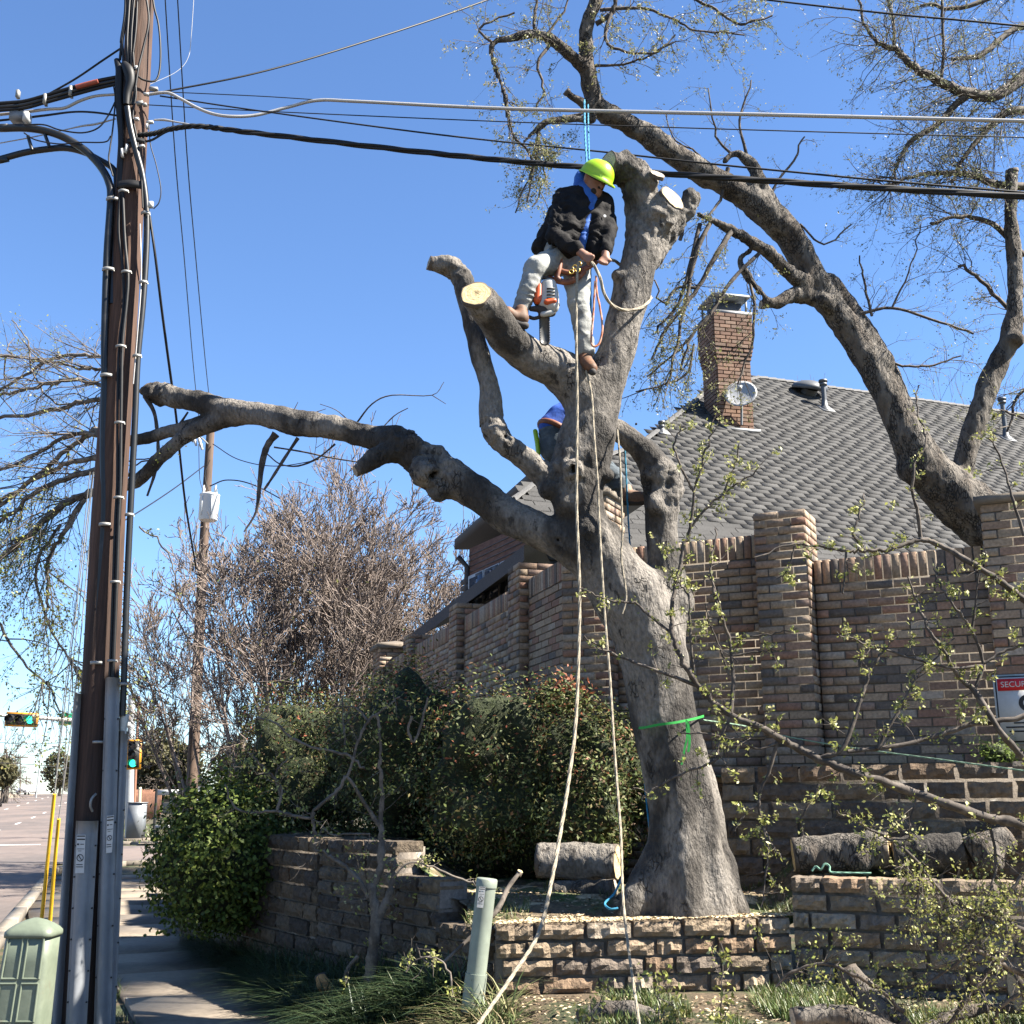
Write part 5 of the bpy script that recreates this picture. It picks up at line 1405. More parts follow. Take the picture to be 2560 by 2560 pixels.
s1 = brs(B, [[(1262, 240, 9, 4), (1280, 330, 9, 3.5), (1330, 400, 9, 3), (1320, 500, 9, 2.5)], [(1340, 90, 9.1, 5), (1335, 40, 9.1, 4), (1350, -40, 9.1, 3)], [(1360, 95, 9.1, 4), (1400, 40, 9.1, 3), (1440, -30, 9.1, 2)],
             [(1490, 60, 9.2, 7), (1530, 30, 9.15, 6), (1545, -30, 9.1, 5)], [(1530, 30, 9.15, 5), (1515, 75, 9.1, 5), (1520, 110, 9.1, 4), (1560, 125, 9.1, 3.5), (1640, 130, 9.1, 2.5), (1690, 90, 9.1, 2)], [(1500, 25, 9.2, 5), (1600, 20, 9.2, 4), (1680, 45, 9.2, 3), (1740, 75, 9.2, 2.5), (1860, 90, 9.2, 2)],
             [(1640, -40, 9.3, 4), (1740, 0, 9.3, 4), (1800, 30, 9.3, 3.5), (1850, 60, 9.3, 3), (1930, 40, 9.3, 2.5)], [(1485, 165, 9.3, 4), (1560, 160, 9.25, 3), (1620, 140, 9.2, 2.5), (1690, 100, 9.2, 1.8)], [(1380, 105, 9.15, 5), (1345, 160, 9.1, 4), (1360, 230, 9.1, 3), (1330, 280, 9.1, 2.5)], [(1235, 110, 9, 4), (1200, 70, 9, 3), (1290, 30, 9, 2.5)]], BARKD)
crown(B, s1 + [(*SB['f1'], 1.2)], 150, .40, .0045, ((4, .55), (3, .5)), .9, -.05, .25, 2, .030, LB_, m=TWG, lmask=.42, leafspread=.012, aspect=.35)
s2 = brs(B, [[(1500, 275, 9.3, 3), (1372, 303, 9.2, 3), (1345, 340, 9.2, 3), (1338, 390, 9.2, 3), (1365, 440, 9.2, 2.5), (1330, 520, 9.2, 2)], [(1340, 320, 9.2, 3), (1345, 370, 9.2, 3.5), (1320, 450, 9.2, 2.5), (1290, 530, 9.2, 2)]], BARKD)
crown(B, s2, 26, .38, .004, ((5, .55), (3, .5)), .8, -.08, .25, 2, .022, LB_, m=TWG, leafspread=.02, names=('twigs', 'leaves'))
s3 = brs(B, [[(1830, 575, 9.7, 8), (1790, 640, 9.6, 7), (1745, 720, 9.6, 6), (1700, 780, 9.55, 5), (1660, 830, 9.5, 4), (1630, 900, 9.5, 3)], [(1780, 550, 9.65, 6), (1745, 620, 9.6, 6), (1720, 720, 9.6, 5), (1690, 860, 9.55, 4), (1670, 960, 9.5, 3)],
             [(1909, 623, 9.8, 5), (1830, 700, 9.7, 5), (1780, 780, 9.65, 4.5), (1730, 840, 9.6, 4), (1700, 930, 9.6, 3)], [(1750, 560, 9.65, 6), (1715, 700, 9.6, 5), (1690, 770, 9.6, 4), (1640, 830, 9.6, 3)], [(1700, 600, 9.65, 5), (1720, 520, 9.65, 5)], [(1735, 860, 9.6, 3), (1710, 940, 9.6, 3), (1590, 980, 9.6, 2)], [(1770, 790, 9.6, 3), (1700, 870, 9.6, 3), (1620, 940, 9.6, 2)],
             [(1870, 690, 9.8, 4), (1885, 760, 9.8, 4), (1880, 860, 9.8, 3), (1840, 960, 9.8, 2)], [(1745, 720, 9.6, 4), (1690, 720, 9.6, 4), (1660, 760, 9.55, 3), (1640, 700, 9.55, 2)]], BARKD)
crown(B, s3, 105, .42, .005, ((4, .55), (3, .5)), .8, -.10, .25, 2, .030, LB_, m=BARKD, leafspread=.014, lmask=.4, aspect=.35)
s4 = brs(B, [[(1950, 540, 10, 4), (1930, 480, 10, 3.5), (1985, 400, 10, 3), (2010, 340, 10, 2)], [(1870, 400, 9.9, 5), (1850, 300, 9.9, 3), (1880, 200, 9.9, 2)], [(1835, 390, 9.85, 4), (1790, 340, 9.85, 3), (1770, 220, 9.85, 1.6)], [(1780, 440, 9.8, 3), (1740, 380, 9.8, 2.5), (1690, 350, 9.8, 2), (1660, 280, 9.8, 1.4)], [(2000, 560, 10, 3), (2060, 610, 10, 2.5), (2130, 560, 10, 2)],
             [(2130, 790, 10.3, 5), (2230, 770, 10.3, 4), (2330, 800, 10.3, 3.5), (2440, 835, 10.3, 3)], [(2180, 790, 10.3, 4), (2160, 700, 10.3, 3), (2150, 640, 10.3, 2)], [(2160, 850, 10.3, 4), (2240, 910, 10.3, 3.5), (2320, 915, 10.3, 3), (2400, 890, 10.3, 2)], [(2230, 770, 10.3, 3), (2280, 660, 10.3, 2), (2300, 560, 10.3, 1.5)], [(1820, 420, 9.8, 6), (1800, 500, 9.8, 4), (1760, 560, 9.75, 3)]], BARKD)
crown(B, s4, 70, .42, .004, ((4, .55), (2, .5)), .8, .0, .28, 1, .022, LB_, m=TWG, leafspread=.02, lmask=.4)

# ================================================================== the fine-twigged tree at the upper right
C = thing('leafing_tree', 'fine twigged tree with tiny new leaves filling the upper right corner', 'tree', P(2800, 2150, 11.6))
sc = brs(C, [[(2790, 2150, 11.6, 70), (2780, 1500, 11.6, 62), (2760, 900, 11.4, 54), (2730, 500, 11.2, 44), (2690, 250, 11, 34), (2640, 60, 10.8, 26), (2600, -200, 10.6, 20)]], BARKR, 5, 12, 'trunk')
sc = brs(C, [[(2690, 120, 10.8, 20), (2600, 160, 10.6, 18), (2533, 212, 10.4, 16), (2483, 238, 10.2, 15), (2417, 233, 10.1, 14), (2350, 205, 10, 12), (2284, 166, 9.9, 10), (2235, 123, 9.9, 8), (2195, 109, 9.9, 6)],
             [(2417, 240, 10.1, 10), (2384, 265, 10.1, 9), (2350, 305, 10.1, 8), (2284, 348, 10.1, 7), (2251, 391, 10.1, 5), (2230, 450, 10.1, 3.5)], [(2660, 470, 10.8, 12), (2500, 462, 10.5, 10), (2440, 440, 10.4, 9), (2384, 434, 10.3, 7), (2300, 436, 10.2, 5), (2200, 470, 10.2, 3)],
             [(2660, 300, 10.8, 14), (2540, 275, 10.5, 11), (2480, 310, 10.4, 9), (2420, 380, 10.3, 6), (2380, 460, 10.3, 4)], [(2560, 640, 10.6, 8), (2480, 560, 10.5, 7), (2400, 540, 10.4, 5), (2330, 560, 10.3, 4)], [(2640, 60, 10.8, 12), (2540, 70, 10.6, 9), (2460, 130, 10.4, 7), (2380, 150, 10.3, 5)],
             [(2195, 109, 9.9, 5), (2160, 60, 9.9, 4), (2140, -20, 9.9, 3)], [(2235, 123, 9.9, 5), (2235, 50, 9.9, 4), (2210, -30, 9.9, 3)], [(2353, 200, 10, 5), (2360, 120, 10, 4), (2355, 40, 10, 4), (2355, -40, 10, 3)], [(2600, 820, 10.8, 8), (2530, 780, 10.7, 6), (2450, 700, 10.6, 5), (2400, 660, 10.5, 4)], [(2600, -60, 10.8, 12), (2500, -20, 10.6, 8), (2400, 20, 10.5, 6), (2300, 10, 10.4, 4)], [(2650, 980, 11, 8), (2590, 960, 10.9, 6), (2540, 1000, 10.9, 4), (2520, 1080, 10.9, 3)]], BARKD)
LC_ = [(.12, .13, .06), (.15, .16, .085), (.10, .115, .055), (.17, .17, .10)]
crown(C, sc, 290, .62, .006, ((5, .5), (4, .5)), .85, -.05, .24, 1, .030, LC_, m=TWG, leafspread=.012, lmask=.55, aspect=.35)
crown(C, sc[:5], 120, .75, .006, ((5, .5), (4, .5)), .9, -.08, .22, 1, .030, LC_, m=BARKD, leafspread=.012, lmask=.55, aspect=.35)
# ================================================================== the climbing worker
SKIN = mat('skin', (.20, .10, .065), .6, grain=.08, gscale=60)
JKT = mat('black_jacket', (.008, .0075, .008), .8, (.013, .012, .012), 12, .4, .6, .15, 120, .5, 60, .01, spec=.12)
BLU = mat('blue_cloth', (.018, .09, .33), .8, (.012, .06, .24), 10, .4, .6, .1, 80, .4, 50, .008)
JEAN = mat('pale_jeans', (.22, .226, .216), .9, (.135, .14, .137), 7, .45, .62, .1, 90, .5, 40, .01)
BOOT = mat('brown_boot', (.14, .062, .03), .7, (.08, .04, .02), 14, .4, .6, .15, 60)
SOLE = mat('boot_sole', (.03, .026, .024), .8, grain=.1)
HVIS = mat('hivis_helmet', (.25, .43, .010), .35, grain=.03, spec=.5)
LEATH = mat('brown_leather', (.19, .065, .03), .6, (.12, .045, .025), 20, .4, .6, .12, 60)
DGL = mat('dark_lens', (.01, .01, .012), .1, grain=0, spec=.8)
ROPE = mat('cream_rope', (.26, .225, .167), .85, (.19, .162, .118), 30, .4, .6, .2, 160, .8, 180, .006)
ROPB = mat('blue_rope', (.018, .15, .25), .8, grain=.2, gscale=150)
ROPO = mat('orange_rope', (.42, .15, .075), .8, (.36, .23, .165), 30, .4, .6, .2, 150)
ORN = mat('orange_plastic', (.42, .07, .015), .45, grain=.05)
GRYW = mat('pale_grey_plastic', (.34, .335, .31), .5, grain=.06)
cloth = lambda a, s: (lambda V: a * .7 * fbm(V * s, 2) + a * (1 - 3 * np.abs(vnoise(V * np.array([8., 8., 22.]) + 2.5 * vnoise(V * 5)[:, None]))) * np.clip(vnoise(V * 6 + 3) + .55, 0, 1))
def W(u, v, Y): return P(u, v, Y)
def ch_(*pr): return [chain([W(*p[:3]) for p in pr], [p[3] for p in pr])]
pw_ = thing('person', 'worker in lime helmet and black jacket roped into the tree fork', 'person', P(1464, 925, 7.9))
Hc = W(1487, 452, 7.88); fd = nrm(np.array([.55, -.62, -.50])); sd_ = nrm(np.cross(fd, [0, 0, 1.])); uh = np.cross(sd_, fd)
body = [(Hc, Hc + 1e-4, .088, .088), (Hc + fd * .03 - uh * .05, Hc + fd * .055 - uh * .085, .068, .05), (Hc + fd * .085, Hc + fd * .108 - uh * .03, .012, .018),
        (Hc + fd * .085 - uh * .062 - sd_ * .018, Hc + fd * .085 - uh * .062 + sd_ * .018, .014, .014)]
for s in (-1, 1):
    body.append((Hc + sd_ * s * .085 - uh * .02, Hc + sd_ * s * .088 + uh * .02, .018, .022))
body += ch_((1480, 470, 7.9, .06), (1462, 487, 7.95, .06), (1455, 520, 7.97, .12), (1435, 600, 7.97, .12), (1418, 650, 7.97, .12))
body += ch_((1418, 500, 7.92, .05), (1390, 588, 7.80, .042), (1447, 627, 7.68, .03)) + ch_((1508, 508, 7.96, .05), (1520, 584, 7.86, .04), (1514, 632, 7.76, .028))
body += ch_((1395, 655, 7.92, .07), (1336, 670, 7.70, .055), (1300, 775, 7.72, .04)) + ch_((1440, 672, 7.95, .07), (1450, 765, 7.87, .055), (1462, 885, 7.9, .04))
def hand(wr, pm, tips, thumb):
    out = [(wr, pm, .03, .032)]
    side_ = nrm(np.cross(tips[0] - pm, [0, 1., 0]))
    for i in range(4):
        o = (i - 1.5) * .019
        k = pm + side_ * o + nrm(tips[0] - pm) * .035
        m_ = k + nrm(tips[0] - pm) * (.034, .038, .036, .028)[i]
        out += [(pm + side_ * o * .7, k, .013, .0105), (k, m_, .0105, .0095), (m_, m_ + nrm(tips[1] - m_) * .03, .0095, .008)]
    out += [(pm - side_ * .01, thumb, .014, .010)]
    return out
body += hand(W(1447, 627, 7.68), W(1461, 638, 7.66), (W(1480, 650, 7.63), W(1470, 664, 7.67)), W(1483, 641, 7.62))
body += hand(W(1514, 632, 7.76), W(1514, 646, 7.73), (W(1505, 662, 7.68), W(1496, 655, 7.74)), W(1527, 652, 7.69))
solid('body', body, .0095, SKIN, pw_, .016)
HAIR = mat('dark_hair', (.02, .014, .01), .9, grain=.2)
solid('beard', [(Hc + fd * .07 - uh * .085 - sd_ * .03, Hc + fd * .07 - uh * .085 + sd_ * .03, .028, .028), (Hc + fd * .097 - uh * .047 - sd_ * .022, Hc + fd * .097 - uh * .047 + sd_ * .022, .010, .010)], .007, HAIR, pw_, .01)
jk = ch_((1462, 508, 7.98, .135), (1455, 540, 7.99, .18), (1442, 590, 7.99, .19), (1428, 628, 8.0, .18)) + ch_((1428, 510, 7.86, .07), (1424, 570, 7.82, .075), (1418, 625, 7.84, .075)) + ch_((1496, 515, 7.90, .055), (1492, 570, 7.86, .065), (1486, 632, 7.86, .065))
jk += ch_((1462, 492, 7.96, .10), (1416, 500, 7.92, .095)) + ch_((1462, 492, 7.96, .09), (1507, 508, 7.97, .082))
jk += ch_((1412, 500, 7.90, .082), (1386, 590, 7.80, .068), (1442, 624, 7.69, .050)) + ch_((1510, 510, 7.96, .076), (1521, 585, 7.86, .062), (1515, 628, 7.775, .048))
jk += ch_((1415, 585, 8.05, .15), (1378, 608, 8.05, .115), (1356, 618, 8.03, .08)) + ch_((1400, 540, 8.0, .10), (1375, 600, 8.02, .10))
jo = solid('jacket', jk, .0115, JKT, pw_, .022, cloth(.010, 15.))
c_ = W(1511, 545, 7.83)
MB().lathe(c_ + np.array([0, -.03, 0]), (.2, -1, 0), [(0, .013), (.004, .012)], 12).build('badge', WHT, jo)
solid('hoodie', ch_((1466, 478, 7.93, .085), (1478, 500, 7.87, .05), (1474, 530, 7.855, .04), (1464, 570, 7.84, .038), (1455, 605, 7.835, .034), (1450, 632, 7.85, .03)) + ch_((1452, 452, 7.99, .055), (1458, 478, 7.97, .09)) + ch_((1455, 440, 7.97, .05), (1470, 430, 7.99, .05)), .010, BLU, pw_, .03, cloth(.005, 15.))
tr = ch_((1405, 635, 7.99, .14), (1440, 650, 7.98, .13)) + ch_((1396, 652, 7.93, .11), (1340, 668, 7.71, .080), (1320, 720, 7.70, .068), (1304, 768, 7.72, .058), (1300, 782, 7.72, .066)) + ch_((1440, 668, 7.95, .11), (1448, 765, 7.87, .080), (1458, 840, 7.88, .066), (1463, 878, 7.9, .070))
solid('trousers', tr, .0105, JEAN, pw_, .022, cloth(.011, 16.))
for nm, q, sq in (('boot', ch_((1302, 778, 7.68, .05), (1304, 796, 7.66, .052)) + ch_((1302, 796, 7.66, .05), (1283, 792, 7.63, .047), (1270, 780, 7.61, .042)), [(1313, 814, 7.66, .03), (1288, 806, 7.63, .03), (1262, 786, 7.60, .03)]),
                  ('boot', ch_((1463, 880, 7.9, .05), (1463, 902, 7.88, .052), (1474, 914, 7.78, .046), (1480, 920, 7.74, .04)), [(1460, 915, 7.9, .026), (1472, 924, 7.80, .028), (1482, 930, 7.72, .028)])):
    bo = solid(nm, q, .010, BOOT, pw_, .02)
    p, r = [W(*s[:3]) for s in sq], [s[3] for s in sq]
    solid('sole', [chain(p, r)], .010, SOLE, bo, .01)
# helmet: shell, brim, glasses
ha = nrm(np.array([.42, -.42, .80])); hb = Hc + uh * .02
hf = nrm(fd - (fd @ ha) * ha); hsd = np.cross(ha, hf)
Vh, Fh = [], []; nr, ns = 9, 28
for i in range(nr + 1):
    t = i / nr; a = t * math.pi / 2
    for k in range(ns):
        b_ = 2 * math.pi * k / ns
        r = .128 * math.sin(a) ** .9 if i else .001
        rf_ = 1.14 if math.cos(b_) > 0 else 1.08
        ridge = .007 * max(0, math.cos(2 * b_)) * math.sin(a * 2)
        Vh.append(hb + ha * (.015 + .128 * math.cos(a) + ridge) + hf * r * math.cos(b_) * rf_ + hsd * r * math.sin(b_))
for i in range(nr):
    for k in range(ns):
        Fh.append([i * ns + k, i * ns + (k + 1) % ns, (i + 1) * ns + (k + 1) % ns, (i + 1) * ns + k])
o0 = len(Vh)
for k in range(ns):
    b_ = 2 * math.pi * k / ns; e = .014 + .052 * max(0, math.cos(b_)) ** 1.5
    Vh.append(hb + ha * (.006 - .012 * max(0, math.cos(b_))) + hf * (.128 * (1.14 if math.cos(b_) > 0 else 1.08) + e) * math.cos(b_) + hsd * (.128 + .012) * math.sin(b_))
for k in range(ns):
    Fh.append([nr * ns + k, nr * ns + (k + 1) % ns, o0 + (k + 1) % ns, o0 + k])
for k in range(ns):
    Vh.append(Vh[o0 + k] - ha * .01 - hf * .004 * math.cos(2 * math.pi * k / ns))
    Fh.append([o0 + k, o0 + (k + 1) % ns, o0 + ns + (k + 1) % ns, o0 + ns + k])
hm = MB().add(np.array(Vh), Fh).build('helmet', HVIS, pw_, True)
gl = [Hc + fd * .088 + uh * .012 + sd_ * s * .09 - fd * abs(s) ** 2 * .045 for s in np.linspace(-1, 1, 9)]
MB().tube(gl, [.010, .014, .018, .019, .012, .019, .018, .014, .010], 8).build('sunglasses', DGL, pw_, True)
# work harness
hr = MB()
for spec in ([(1372, 648, 7.88, 7), (1392, 672, 7.82, 7), (1425, 682, 7.80, 7), (1462, 672, 7.82, 7), (1490, 655, 7.88, 7)], [(1402, 640, 7.82, 6), (1398, 675, 7.80, 7), (1393, 695, 7.80, 8), (1412, 706, 7.80, 8), (1440, 697, 7.80, 8), (1462, 678, 7.80, 6)], [(1362, 688, 7.85, 6), (1385, 700, 7.82, 7), (1412, 706, 7.80, 8)]):
    p, r = pl(spec, 5); hr.tube(p, r, 8)
hr.build('harness', LEATH, pw_, True)
BRASS = mat('brass', (.55, .38, .10), .35, metal=.8, grain=.05)
for u, v in ((1437, 668), (1444, 676), (1428, 680), (1448, 660)):
    a_ = [W(u, v, 7.77) + .016 * np.array([math.cos(t), -.2, math.sin(t)]) for t in np.linspace(0, 2 * math.pi, 13)]
    MB().tube(a_, [.005] * 13, 6).build('buckle', BRASS, pw_, True)
# ================================================================== chainsaw hanging from the belt
cs_ = thing('chainsaw', 'white and orange chainsaw hanging from the upper worker by its strap', 'chainsaw', P(1362, 850, 7.72))
YS = 7.72
solid('engine_housing', ch_((1376, 712, YS, .045), (1377, 735, YS, .058), (1378, 765, YS, .060)) + ch_((1366, 712, YS, .04), (1362, 760, YS, .05)), .009, GRYW, cs_, .02)
solid('fuel_cover', ch_((1347, 715, YS - .01, .03), (1345, 750, YS - .02, .035)), .009, ORN, cs_, .015)
solid('motor_block', ch_((1385, 752, YS - .05, .022), (1366, 755, YS - .06, .022)), .009, ORN, cs_, .015)
for k in range(4):
    MB().box(W(1377, 722 + k * 8, YS - .055), (.06, .02, .007)).build('cooling_slot', INK, cs_)
solid('base_cover', ch_((1328, 772, YS, .02), (1360, 772, YS - .01, .03), (1392, 762, YS - .01, .024)) + ch_((1356, 785, YS, .03), (1380, 782, YS, .03)), .009, SOLE, cs_, .015)
solid('side_cover', ch_((1357, 786, YS - .03, .022), (1378, 782, YS - .03, .022)), .009, GRYW, cs_, .015)
rubs([(1322, 792, YS, 5), (1335, 796, YS, 5), (1350, 790, YS, 5), (1345, 770, YS, 4), (1332, 740, YS, 4), (1340, 705, YS, 4), (1360, 694, YS, 5), (1378, 700, YS, 5)], 'handle', SOLE, cs_, 8, 4)
bar0, bar1 = W(1361, 788, YS), W(1362, 858, YS)
def barring(hw, t):
    out = []
    for s, e, a0 in ((1, bar0, 0), (-1, bar0, 0)): pass
    pts = [bar0 + np.array([hw, 0, 0]), bar1 + np.array([hw, 0, .02])] + [bar1 + np.array([hw * math.cos(a), 0, .02 - hw * math.sin(a)]) for a in np.linspace(.3, 2.84, 7)] + [bar1 + np.array([-hw, 0, .02]), bar0 + np.array([-hw, 0, 0])]
    return np.array(pts)
q = barring(.030, 0); n = len(q)
MB().add(np.vstack([q - [0, .003, 0], q + [0, .003, 0]]), [list(range(n)), [n + k for k in range(n)][::-1]] + [[k, (k + 1) % n, n + (k + 1) % n, n + k] for k in range(n)]).build('guide_bar', mat('bar_steel', (.07, .07, .068), .5, metal=.3, grain=.15), cs_)
qc = barring(.034, 0); cb_ = MB()
for i in range(n - 1):
    for f in np.linspace(0, 1, 1 + int(np.linalg.norm(qc[i + 1] - qc[i]) / .014), endpoint=False):
        cb_.box(lerp(qc[i], qc[i + 1], f), (.011, .009, .009))
cb_.build('chain', INK, cs_)
rubs([(1358, 690, 7.76, 1.5), (1357, 700, YS, 1.5)], 'strap', ROPB, cs_, 6, 2)
# ================================================================== second worker, half hidden behind the stem
p2 = thing('person', 'worker in blue shirt and jeans mostly hidden behind the main stem', 'person', P(1590, 1262, 8.38))
SH2 = mat('blue_shirt', (.018, .075, .36), .8, (.014, .055, .27), 9, .4, .6, .1, 60, .4, 40, .008)
JN2 = mat('dark_jeans', (.045, .06, .075), .85, (.08, .10, .115), 9, .42, .6, .12, 90, .5, 40, .01)
BT2 = mat('worn_boot', (.11, .07, .05), .75, (.2, .12, .08), 12, .45, .6, .15, 60)
body = ch_((1392, 1105, 8.45, .12), (1440, 1060, 8.5, .12), (1485, 1015, 8.5, .06), (1492, 1000, 8.5, .085)) + ch_((1460, 1060, 8.55, .05), (1478, 1100, 8.5, .04), (1470, 1140, 8.45, .03)) + ch_((1470, 1040, 8.6, .05), (1500, 1090, 8.62, .04), (1490, 1130, 8.6, .03))
body += ch_((1400, 1120, 8.45, .07), (1500, 1160, 8.45, .06), (1562, 1230, 8.4, .04)) + ch_((1392, 1120, 8.5, .07), (1415, 1200, 8.5, .05), (1425, 1270, 8.5, .04))
body += hand(W(1470, 1140, 8.45), W(1468, 1152, 8.43), (W(1466, 1170, 8.42), W(1460, 1175, 8.45)), W(1474, 1160, 8.40)) + hand(W(1490, 1130, 8.6), W(1489, 1142, 8.6), (W(1488, 1160, 8.6), W(1484, 1166, 8.6)), W(1494, 1152, 8.58))
solid('body', body, .0095, SKIN, p2, .018)
solid('shirt', ch_((1383, 1068, 8.45, .115), (1405, 1050, 8.47, .13), (1440, 1040, 8.5, .15), (1470, 1030, 8.52, .10)) + ch_((1460, 1052, 8.55, .07), (1478, 1098, 8.5, .055)), .013, SH2, p2, .03, cloth(.006, 12.))
solid('jeans', ch_((1388, 1092, 8.45, .13), (1392, 1115, 8.45, .14), (1405, 1105, 8.46, .13)) + ch_((1398, 1122, 8.45, .11), (1500, 1158, 8.45, .085), (1556, 1218, 8.41, .07)) + ch_((1388, 1118, 8.5, .10), (1415, 1200, 8.5, .075), (1424, 1260, 8.5, .065)), .013, JN2, p2, .03, cloth(.008, 11.))
bo = solid('boot', ch_((1562, 1222, 8.4, .055), (1568, 1240, 8.38, .055), (1600, 1245, 8.33, .05), (1618, 1246, 8.30, .042)), .011, BT2, p2, .02)
solid('sole', ch_((1563, 1256, 8.38, .026), (1595, 1256, 8.33, .026), (1625, 1252, 8.28, .026)), .010, SOLE, bo, .01)
bo = solid('boot', ch_((1424, 1262, 8.5, .05), (1426, 1280, 8.48, .05), (1432, 1290, 8.40, .045)), .011, BT2, p2, .02)
solid('sole', ch_((1424, 1297, 8.5, .024), (1434, 1300, 8.40, .024)), .010, SOLE, bo, .01)
bl = MB()
ca, ax_ = W(1388, 1078, 8.45), nrm(W(1400, 1065, 8.47) - W(1376, 1108, 8.45)); e1_ = nrm(np.cross(ax_, [0, 1., 0])); e2_ = np.cross(ax_, e1_)
lp = [ca + .135 * (math.cos(t) * e1_ + math.sin(t) * e2_) for t in np.linspace(0, 2 * math.pi, 25)]
V, F = tube(lp, [.022] * 25, 8); bl.add(V, F).build('tool_belt', LEATH, p2, True)
for t in (3.9, 4.5, 5.1):
    q = ca + .155 * (math.cos(t) * e1_ + math.sin(t) * e2_)
    MB().tube([q + .014 * np.array([math.cos(a), 0, math.sin(a)]) for a in np.linspace(0, 2 * math.pi, 11)], [.004] * 11, 6).build('ring', STR, p2, True)
solid('vest_strap', ch_((1338, 1078, 8.42, .02), (1342, 1100, 8.40, .02), (1346, 1135, 8.40, .018)), .009, HVIS, p2, .01)
hb2 = W(1492, 996, 8.5)
MB().lathe(hb2, (.2, .1, 1), [(0, .15), (.012, .15), (.015, .125), (.07, .115), (.11, .08), (.13, .01)], 24).build('helmet', HVIS, p2, True)

# ================================================================== ropes and straps
def rope(spec, label, m=ROPE, name='rope', group='ropes in the tree', n=10):
    p, r = pl(spec, n)
    d = np.concatenate([[0], np.cumsum(np.linalg.norm(np.diff(p, axis=0), axis=1))])
    s = np.arange(0, d[-1], max(.012, r.mean() * 1.2)); q = np.stack([np.interp(s, d, p[:, k]) for k in range(3)], 1); rr = np.interp(s, d, r)
    a, b = frames(q[None]); tw = s / (rr * 5.5)
    bb = MB()
    for k in range(3):
        t = tw + k * 2.094
        o = q + (np.cos(t)[:, None] * a[0] + np.sin(t)[:, None] * b[0]) * (rr * .42)[:, None]
        V, F = tube(o, rr * .62, 6); bb.add(V, F)
    return tag(bb.build(name, m, None, True), label, 'rope', group)
rope([(1446, 655, 7.66, 3.6), (1443, 690, 7.66, 3.6), (1441, 780, 7.62, 3.6), (1441, 880, 7.58, 3.8), (1443, 1000, 7.55, 4), (1442, 1150, 7.5, 4), (1442, 1280, 7.45, 4.2), (1449, 1479, 7.35, 4.4), (1446, 1661, 7.2, 4.6), (1439, 1810, 7.05, 4.8), (1426, 1920, 6.9, 5), (1406, 2052, 6.7, 5), (1379, 2202, 6.4, 5.2), (1346, 2334, 6.15, 5.2), (1280, 2440, 5.9, 5.2), (1190, 2570, 5.6, 5.4)], 'long cream rope curving away to the lower left, thicker one')
rope([(1465, 926, 7.74, 3), (1479, 988, 7.72, 3), (1485, 1087, 7.66, 3.2), (1494, 1203, 7.6, 3.2), (1497, 1280, 7.6, 3.2), (1505, 1429, 7.5, 3.3), (1515, 1578, 7.4, 3.4), (1525, 1694, 7.3, 3.4), (1535, 1860, 7.1, 3.5), (1542, 1953, 7.0, 3.6), (1552, 2086, 6.8, 3.7), (1558, 2251, 6.5, 3.8), (1575, 2400, 6.2, 4), (1600, 2570, 5.8, 4.2)], 'thinner cream rope hanging straight down past the trunk')
rope([(1543, 1074, 7.86, 2.8), (1549, 1140, 7.82, 2.8), (1552, 1203, 7.8, 2.8), (1556, 1330, 7.78, 2.8), (1553, 1396, 7.78, 2.8), (1565, 1479, 7.78, 2.8), (1563, 1510, 7.78, 2.8), (1555, 1536, 7.78, 2.6)], 'short loose rope end ending halfway down the main stem')
rope([(1470, 646, 7.66, 4.2), (1488, 668, 7.62, 4.2), (1502, 700, 7.6, 4.2), (1512, 738, 7.62, 4.2), (1535, 766, 7.68, 4.2), (1570, 776, 7.78, 4.2), (1605, 768, 7.88, 4.2), (1626, 748, 8.02, 4.2), (1622, 738, 8.14, 4.2), (1590, 700, 8.2, 4.2), (1548, 660, 8.1, 4.2), (1530, 650, 7.95, 4.2), (1514, 650, 7.74, 4.2)], 'cream lanyard looped round the upright stem at the worker\'s waist')
rope([(1461, 250, 9.05, 2.6), (1462, 320, 8.6, 2.6), (1466, 400, 8.22, 2.6), (1472, 500, 8.14, 2.6), (1476, 640, 8.08, 2.6), (1476, 720, 7.98, 2.6), (1478, 800, 7.98, 2.6), (1480, 880, 7.97, 2.6)], 'blue climbing rope running up to the limb of the tree behind', ROPB)
rope([(1470, 262, 9.1, 2.2), (1471, 330, 8.65, 2.2), (1473, 400, 8.28, 2.2)], 'second blue strand beside the climbing rope above the helmet', ROPB)
rope([(1562, 1120, 8.3, 2.4), (1566, 1200, 8.3, 2.4), (1572, 1320, 8.3, 2.4), (1582, 1445, 8.25, 2.4), (1592, 1600, 8.35, 2.4), (1602, 1800, 8.35, 2.4), (1610, 1930, 8.3, 2.5), (1617, 2010, 8.2, 2.5), (1624, 2075, 8.1, 2.5)], 'blue rope hanging down behind the fork beside the trunk', ROPB)
rope([(1552, 2200, 8.05, 3), (1535, 2235, 8.0, 3), (1512, 2258, 7.95, 3), (1525, 2272, 7.9, 3), (1548, 2270, 7.9, 3)], 'blue rope tail on the ground beside the trunk', ROPB)
rope([(1490, 690, 7.72, 2.8), (1492, 730, 7.72, 2.8), (1500, 770, 7.72, 2.8), (1506, 820, 7.72, 3), (1498, 858, 7.72, 3), (1484, 866, 7.72, 3), (1478, 850, 7.74, 3), (1482, 800, 7.76, 2.8), (1486, 740, 7.76, 2.8), (1488, 700, 7.76, 2.8)], 'orange rope loop hanging beside the worker\'s straight leg', ROPO)
GST = mat('green_webbing', (.015, .24, .035), .7, grain=.12, gscale=80)
gs = thing('green_strap', 'bright green webbing strap tied round the lower trunk', 'strap', P(1720, 1800, 7.87))
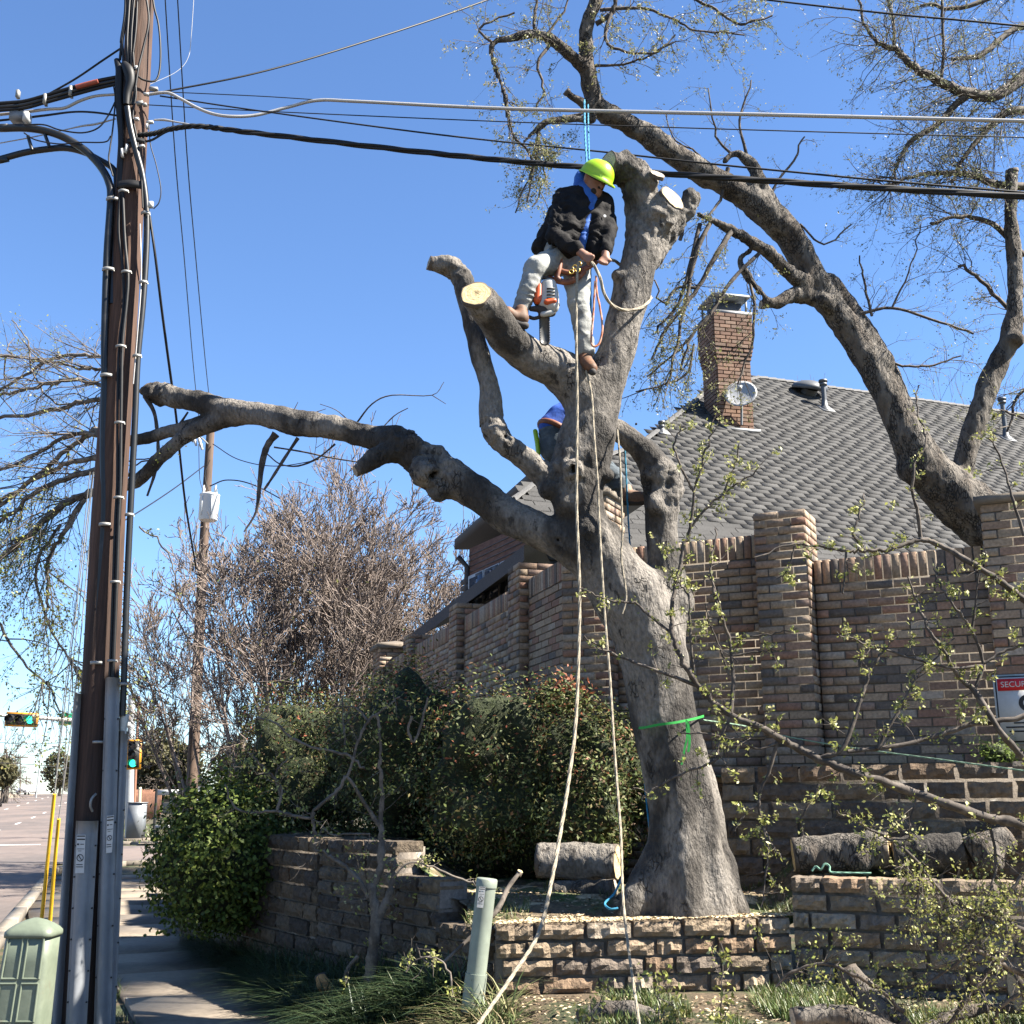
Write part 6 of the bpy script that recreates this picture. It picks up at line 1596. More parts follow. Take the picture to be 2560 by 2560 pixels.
def ribbon(spec, wpx, nm, parent, m, up=(0, 0, 1.)):
    p, r = pl([(*s, wpx) for s in spec], 5); u_ = np.array(up)
    Vr = np.vstack([p - u_ * r[:, None] / 2, p + u_ * r[:, None] / 2, p - u_ * r[:, None] / 2 + [0, .004, 0], p + u_ * r[:, None] / 2 + [0, .004, 0]]); k = len(p); i = np.arange(k - 1)
    return MB().add(Vr, np.vstack([np.stack([i, i + 1, k + i + 1, k + i], 1), np.stack([2 * k + i, 3 * k + i, 3 * k + i + 1, 2 * k + i + 1], 1)])).build(nm, m, parent)
ribbon([(1586, 1820, 8.1), (1610, 1819, 7.95), (1645, 1812, 7.84), (1690, 1806, 7.83), (1735, 1797, 7.92), (1760, 1790, 8.1)], 6, 'loop', gs, GST)
ribbon([(1716, 1800, 7.82), (1718, 1840, 7.81), (1712, 1870, 7.81), (1704, 1912, 7.81)], 5, 'tail', gs, GST, (1., 0, 0))
ribbon([(1720, 1805, 7.815), (1724, 1850, 7.81), (1721, 1880, 7.81)], 6, 'tail', gs, GST, (1., 0, 0))
rope([(1758, 1800, 8.15, 2), (1860, 1815, 8.5, 2), (1960, 1840, 8.7, 2), (2120, 1868, 8.5, 2), (2330, 1896, 8.1, 2.2), (2620, 1935, 7.6, 2.4)], 'faded green line stretched from the trunk along the stone wall', mat('faded_green', (.13, .20, .14), .8, grain=.1))
rope([(2030, 2178, 7.98, 3), (2040, 2166, 7.98, 3), (2052, 2174, 7.96, 3), (2062, 2160, 7.96, 3), (2074, 2166, 7.95, 3), (2076, 2180, 7.93, 3), (2110, 2182, 7.9, 2.4), (2180, 2183, 7.86, 2.4)], 'pale green cord coiled on the wall under the split log', mat('pale_green_cord', (.13, .25, .18), .8, grain=.1))

# ================================================================== security sign on the right-hand pier
po = np.array([*(c3 + nR * .235), 0.]); nrm3 = np.array([*nR, 0.]); d3 = np.array([*dR, 0.])
def onp(u, v, k=0.):
    d = P(u, v, 1.) - np.array([0, 0, CAMZ]); o = np.array([0, 0, CAMZ]); t = ((po + nrm3 * k - o) @ nrm3) / (d @ nrm3); return o + d * t
ce = onp(2556, 1772)
sg = thing('security_sign', 'red and white security notice in a pale frame on the right pier', 'sign', ce)
Rs = np.stack([d3, -nrm3, Z3], 1)
MB().box(ce, (.36, .012, .50), Rs).build('frame', PVCP, sg)
MB().box(ce + nrm3 * .008, (.335, .006, .475), Rs).build('border', INK, sg)
bd_ = MB().box(ce + nrm3 * .0125, (.315, .005, .455), Rs).build('panel', WHT, sg)
RED = mat('sign_red', (.42, .012, .02), .5, grain=.03)
MB().box(ce + nrm3 * .0165 + Z3 * .175, (.30, .004, .085), Rs).build('red_band', RED, sg)
textmesh('SECURITY', .058, ce + nrm3 * .0205 + Z3 * .175, d3, Z3, 'lettering', WHT, sg)
MB().lathe(ce + nrm3 * .0155 + Z3 * .04 + d3 * .04, nrm3, [(0, .06), (.003, .06)], 28).build('emblem', INK, sg)
MB().lathe(ce + nrm3 * .0195 + Z3 * .04 + d3 * .04, nrm3, [(0, .03), (.003, .03)], 20).build('emblem_eye', WHT, sg)
for k, (x, z, L_) in enumerate(((-.1, -.085, .05), (.03, -.1, .19), (0, -.13, .24), (0, -.16, .20))):
    MB().box(ce + nrm3 * .0165 + Z3 * z + d3 * x, (L_, .003, .010), Rs).build('print', INK, sg)
# ================================================================== shrubs, ground cover, grass
LEAFS = mat('shrub_leaf', (1, 1, 1), .6, src='attr', grain=0, trans=.2, spec=.2)
CORE = mat('shade_core_green', (.016, .022, .008), .95, (.03, .038, .014), 14, .4, .6, .3, 30, .8, 40, .05)  # darker than the leaves: inner shade put into the core's colour
def shrub(name, label, c, rad, n, size, cols, cat='shrub', group=None, stems=10, shell=.72, aspect=.5, lump=.28, base=None, redtop=0., tw=.004, spray=40):
    c, rad = np.array(c, float), np.array(rad, float)
    t = thing(name, label, cat, c - [0, 0, rad[2]], group)
    d = nrm(rng.normal(0, 1, (n, 3)))
    rr = rng.uniform(shell ** 3, 1, n) ** (1 / 3)
    def surf(d): return 1 + lump * fbm(d * 1.9 + c, 3)
    # tufts: leaves gathered round twig tips
    k = max(60, n // 26)
    td = nrm(rng.normal(0, 1, (k, 3))); tr_ = rng.uniform(.62, 1.02, k) * surf(td)
    tp_ = c + td * tr_[:, None] * rad
    idx = rng.integers(0, k, n)
    loose = rng.uniform(0, 1, n) < .3
    pos = np.where(loose[:, None], c + d * (rr * surf(d))[:, None] * rad, tp_[idx] + rng.normal(0, size * 1.6, (n, 3)))
    low = c[2] - rad[2] * .98
    pos[:, 2] = np.maximum(pos[:, 2], low + rng.uniform(0, .1, n))
    b = MB(); out = nrm((pos - c) / rad)
    leaves(b, pos, size, cols, out + np.array([0, 0, .35]), aspect, .8, .75)
    if redtop > 0:
        m = (out[:, 2] > .25) & (rng.uniform(0, 1, n) < redtop)
        b.C[-1][m] = np.array([.22, .075, .04]) * rng.uniform(.6, 1.3, (m.sum(), 1))
    b.build('foliage', LEAFS, t, attr=True)
    # solid dark core blocks the view through, standing in for the inner shade
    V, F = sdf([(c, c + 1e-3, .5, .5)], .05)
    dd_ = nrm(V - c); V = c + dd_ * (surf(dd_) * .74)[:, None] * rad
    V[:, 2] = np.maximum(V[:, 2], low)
    MB().add(V, F).build('shade_core', CORE, t, True)
    # twigs reaching out of the crown
    p0 = c + np.stack([rng.uniform(-.3, .3, spray) * rad[0], rng.uniform(-.3, .3, spray) * rad[1], rng.uniform(-.6, .1, spray) * rad[2]], 1)
    e = c + (nrm(rng.normal(0, 1, (spray, 3)) + [0, -.2, .5]) * rng.uniform(.8, 1.08, (spray, 1))) * rad
    Pn = np.stack([lerp(p0, e, f) + np.array([0, 0, .12]) * math.sin(f * 3.1) * rad[2] for f in np.linspace(0, 1, 5)], 1)
    V, F = tubes(Pn, np.linspace(tw, tw * .4, 5)[None].repeat(spray, 0), 4)
    MB().add(V, F).build('stems', BARKD, t)
    return t
def PR3(u, v, Y, ru, rv, ry):
    c = P(u, v, Y); s = zc(v, Y) / FPX
    return c, (ru * s, ry, rv * s)
NC = [(.05, .07, .018), (.03, .048, .014), (.085, .105, .028), (.045, .058, .022), (.10, .085, .03), (.14, .15, .06), (.075, .045, .024)]
SG = 'evergreen shrubs in the raised bed'
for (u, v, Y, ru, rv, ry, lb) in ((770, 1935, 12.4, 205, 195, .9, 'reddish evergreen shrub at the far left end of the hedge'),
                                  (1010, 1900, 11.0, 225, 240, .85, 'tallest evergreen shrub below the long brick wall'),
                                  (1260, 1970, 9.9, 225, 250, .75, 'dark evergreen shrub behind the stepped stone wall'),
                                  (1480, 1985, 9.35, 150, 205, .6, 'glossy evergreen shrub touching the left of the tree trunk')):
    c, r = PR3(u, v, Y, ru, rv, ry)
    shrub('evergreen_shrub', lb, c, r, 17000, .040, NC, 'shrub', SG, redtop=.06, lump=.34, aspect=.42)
c, r = PR3(1400, 1745, 9.7, 62, 42, .25)
shrub('evergreen_shrub', 'small reddish tip of shrub poking up in front of the wall corner', c, r, 1500, .045, NC, 'shrub', SG, redtop=.4, spray=14)
c, r = PR3(548, 2140, 11.0, 172, 192, .62)
shrub('round_shrub', 'rounded glossy green bush beside the pavement', c, r, 13000, .050, [(.08, .11, .02), (.052, .078, .014), (.115, .145, .03), (.034, .054, .011)], 'bush', aspect=.62, lump=.16)
c, r = PR3(2495, 1885, 8.3, 45, 32, .14)
shrub('small_shrub', 'small feathery green plant on the dark upper stone wall', c, r, 900, .03, [(.13, .18, .03), (.09, .13, .03)], 'plant', aspect=.25, spray=10)
# strap-leaved ground cover on the bank
LIR = mat('strap_leaf', (1, 1, 1), .45, src='attr', grain=0, trans=.15, spec=.4)
DK = [(.032, .058, .026), (.026, .046, .022), (.046, .074, .028), (.06, .076, .034)]  # darker greens: the bank's shade is put into the leaf colour
LT = [(.08, .105, .035), (.11, .125, .05), (.055, .085, .028), (.17, .165, .085), (.20, .165, .09)]  # sunlight put into the same plant's brighter greens, with its yellow variegation
b = MB()
pts = []
while len(pts) < 1250:
    y = rng.uniform(7.7, 12.6); f = rng.uniform(0, 1)
    wx = np.interp(y, [p[1] for p in lw], [p[0] for p in lw]) if y > 7.7 else 0
    x0 = xe(y) + .0; x1 = max(wx - .06, x0 + .25)
    pts.append((lerp(x0 - .10, x1, f), y))
pts = np.array(pts); pts = np.repeat(pts, 15, 0) + rng.normal(0, .035, (len(pts) * 15, 2))
blades(b, np.c_[pts, gh(pts[:, 0], pts[:, 1])], .42, .012, 1.1, DK, .9)
stuff(b.build('ground_cover', LIR, None, attr=True), 'dark strap-leaved ground cover on the bank beside the pavement', 'ground cover')
b = MB()
cl_ = np.stack([rng.uniform(-1.05, .0, 95), rng.uniform(6.75, 7.5, 95)], 1)
cl_ = cl_[(cl_[:, 0] > xe(cl_[:, 1]) + .02)]
pts = np.repeat(cl_, 42, 0) + rng.normal(0, .035, (len(cl_) * 42, 2))
blades(b, np.c_[pts, gh(pts[:, 0], pts[:, 1]) - .02], .34, .010, 1.15, LT, 1.0)
stuff(b.build('ground_cover', LIR, None, attr=True), 'sunlit yellow-green tufts in front of the capped pipe', 'ground cover')
GC = [(.06, .095, .02), (.042, .07, .016), (.085, .11, .03), (.13, .12, .05)]
def turf(label, xr, yr, n, L=.09, w_=.004, cols=GC, zf=gh, cond=None, cat='grass'):
    x = rng.uniform(*xr, n); y = rng.uniform(*yr, n)
    m = np.ones(n, bool) if cond is None else cond(x, y)
    m &= (vnoise(np.stack([x * 1.7, y * 1.7, x * 0], -1)) > -.45)
    x, y = x[m], y[m]; b = MB()
    blades(b, np.c_[x, y, zf(x, y)], L, w_, .7, cols, .5)
    return stuff(b.build('grass', LIR, None, attr=True), label, cat)
offw = lambda x, y: (x < xe(y) - 1.30)
turf('green verge grass around the pole and pedestal', (-5.6, -2.0), (6.6, 12.5), 26000, .10, .005, cond=lambda x, y: (x < np.interp(y, cl[:, 1], cl[:, 0] - cl[:, 2])) & (x > K0[0] - .337 * (y - 14.5) + .3))
turf('patchy grass at the foot of the front stone wall', (-.1, 3.4), (6.0, 7.62), 40000, .10, .006, cond=lambda x, y: (y < 7.55 - .36 * np.maximum(0, x - 1.8)) & (vnoise(np.stack([x * 3, y * 3, x * 0 + 3], -1)) > -.25))
turf('thin grass on the raised bed round the trunk', (-.3, 2.0), (7.75, 8.9), 5000, .07, .004, zf=bedz, cond=lambda x, y: (vnoise(np.stack([x * 4, y * 4, x * 0 + 9], -1)) > .12) & (np.hypot(x - 1.3, y - 8.15) > .38))
turf('short grass of the far lawn', (-22, -9), (38, 62), 9000, .12, .03, cond=lambda x, y: (x > -6.15 - .337 * (y - 14.5) + 1.0) & ((x - K0[0]) * RD[0] + (y - K0[1]) * RD[1] > TX + 12.2))
# sawdust and chips
SAW = mat('sawdust', (.36, .28, .18), .95, (.21, .16, .095), 3, .5, .66, .25, 60, .8, 80, .01)
gx2, gy2 = np.meshgrid(np.arange(-.2, 4.4, .05), np.arange(5.2, 7.7, .05))
ns = fbm(np.stack([gx2 * 1.3, gy2 * 2.2, gx2 * 0 + 2], -1), 3)
dsaw = 6.62 - .12 * gx2 - gy2 + .22 * ns - .5 * np.clip(.55 - gx2, 0, 1)
struct(sheet(gx2, gy2, gh(gx2, gy2) + .008 + .03 * np.clip(dsaw, 0, .5) + .006 * vnoise(np.stack([gx2 * 18, gy2 * 18, gx2 * 0], -1)), dsaw > 0, 'sawdust_ground', SAW))
CHIP = mat('wood_chip', (1, 1, 1), .9, src='attr', grain=.1)
b = MB()
x = rng.uniform(-.1, 3.6, 4200); y = rng.uniform(5.8, 7.5, 4200); z = gh(x, y)
x2 = rng.uniform(-.3, 2.2, 1700); y2 = rng.uniform(7.62, 8.7, 1700); m = (y2 > 7.72)
x2, y2 = x2[m], y2[m]; z2 = bedz(x2, y2)
pos = np.c_[np.r_[x, x2], np.r_[y, y2], np.r_[z, z2] + .012]
leaves(b, pos, .028, [(.34, .27, .17), (.20, .145, .085), (.13, .09, .055), (.08, .055, .035), (.44, .36, .24), (.10, .07, .04)], np.tile([0, 0, 1.], (len(pos), 1)), .6, .4, 1.)
xw = rng.uniform(-.1, 1.85, 2600); yw = 7.6 + .0785 * (xw + .11) + rng.uniform(.0, .2, 2600)
zw = np.interp(xw, [-.11, 1.8], [.80, .835]) + .006
leaves(b, np.c_[xw, yw, zw], .026, [(.50, .42, .28), (.42, .34, .21), (.30, .22, .13)], np.tile([0, 0, 1.], (len(xw), 1)), .6, .4, 1.2)
xq = rng.uniform(.2, 1.75, 1600); yq = rng.uniform(7.74, 7.98, 1600)
leaves(b, np.c_[xq, yq, bedz(xq, yq) + .012], .03, [(.48, .40, .27), (.38, .30, .19), (.28, .2, .12)], np.tile([0, 0, 1.], (len(xq), 1)), .6, .4, 1.2)
stuff(b.build('wood_chips', CHIP, None, attr=True), 'pale wood chips scattered round the trunk and on the wall top', 'wood chips')
# ================================================================== budding branches
BUD = [(.25, .26, .07), (.30, .30, .11), (.20, .225, .055), (.34, .325, .16), (.17, .185, .05)]
def budding(t, specs, n_cl, size=.016, spread=.018, per=(4, 9), m=BARKD, lo=.15, twigs=0, tl=.16, bias=(0, 0, 0)):
    src = []
    for sp in specs:
        p, r = pl(sp, 6); p = p + rng.normal(0, .006, p.shape) * np.linspace(0, 1, len(p))[:, None]
        r = r * (1 + .18 * rng.uniform(-1, 1, len(r)))
        MB().tube(p, r, 6).build('branch', m, t, True); src.append((p, r, np.linalg.norm(p[-1] - p[0])))
    if twigs:
        b = MB(); ids = rng.choice(len(src), twigs, p=np.array([s[2] for s in src]) / sum(s[2] for s in src)); p0, d0 = [], []
        for i in ids:
            p = src[i][0]; k = rng.integers(0, len(p) - 1); tg = nrm(p[k + 1] - p[k]); s_ = nrm(np.cross(tg, rng.normal(0, 1, 3)))
            p0.append(p[k]); d0.append(tg * .5 + s_ + np.array(bias))
        cur = sprout(np.array(p0), np.array(d0), tl * rng.uniform(.3, 1.2, twigs), .0028, 4, .22)
        V, F = tubes(*cur, 4); b.add(V, F)
        c2_ = sprout(*kids(*cur, 2, .3, 1., .8, .5, .7), 4, .2); V, F = tubes(*c2_, 3); b.add(V, F)
        b.build('twigs', m, t)
        for q in (cur, c2_):
            for i in range(len(q[0])): src.append((q[0][i], q[1][i], .12))
    b = MB(); wt = np.array([s[2] for s in src]); wt /= wt.sum()
    cen = []
    for i in rng.choice(len(src), n_cl, p=wt):
        p = src[i][0]; tt = (lo + (1 - lo) * rng.uniform(0, 1) ** .8) * (len(p) - 1.001); k = int(tt); cen.append(lerp(p[k], p[k + 1], tt - k))
    cen = np.array(cen); k = rng.integers(*per, len(cen)); pos = np.repeat(cen, k, 0)
    pos = pos + rng.normal(0, spread, pos.shape) + [0, 0, .004]
    leaves(b, pos, size, BUD, aspect=.55)
    b.build('buds', LEAF, t, attr=True)
Yf = 6.0
def S(*pts, Y=Yf, r0=6, r1=2.5):
    n = len(pts); return [(u, v, Y + .04 * math.sin(u * .02 + v * .013), lerp(r0, r1, i / (n - 1))) for i, (u, v) in enumerate(pts)]
fb = thing('budding_branch', 'dark budding branches reaching in from the right in front of the walls', 'tree', P(2900, 2800, 6.0))
main_ = [S((3000, 2900), (2900, 2500), (2750, 2180), (2560, 2066), (2470, 2046), (2384, 2016), (2284, 1983), (2185, 1946), (2135, 1933), (2046, 1896), (1986, 1866), (1909, 1823), (1843, 1797), (1793, 1764), (1750, 1720), (1720, 1677), (1687, 1611), (1681, 1545), (1684, 1479), (1697, 1429), (1711, 1363), (1727, 1320), (1737, 1223), (1754, 1170), (1770, 1104), (1790, 1031), r0=15, r1=2.0),
         S((1734, 1228), (1707, 1177), (1691, 1137), (1687, 1104), (1711, 1066), r0=3.5, r1=2), S((1727, 1320), (1757, 1280), (1800, 1240), (1850, 1205), (1908, 1170), r0=4, r1=2), S((1806, 1240), (1830, 1180), (1850, 1115), r0=3, r1=1.6),
         S((1750, 1717), (1644, 1677), (1571, 1651), (1512, 1624), (1456, 1588), r0=5, r1=2), S((1681, 1585), (1644, 1555), (1611, 1528), (1588, 1508), (1545, 1505), (1492, 1489), (1449, 1472), r0=4, r1=1.8),
         S((1827, 1783), (1833, 1711), (1827, 1628), (1817, 1578), (1787, 1492), (1777, 1412), (1790, 1323), r0=6, r1=2), S((1823, 1595), (1870, 1592), (1930, 1585), (1990, 1570), r0=3, r1=1.6), S((1828, 1640), (1880, 1632), (1935, 1625), r0=3, r1=1.6),
         S((1734, 1677), (1727, 1611), (1724, 1545), (1720, 1485), (1687, 1446), (1667, 1396), (1664, 1350), r0=4, r1=1.8), S((1810, 1560), (1790, 1480), (1770, 1440), (1750, 1458), r0=3, r1=1.6), S((1823, 1690), (1800, 1620), (1775, 1560), (1765, 1510), r0=3, r1=1.6),
         S((2052, 1893), (2105, 1873), (2145, 1770), (2160, 1725), (2180, 1670), (2210, 1625), (2240, 1590), r0=7, r1=2), S((2119, 1879), (2251, 1863), (2350, 1836), (2417, 1816), (2600, 1782), r0=6, r1=7), S((2195, 1873), (2218, 1826), (2251, 1770), (2271, 1727), (2317, 1661), (2384, 1598), r0=5, r1=2),
         S((2640, 1980), (2560, 1896), (2496, 1823), (2437, 1727), (2400, 1697), (2364, 1638), (2321, 1568), (2294, 1505), (2268, 1439), r0=10, r1=2), S((2437, 1724), (2457, 1658), (2430, 1578), (2384, 1512), (2344, 1452), (2331, 1396), r0=5, r1=2), S((2460, 1658), (2510, 1630), (2580, 1604), r0=4, r1=4),
         S((2457, 1664), (2364, 1668), (2218, 1625), (2152, 1605), (2089, 1583), r0=4, r1=1.8), S((2700, 1600), (2560, 1499), (2516, 1465), (2437, 1412), (2361, 1369), (2317, 1350), (2278, 1353), (2218, 1374), (2158, 1376), (2115, 1378), (2036, 1366), (1963, 1363), (1880, 1400), r0=10, r1=2),
         S((2301, 1343), (2294, 1280), (2281, 1230), (2288, 1153), (2314, 1107), (2294, 1021), (2291, 961), r0=5, r1=1.6), S((2158, 1366), (2132, 1333), (2150, 1290), (2160, 1230), r0=4, r1=1.8), S((2115, 1380), (2112, 1446), (2105, 1485), r0=3, r1=2), S((2430, 1578), (2440, 1500), (2450, 1420), (2470, 1380), r0=3, r1=1.6),
         S((2560, 1340), (2530, 1240), (2500, 1140), (2470, 1090), r0=4, r1=1.8), S((2600, 1060), (2540, 1040), (2500, 1020), r0=3, r1=1.6), S((1986, 1366), (1970, 1420), (1945, 1450), r0=2.5, r1=1.4),
         S((1945, 1845), (1925, 1920), (1897, 1998), (1905, 2060), (1918, 2140), (1905, 2270), r0=5.5, r1=2), S((1827, 1790), (1797, 1863), (1790, 1900), (1744, 1920), (1661, 1956), (1605, 2000), r0=5, r1=2.5), S((1900, 2010), (1860, 2040), (1835, 2080), r0=3, r1=1.6), S((1905, 2060), (1935, 2120), (1960, 2150), r0=3, r1=1.6),
         S((2046, 1960), (2030, 2000), (1990, 2050), r0=4, r1=1.8), S((2250, 1985), (2240, 2030), (2200, 2060), r0=3, r1=1.6), S((1960, 1850), (1900, 1870), (1820, 1845), (1700, 1830), r0=4, r1=1.8), S((1940, 1840), (1850, 1845), (1780, 1850), r0=3, r1=1.6)]
budding(fb, main_, 950, .024, .012, (4, 8), twigs=280, tl=.15)
low = [S((2760, 2420), (2560, 2327), (2483, 2294), (2417, 2271), (2340, 2230), r0=9, r1=5), S((2450, 2317), (2351, 2228), (2268, 2129), (2175, 2072), (2089, 2029), r0=6, r1=2.5), S((2760, 2540), (2560, 2437), (2483, 2397), (2410, 2351), (2340, 2290), r0=10, r1=4),
       S((2523, 2377), (2457, 2443), (2410, 2506), (2360, 2590), r0=7, r1=5), S((1940, 2467), (1980, 2430), (2056, 2410), (2119, 2427), (2195, 2473), (2260, 2530), r0=3, r1=6), S((2470, 2046), (2490, 2150), (2470, 2250), (2440, 2330), r0=4, r1=2), S((2300, 2160), (2290, 2260), (2260, 2330), r0=3, r1=2), S((2560, 2180), (2520, 2240), (2480, 2300), r0=5, r1=3), S((2450, 2317), (2400, 2400), (2330, 2450), (2260, 2470), r0=5, r1=2), S((2560, 2480), (2500, 2520), (2480, 2600), r0=6, r1=3),
       S((2260, 2110), (2270, 2180), (2250, 2240), r0=3, r1=1.6), S((2290, 1995), (2275, 2060), (2280, 2120), r0=3, r1=1.6)]
f2_ = thing('budding_branch', 'leafy cut branches piled in the lower right corner', 'branch', P(2700, 2650, 6.0))
budding(f2_, low, 720, .021, .022, (4, 9), twigs=270, tl=.20, bias=(.1, 0, -.25))
# the small cut-back tree in front of the stepped wall
ct = thing('small_tree', 'small cut-back tree with budding twigs in front of the stepped stone wall', 'tree', P(930, 2430, 8.35))
T_ = lambda *p, r0=6, r1=2.5: S(*p, Y=8.35, r0=r0, r1=r1)
budding(ct, [T_((925, 2450), (931, 2384), (938, 2318), (938, 2268), (931, 2218), (948, 2185), (955, 2119), (951, 2069), (955, 1990), (950, 1900), r0=17, r1=5), T_((945, 2300), (968, 2245), (981, 2208), (985, 2150), r0=11, r1=6), T_((925, 2245), (898, 2202), (865, 2168), (825, 2142), (790, 2125), r0=7, r1=3),
             T_((951, 2069), (935, 2045), (915, 2013), (868, 1943), (845, 1976), (786, 2029), (785, 2070), (790, 2110), r0=6, r1=4), T_((868, 1943), (880, 1910), (895, 1853), (918, 1807), (941, 1787), (950, 1843), (951, 1910), r0=4, r1=3.5), T_((941, 1787), (970, 1765), (1000, 1740), r0=3, r1=2), T_((918, 1800), (890, 1770), (840, 1765), r0=3, r1=2),
             T_((785, 2030), (772, 2046), (693, 2029), (640, 2031), (590, 2020), (560, 1960), r0=5, r1=2.5), T_((693, 2026), (703, 1970), (660, 1920), (620, 1880), r0=4, r1=2), T_((640, 1793), (693, 1810), (723, 1840), (789, 1870), (855, 1883), (911, 1919), r0=3, r1=4), T_((855, 1740), (858, 1800), (862, 1860), r0=2, r1=2.5), T_((700, 1990), (690, 1930), (730, 1890), r0=3, r1=2),
             T_((925, 2085), (860, 2085), (830, 2088), (800, 2060), r0=3, r1=2), T_((895, 2390), (870, 2420), (860, 2450), r0=5, r1=5), T_((1030, 1790), (1020, 1830), (1040, 1850), (1070, 1740), r0=4, r1=3)], 190, .030, .022, (4, 8), TWG, twigs=90, tl=.3)
arcb = thing('fallen_twig', 'thin arched twig touching the capped pipe', 'twig', P(1196, 2208, 7.6))
budding(arcb, [S((981, 2195), (1021, 2158), (1071, 2163), (1153, 2198), (1196, 2208), Y=7.6, r0=2, r1=3.2)], 16, .028, .02, (3, 6), TWG, twigs=8, tl=.15)
stk_ = thing('cut_stick', 'bare cut stick leaning behind the capped pipe', 'stick', P(1105, 2410, 7.5))
rubs([(1299, 2181, 7.75, 5), (1270, 2220, 7.7, 6), (1243, 2274, 7.6, 7), (1190, 2330, 7.55, 5), (1110, 2405, 7.45, 4)], 'stick', TWG, stk_, 8, 5, .08)
cut_face(P(1300, 2179, 7.75), (.4, -.3, .85), .018, stk_, CUT)
for u, v0, v1, lb in ((1808, 2360, 2580, 'thin leafy sapling in front of the cement-patched joint'), (1652, 2455, 2580, 'short leafy sapling below the thin rope'), (1480, 2500, 2580, 'low leafy sprig at the bottom edge left of the thin rope')):
    sp_ = thing('sapling', lb, 'sapling', P(u, v1, 6.4), 'leafy saplings in the grass')
    budding(sp_, [S((u - 8, v1), (u - 4, (v0 + v1) / 2), (u, v0), Y=6.4, r0=2.5, r1=1.2), S((u - 6, v1 - 20), (u + 14, v1 - 60), (u + 30, v1 - 80), Y=6.4, r0=2, r1=1)], 34, .034, .028, (3, 6), TWG, twigs=12, tl=.12)
mw_ = thing('fallen_twig', 'bare twig with dry catkins across the foot of the ground cover', 'twig', P(1100, 2470, 7.0))
budding(mw_, [S((1015, 2430), (1040, 2400), (1095, 2395), (1125, 2440), (1130, 2490), Y=7.0, r0=2, r1=2.6), S((1040, 2360), (1055, 2395), (1085, 2420), Y=7.0, r0=1.6, r1=2)], 30, .028, .022, (3, 6), TWG, twigs=10, tl=.12)
# ================================================================== bare crape myrtles and the far street
CRP = mat('crape_bark', (.185, .148, .127), .9, (.12, .097, .083), 4, .4, .6, .15, 30)
def crape(u, v0, v1, Y, hw, label, seed, lean=0., nst=12, m=CRP, dens=1., group='bare crape myrtles beyond the hedge', cat='tree', leaf=0, name='crape_myrtle', r0=.04, lv=((7, .48, .6, .45), (6, .55, .6, .6), (7, .55, .65, .65), (2, .6, .65, .7))):
    base = P(u, v0, Y); base[2] = float(gh(base[0], Y)); top = P(u, v1, Y)[2] - base[2]
    t = thing(name, label, cat, base, group)
    a = np.linspace(0, 2 * np.pi, nst, endpoint=False) + rng.uniform(0, .6, nst)
    out = hw * zc(v1, Y) / FPX * np.sqrt(rng.uniform(.02, 1., nst))
    hh = top * np.sqrt(np.clip(1 - .55 * (out / out.max()) ** 2, .2, 1)) * .80
    d = np.stack([np.cos(a) * out * .9 + lean, np.sin(a) * out * .9, hh], 1)
    L = np.linalg.norm(d, axis=1)
    cur = sprout(np.tile(base, (nst, 1)) + rng.normal(0, .12, (nst, 3)) * [1, 1, 0], d, L, r0, 7, .09, .02, .4)
    b = MB(); V, F = tubes(*cur, 6); b.add(V, F)
    b.build('stems', m, t, True)
    b = MB(); tot = [cur]
    for (k, lr, ang, rr) in lv:
        cur = sprout(*kids(*cur, k, .3, 1., ang, lr, rr), 4, .14, .09)
        cur = (cur[0], np.maximum(cur[1], .0072)); V, F = tubes(*cur, 3); b.add(V, F); tot.append(cur)
    b.build('crown', m, t)
    if leaf:
        lf = MB(); Pn = tot[-1][0][:, 1:].reshape(-1, 3); Pn = Pn[rng.uniform(0, 1, len(Pn)) < leaf]
        leaves(lf, Pn + rng.normal(0, .06, Pn.shape), .07, [(.13, .16, .04), (.19, .20, .06)]); lf.build('leaves', LEAF, t, attr=True)
    return t
crape(660, 2010, 1235, 21.5, 330, 'bare brown crape myrtle left of centre behind the far utility pole', 1, leaf=.012)
crape(850, 2010, 1185, 22.5, 340, 'tallest bare crape myrtle directly under the long limb', 2)
crape(1010, 1990, 1225, 24.5, 280, 'bare crape myrtle nearest the eave of the house', 3)
crape(510, 2030, 1340, 25, 240, 'thin bare crape myrtle at the left end of the row', 4, nst=7, leaf=.05)
crape(1170, 1980, 1290, 29, 200, 'bare crape myrtle behind the house corner', 5, nst=6)
# bare trees beyond the roof
for u, v1, Y, hw, lb in ((2385, 925, 46, 75, 'hazy bare tree above the roof ridge, taller one'), (2310, 975, 48, 60, 'hazy bare tree above the roof ridge, shorter one'), (2500, 1020, 47, 70, 'hazy bare tree at the right end of the roof ridge')):
    crape(u, 1985, v1, Y, hw, lb, 6, nst=7, m=TWG, group='bare trees beyond the house', name='bare_tree', r0=.1, leaf=.1, lv=((7, .5, .5, .5), (6, .5, .5, .6), (4, .55, .6, .65)))
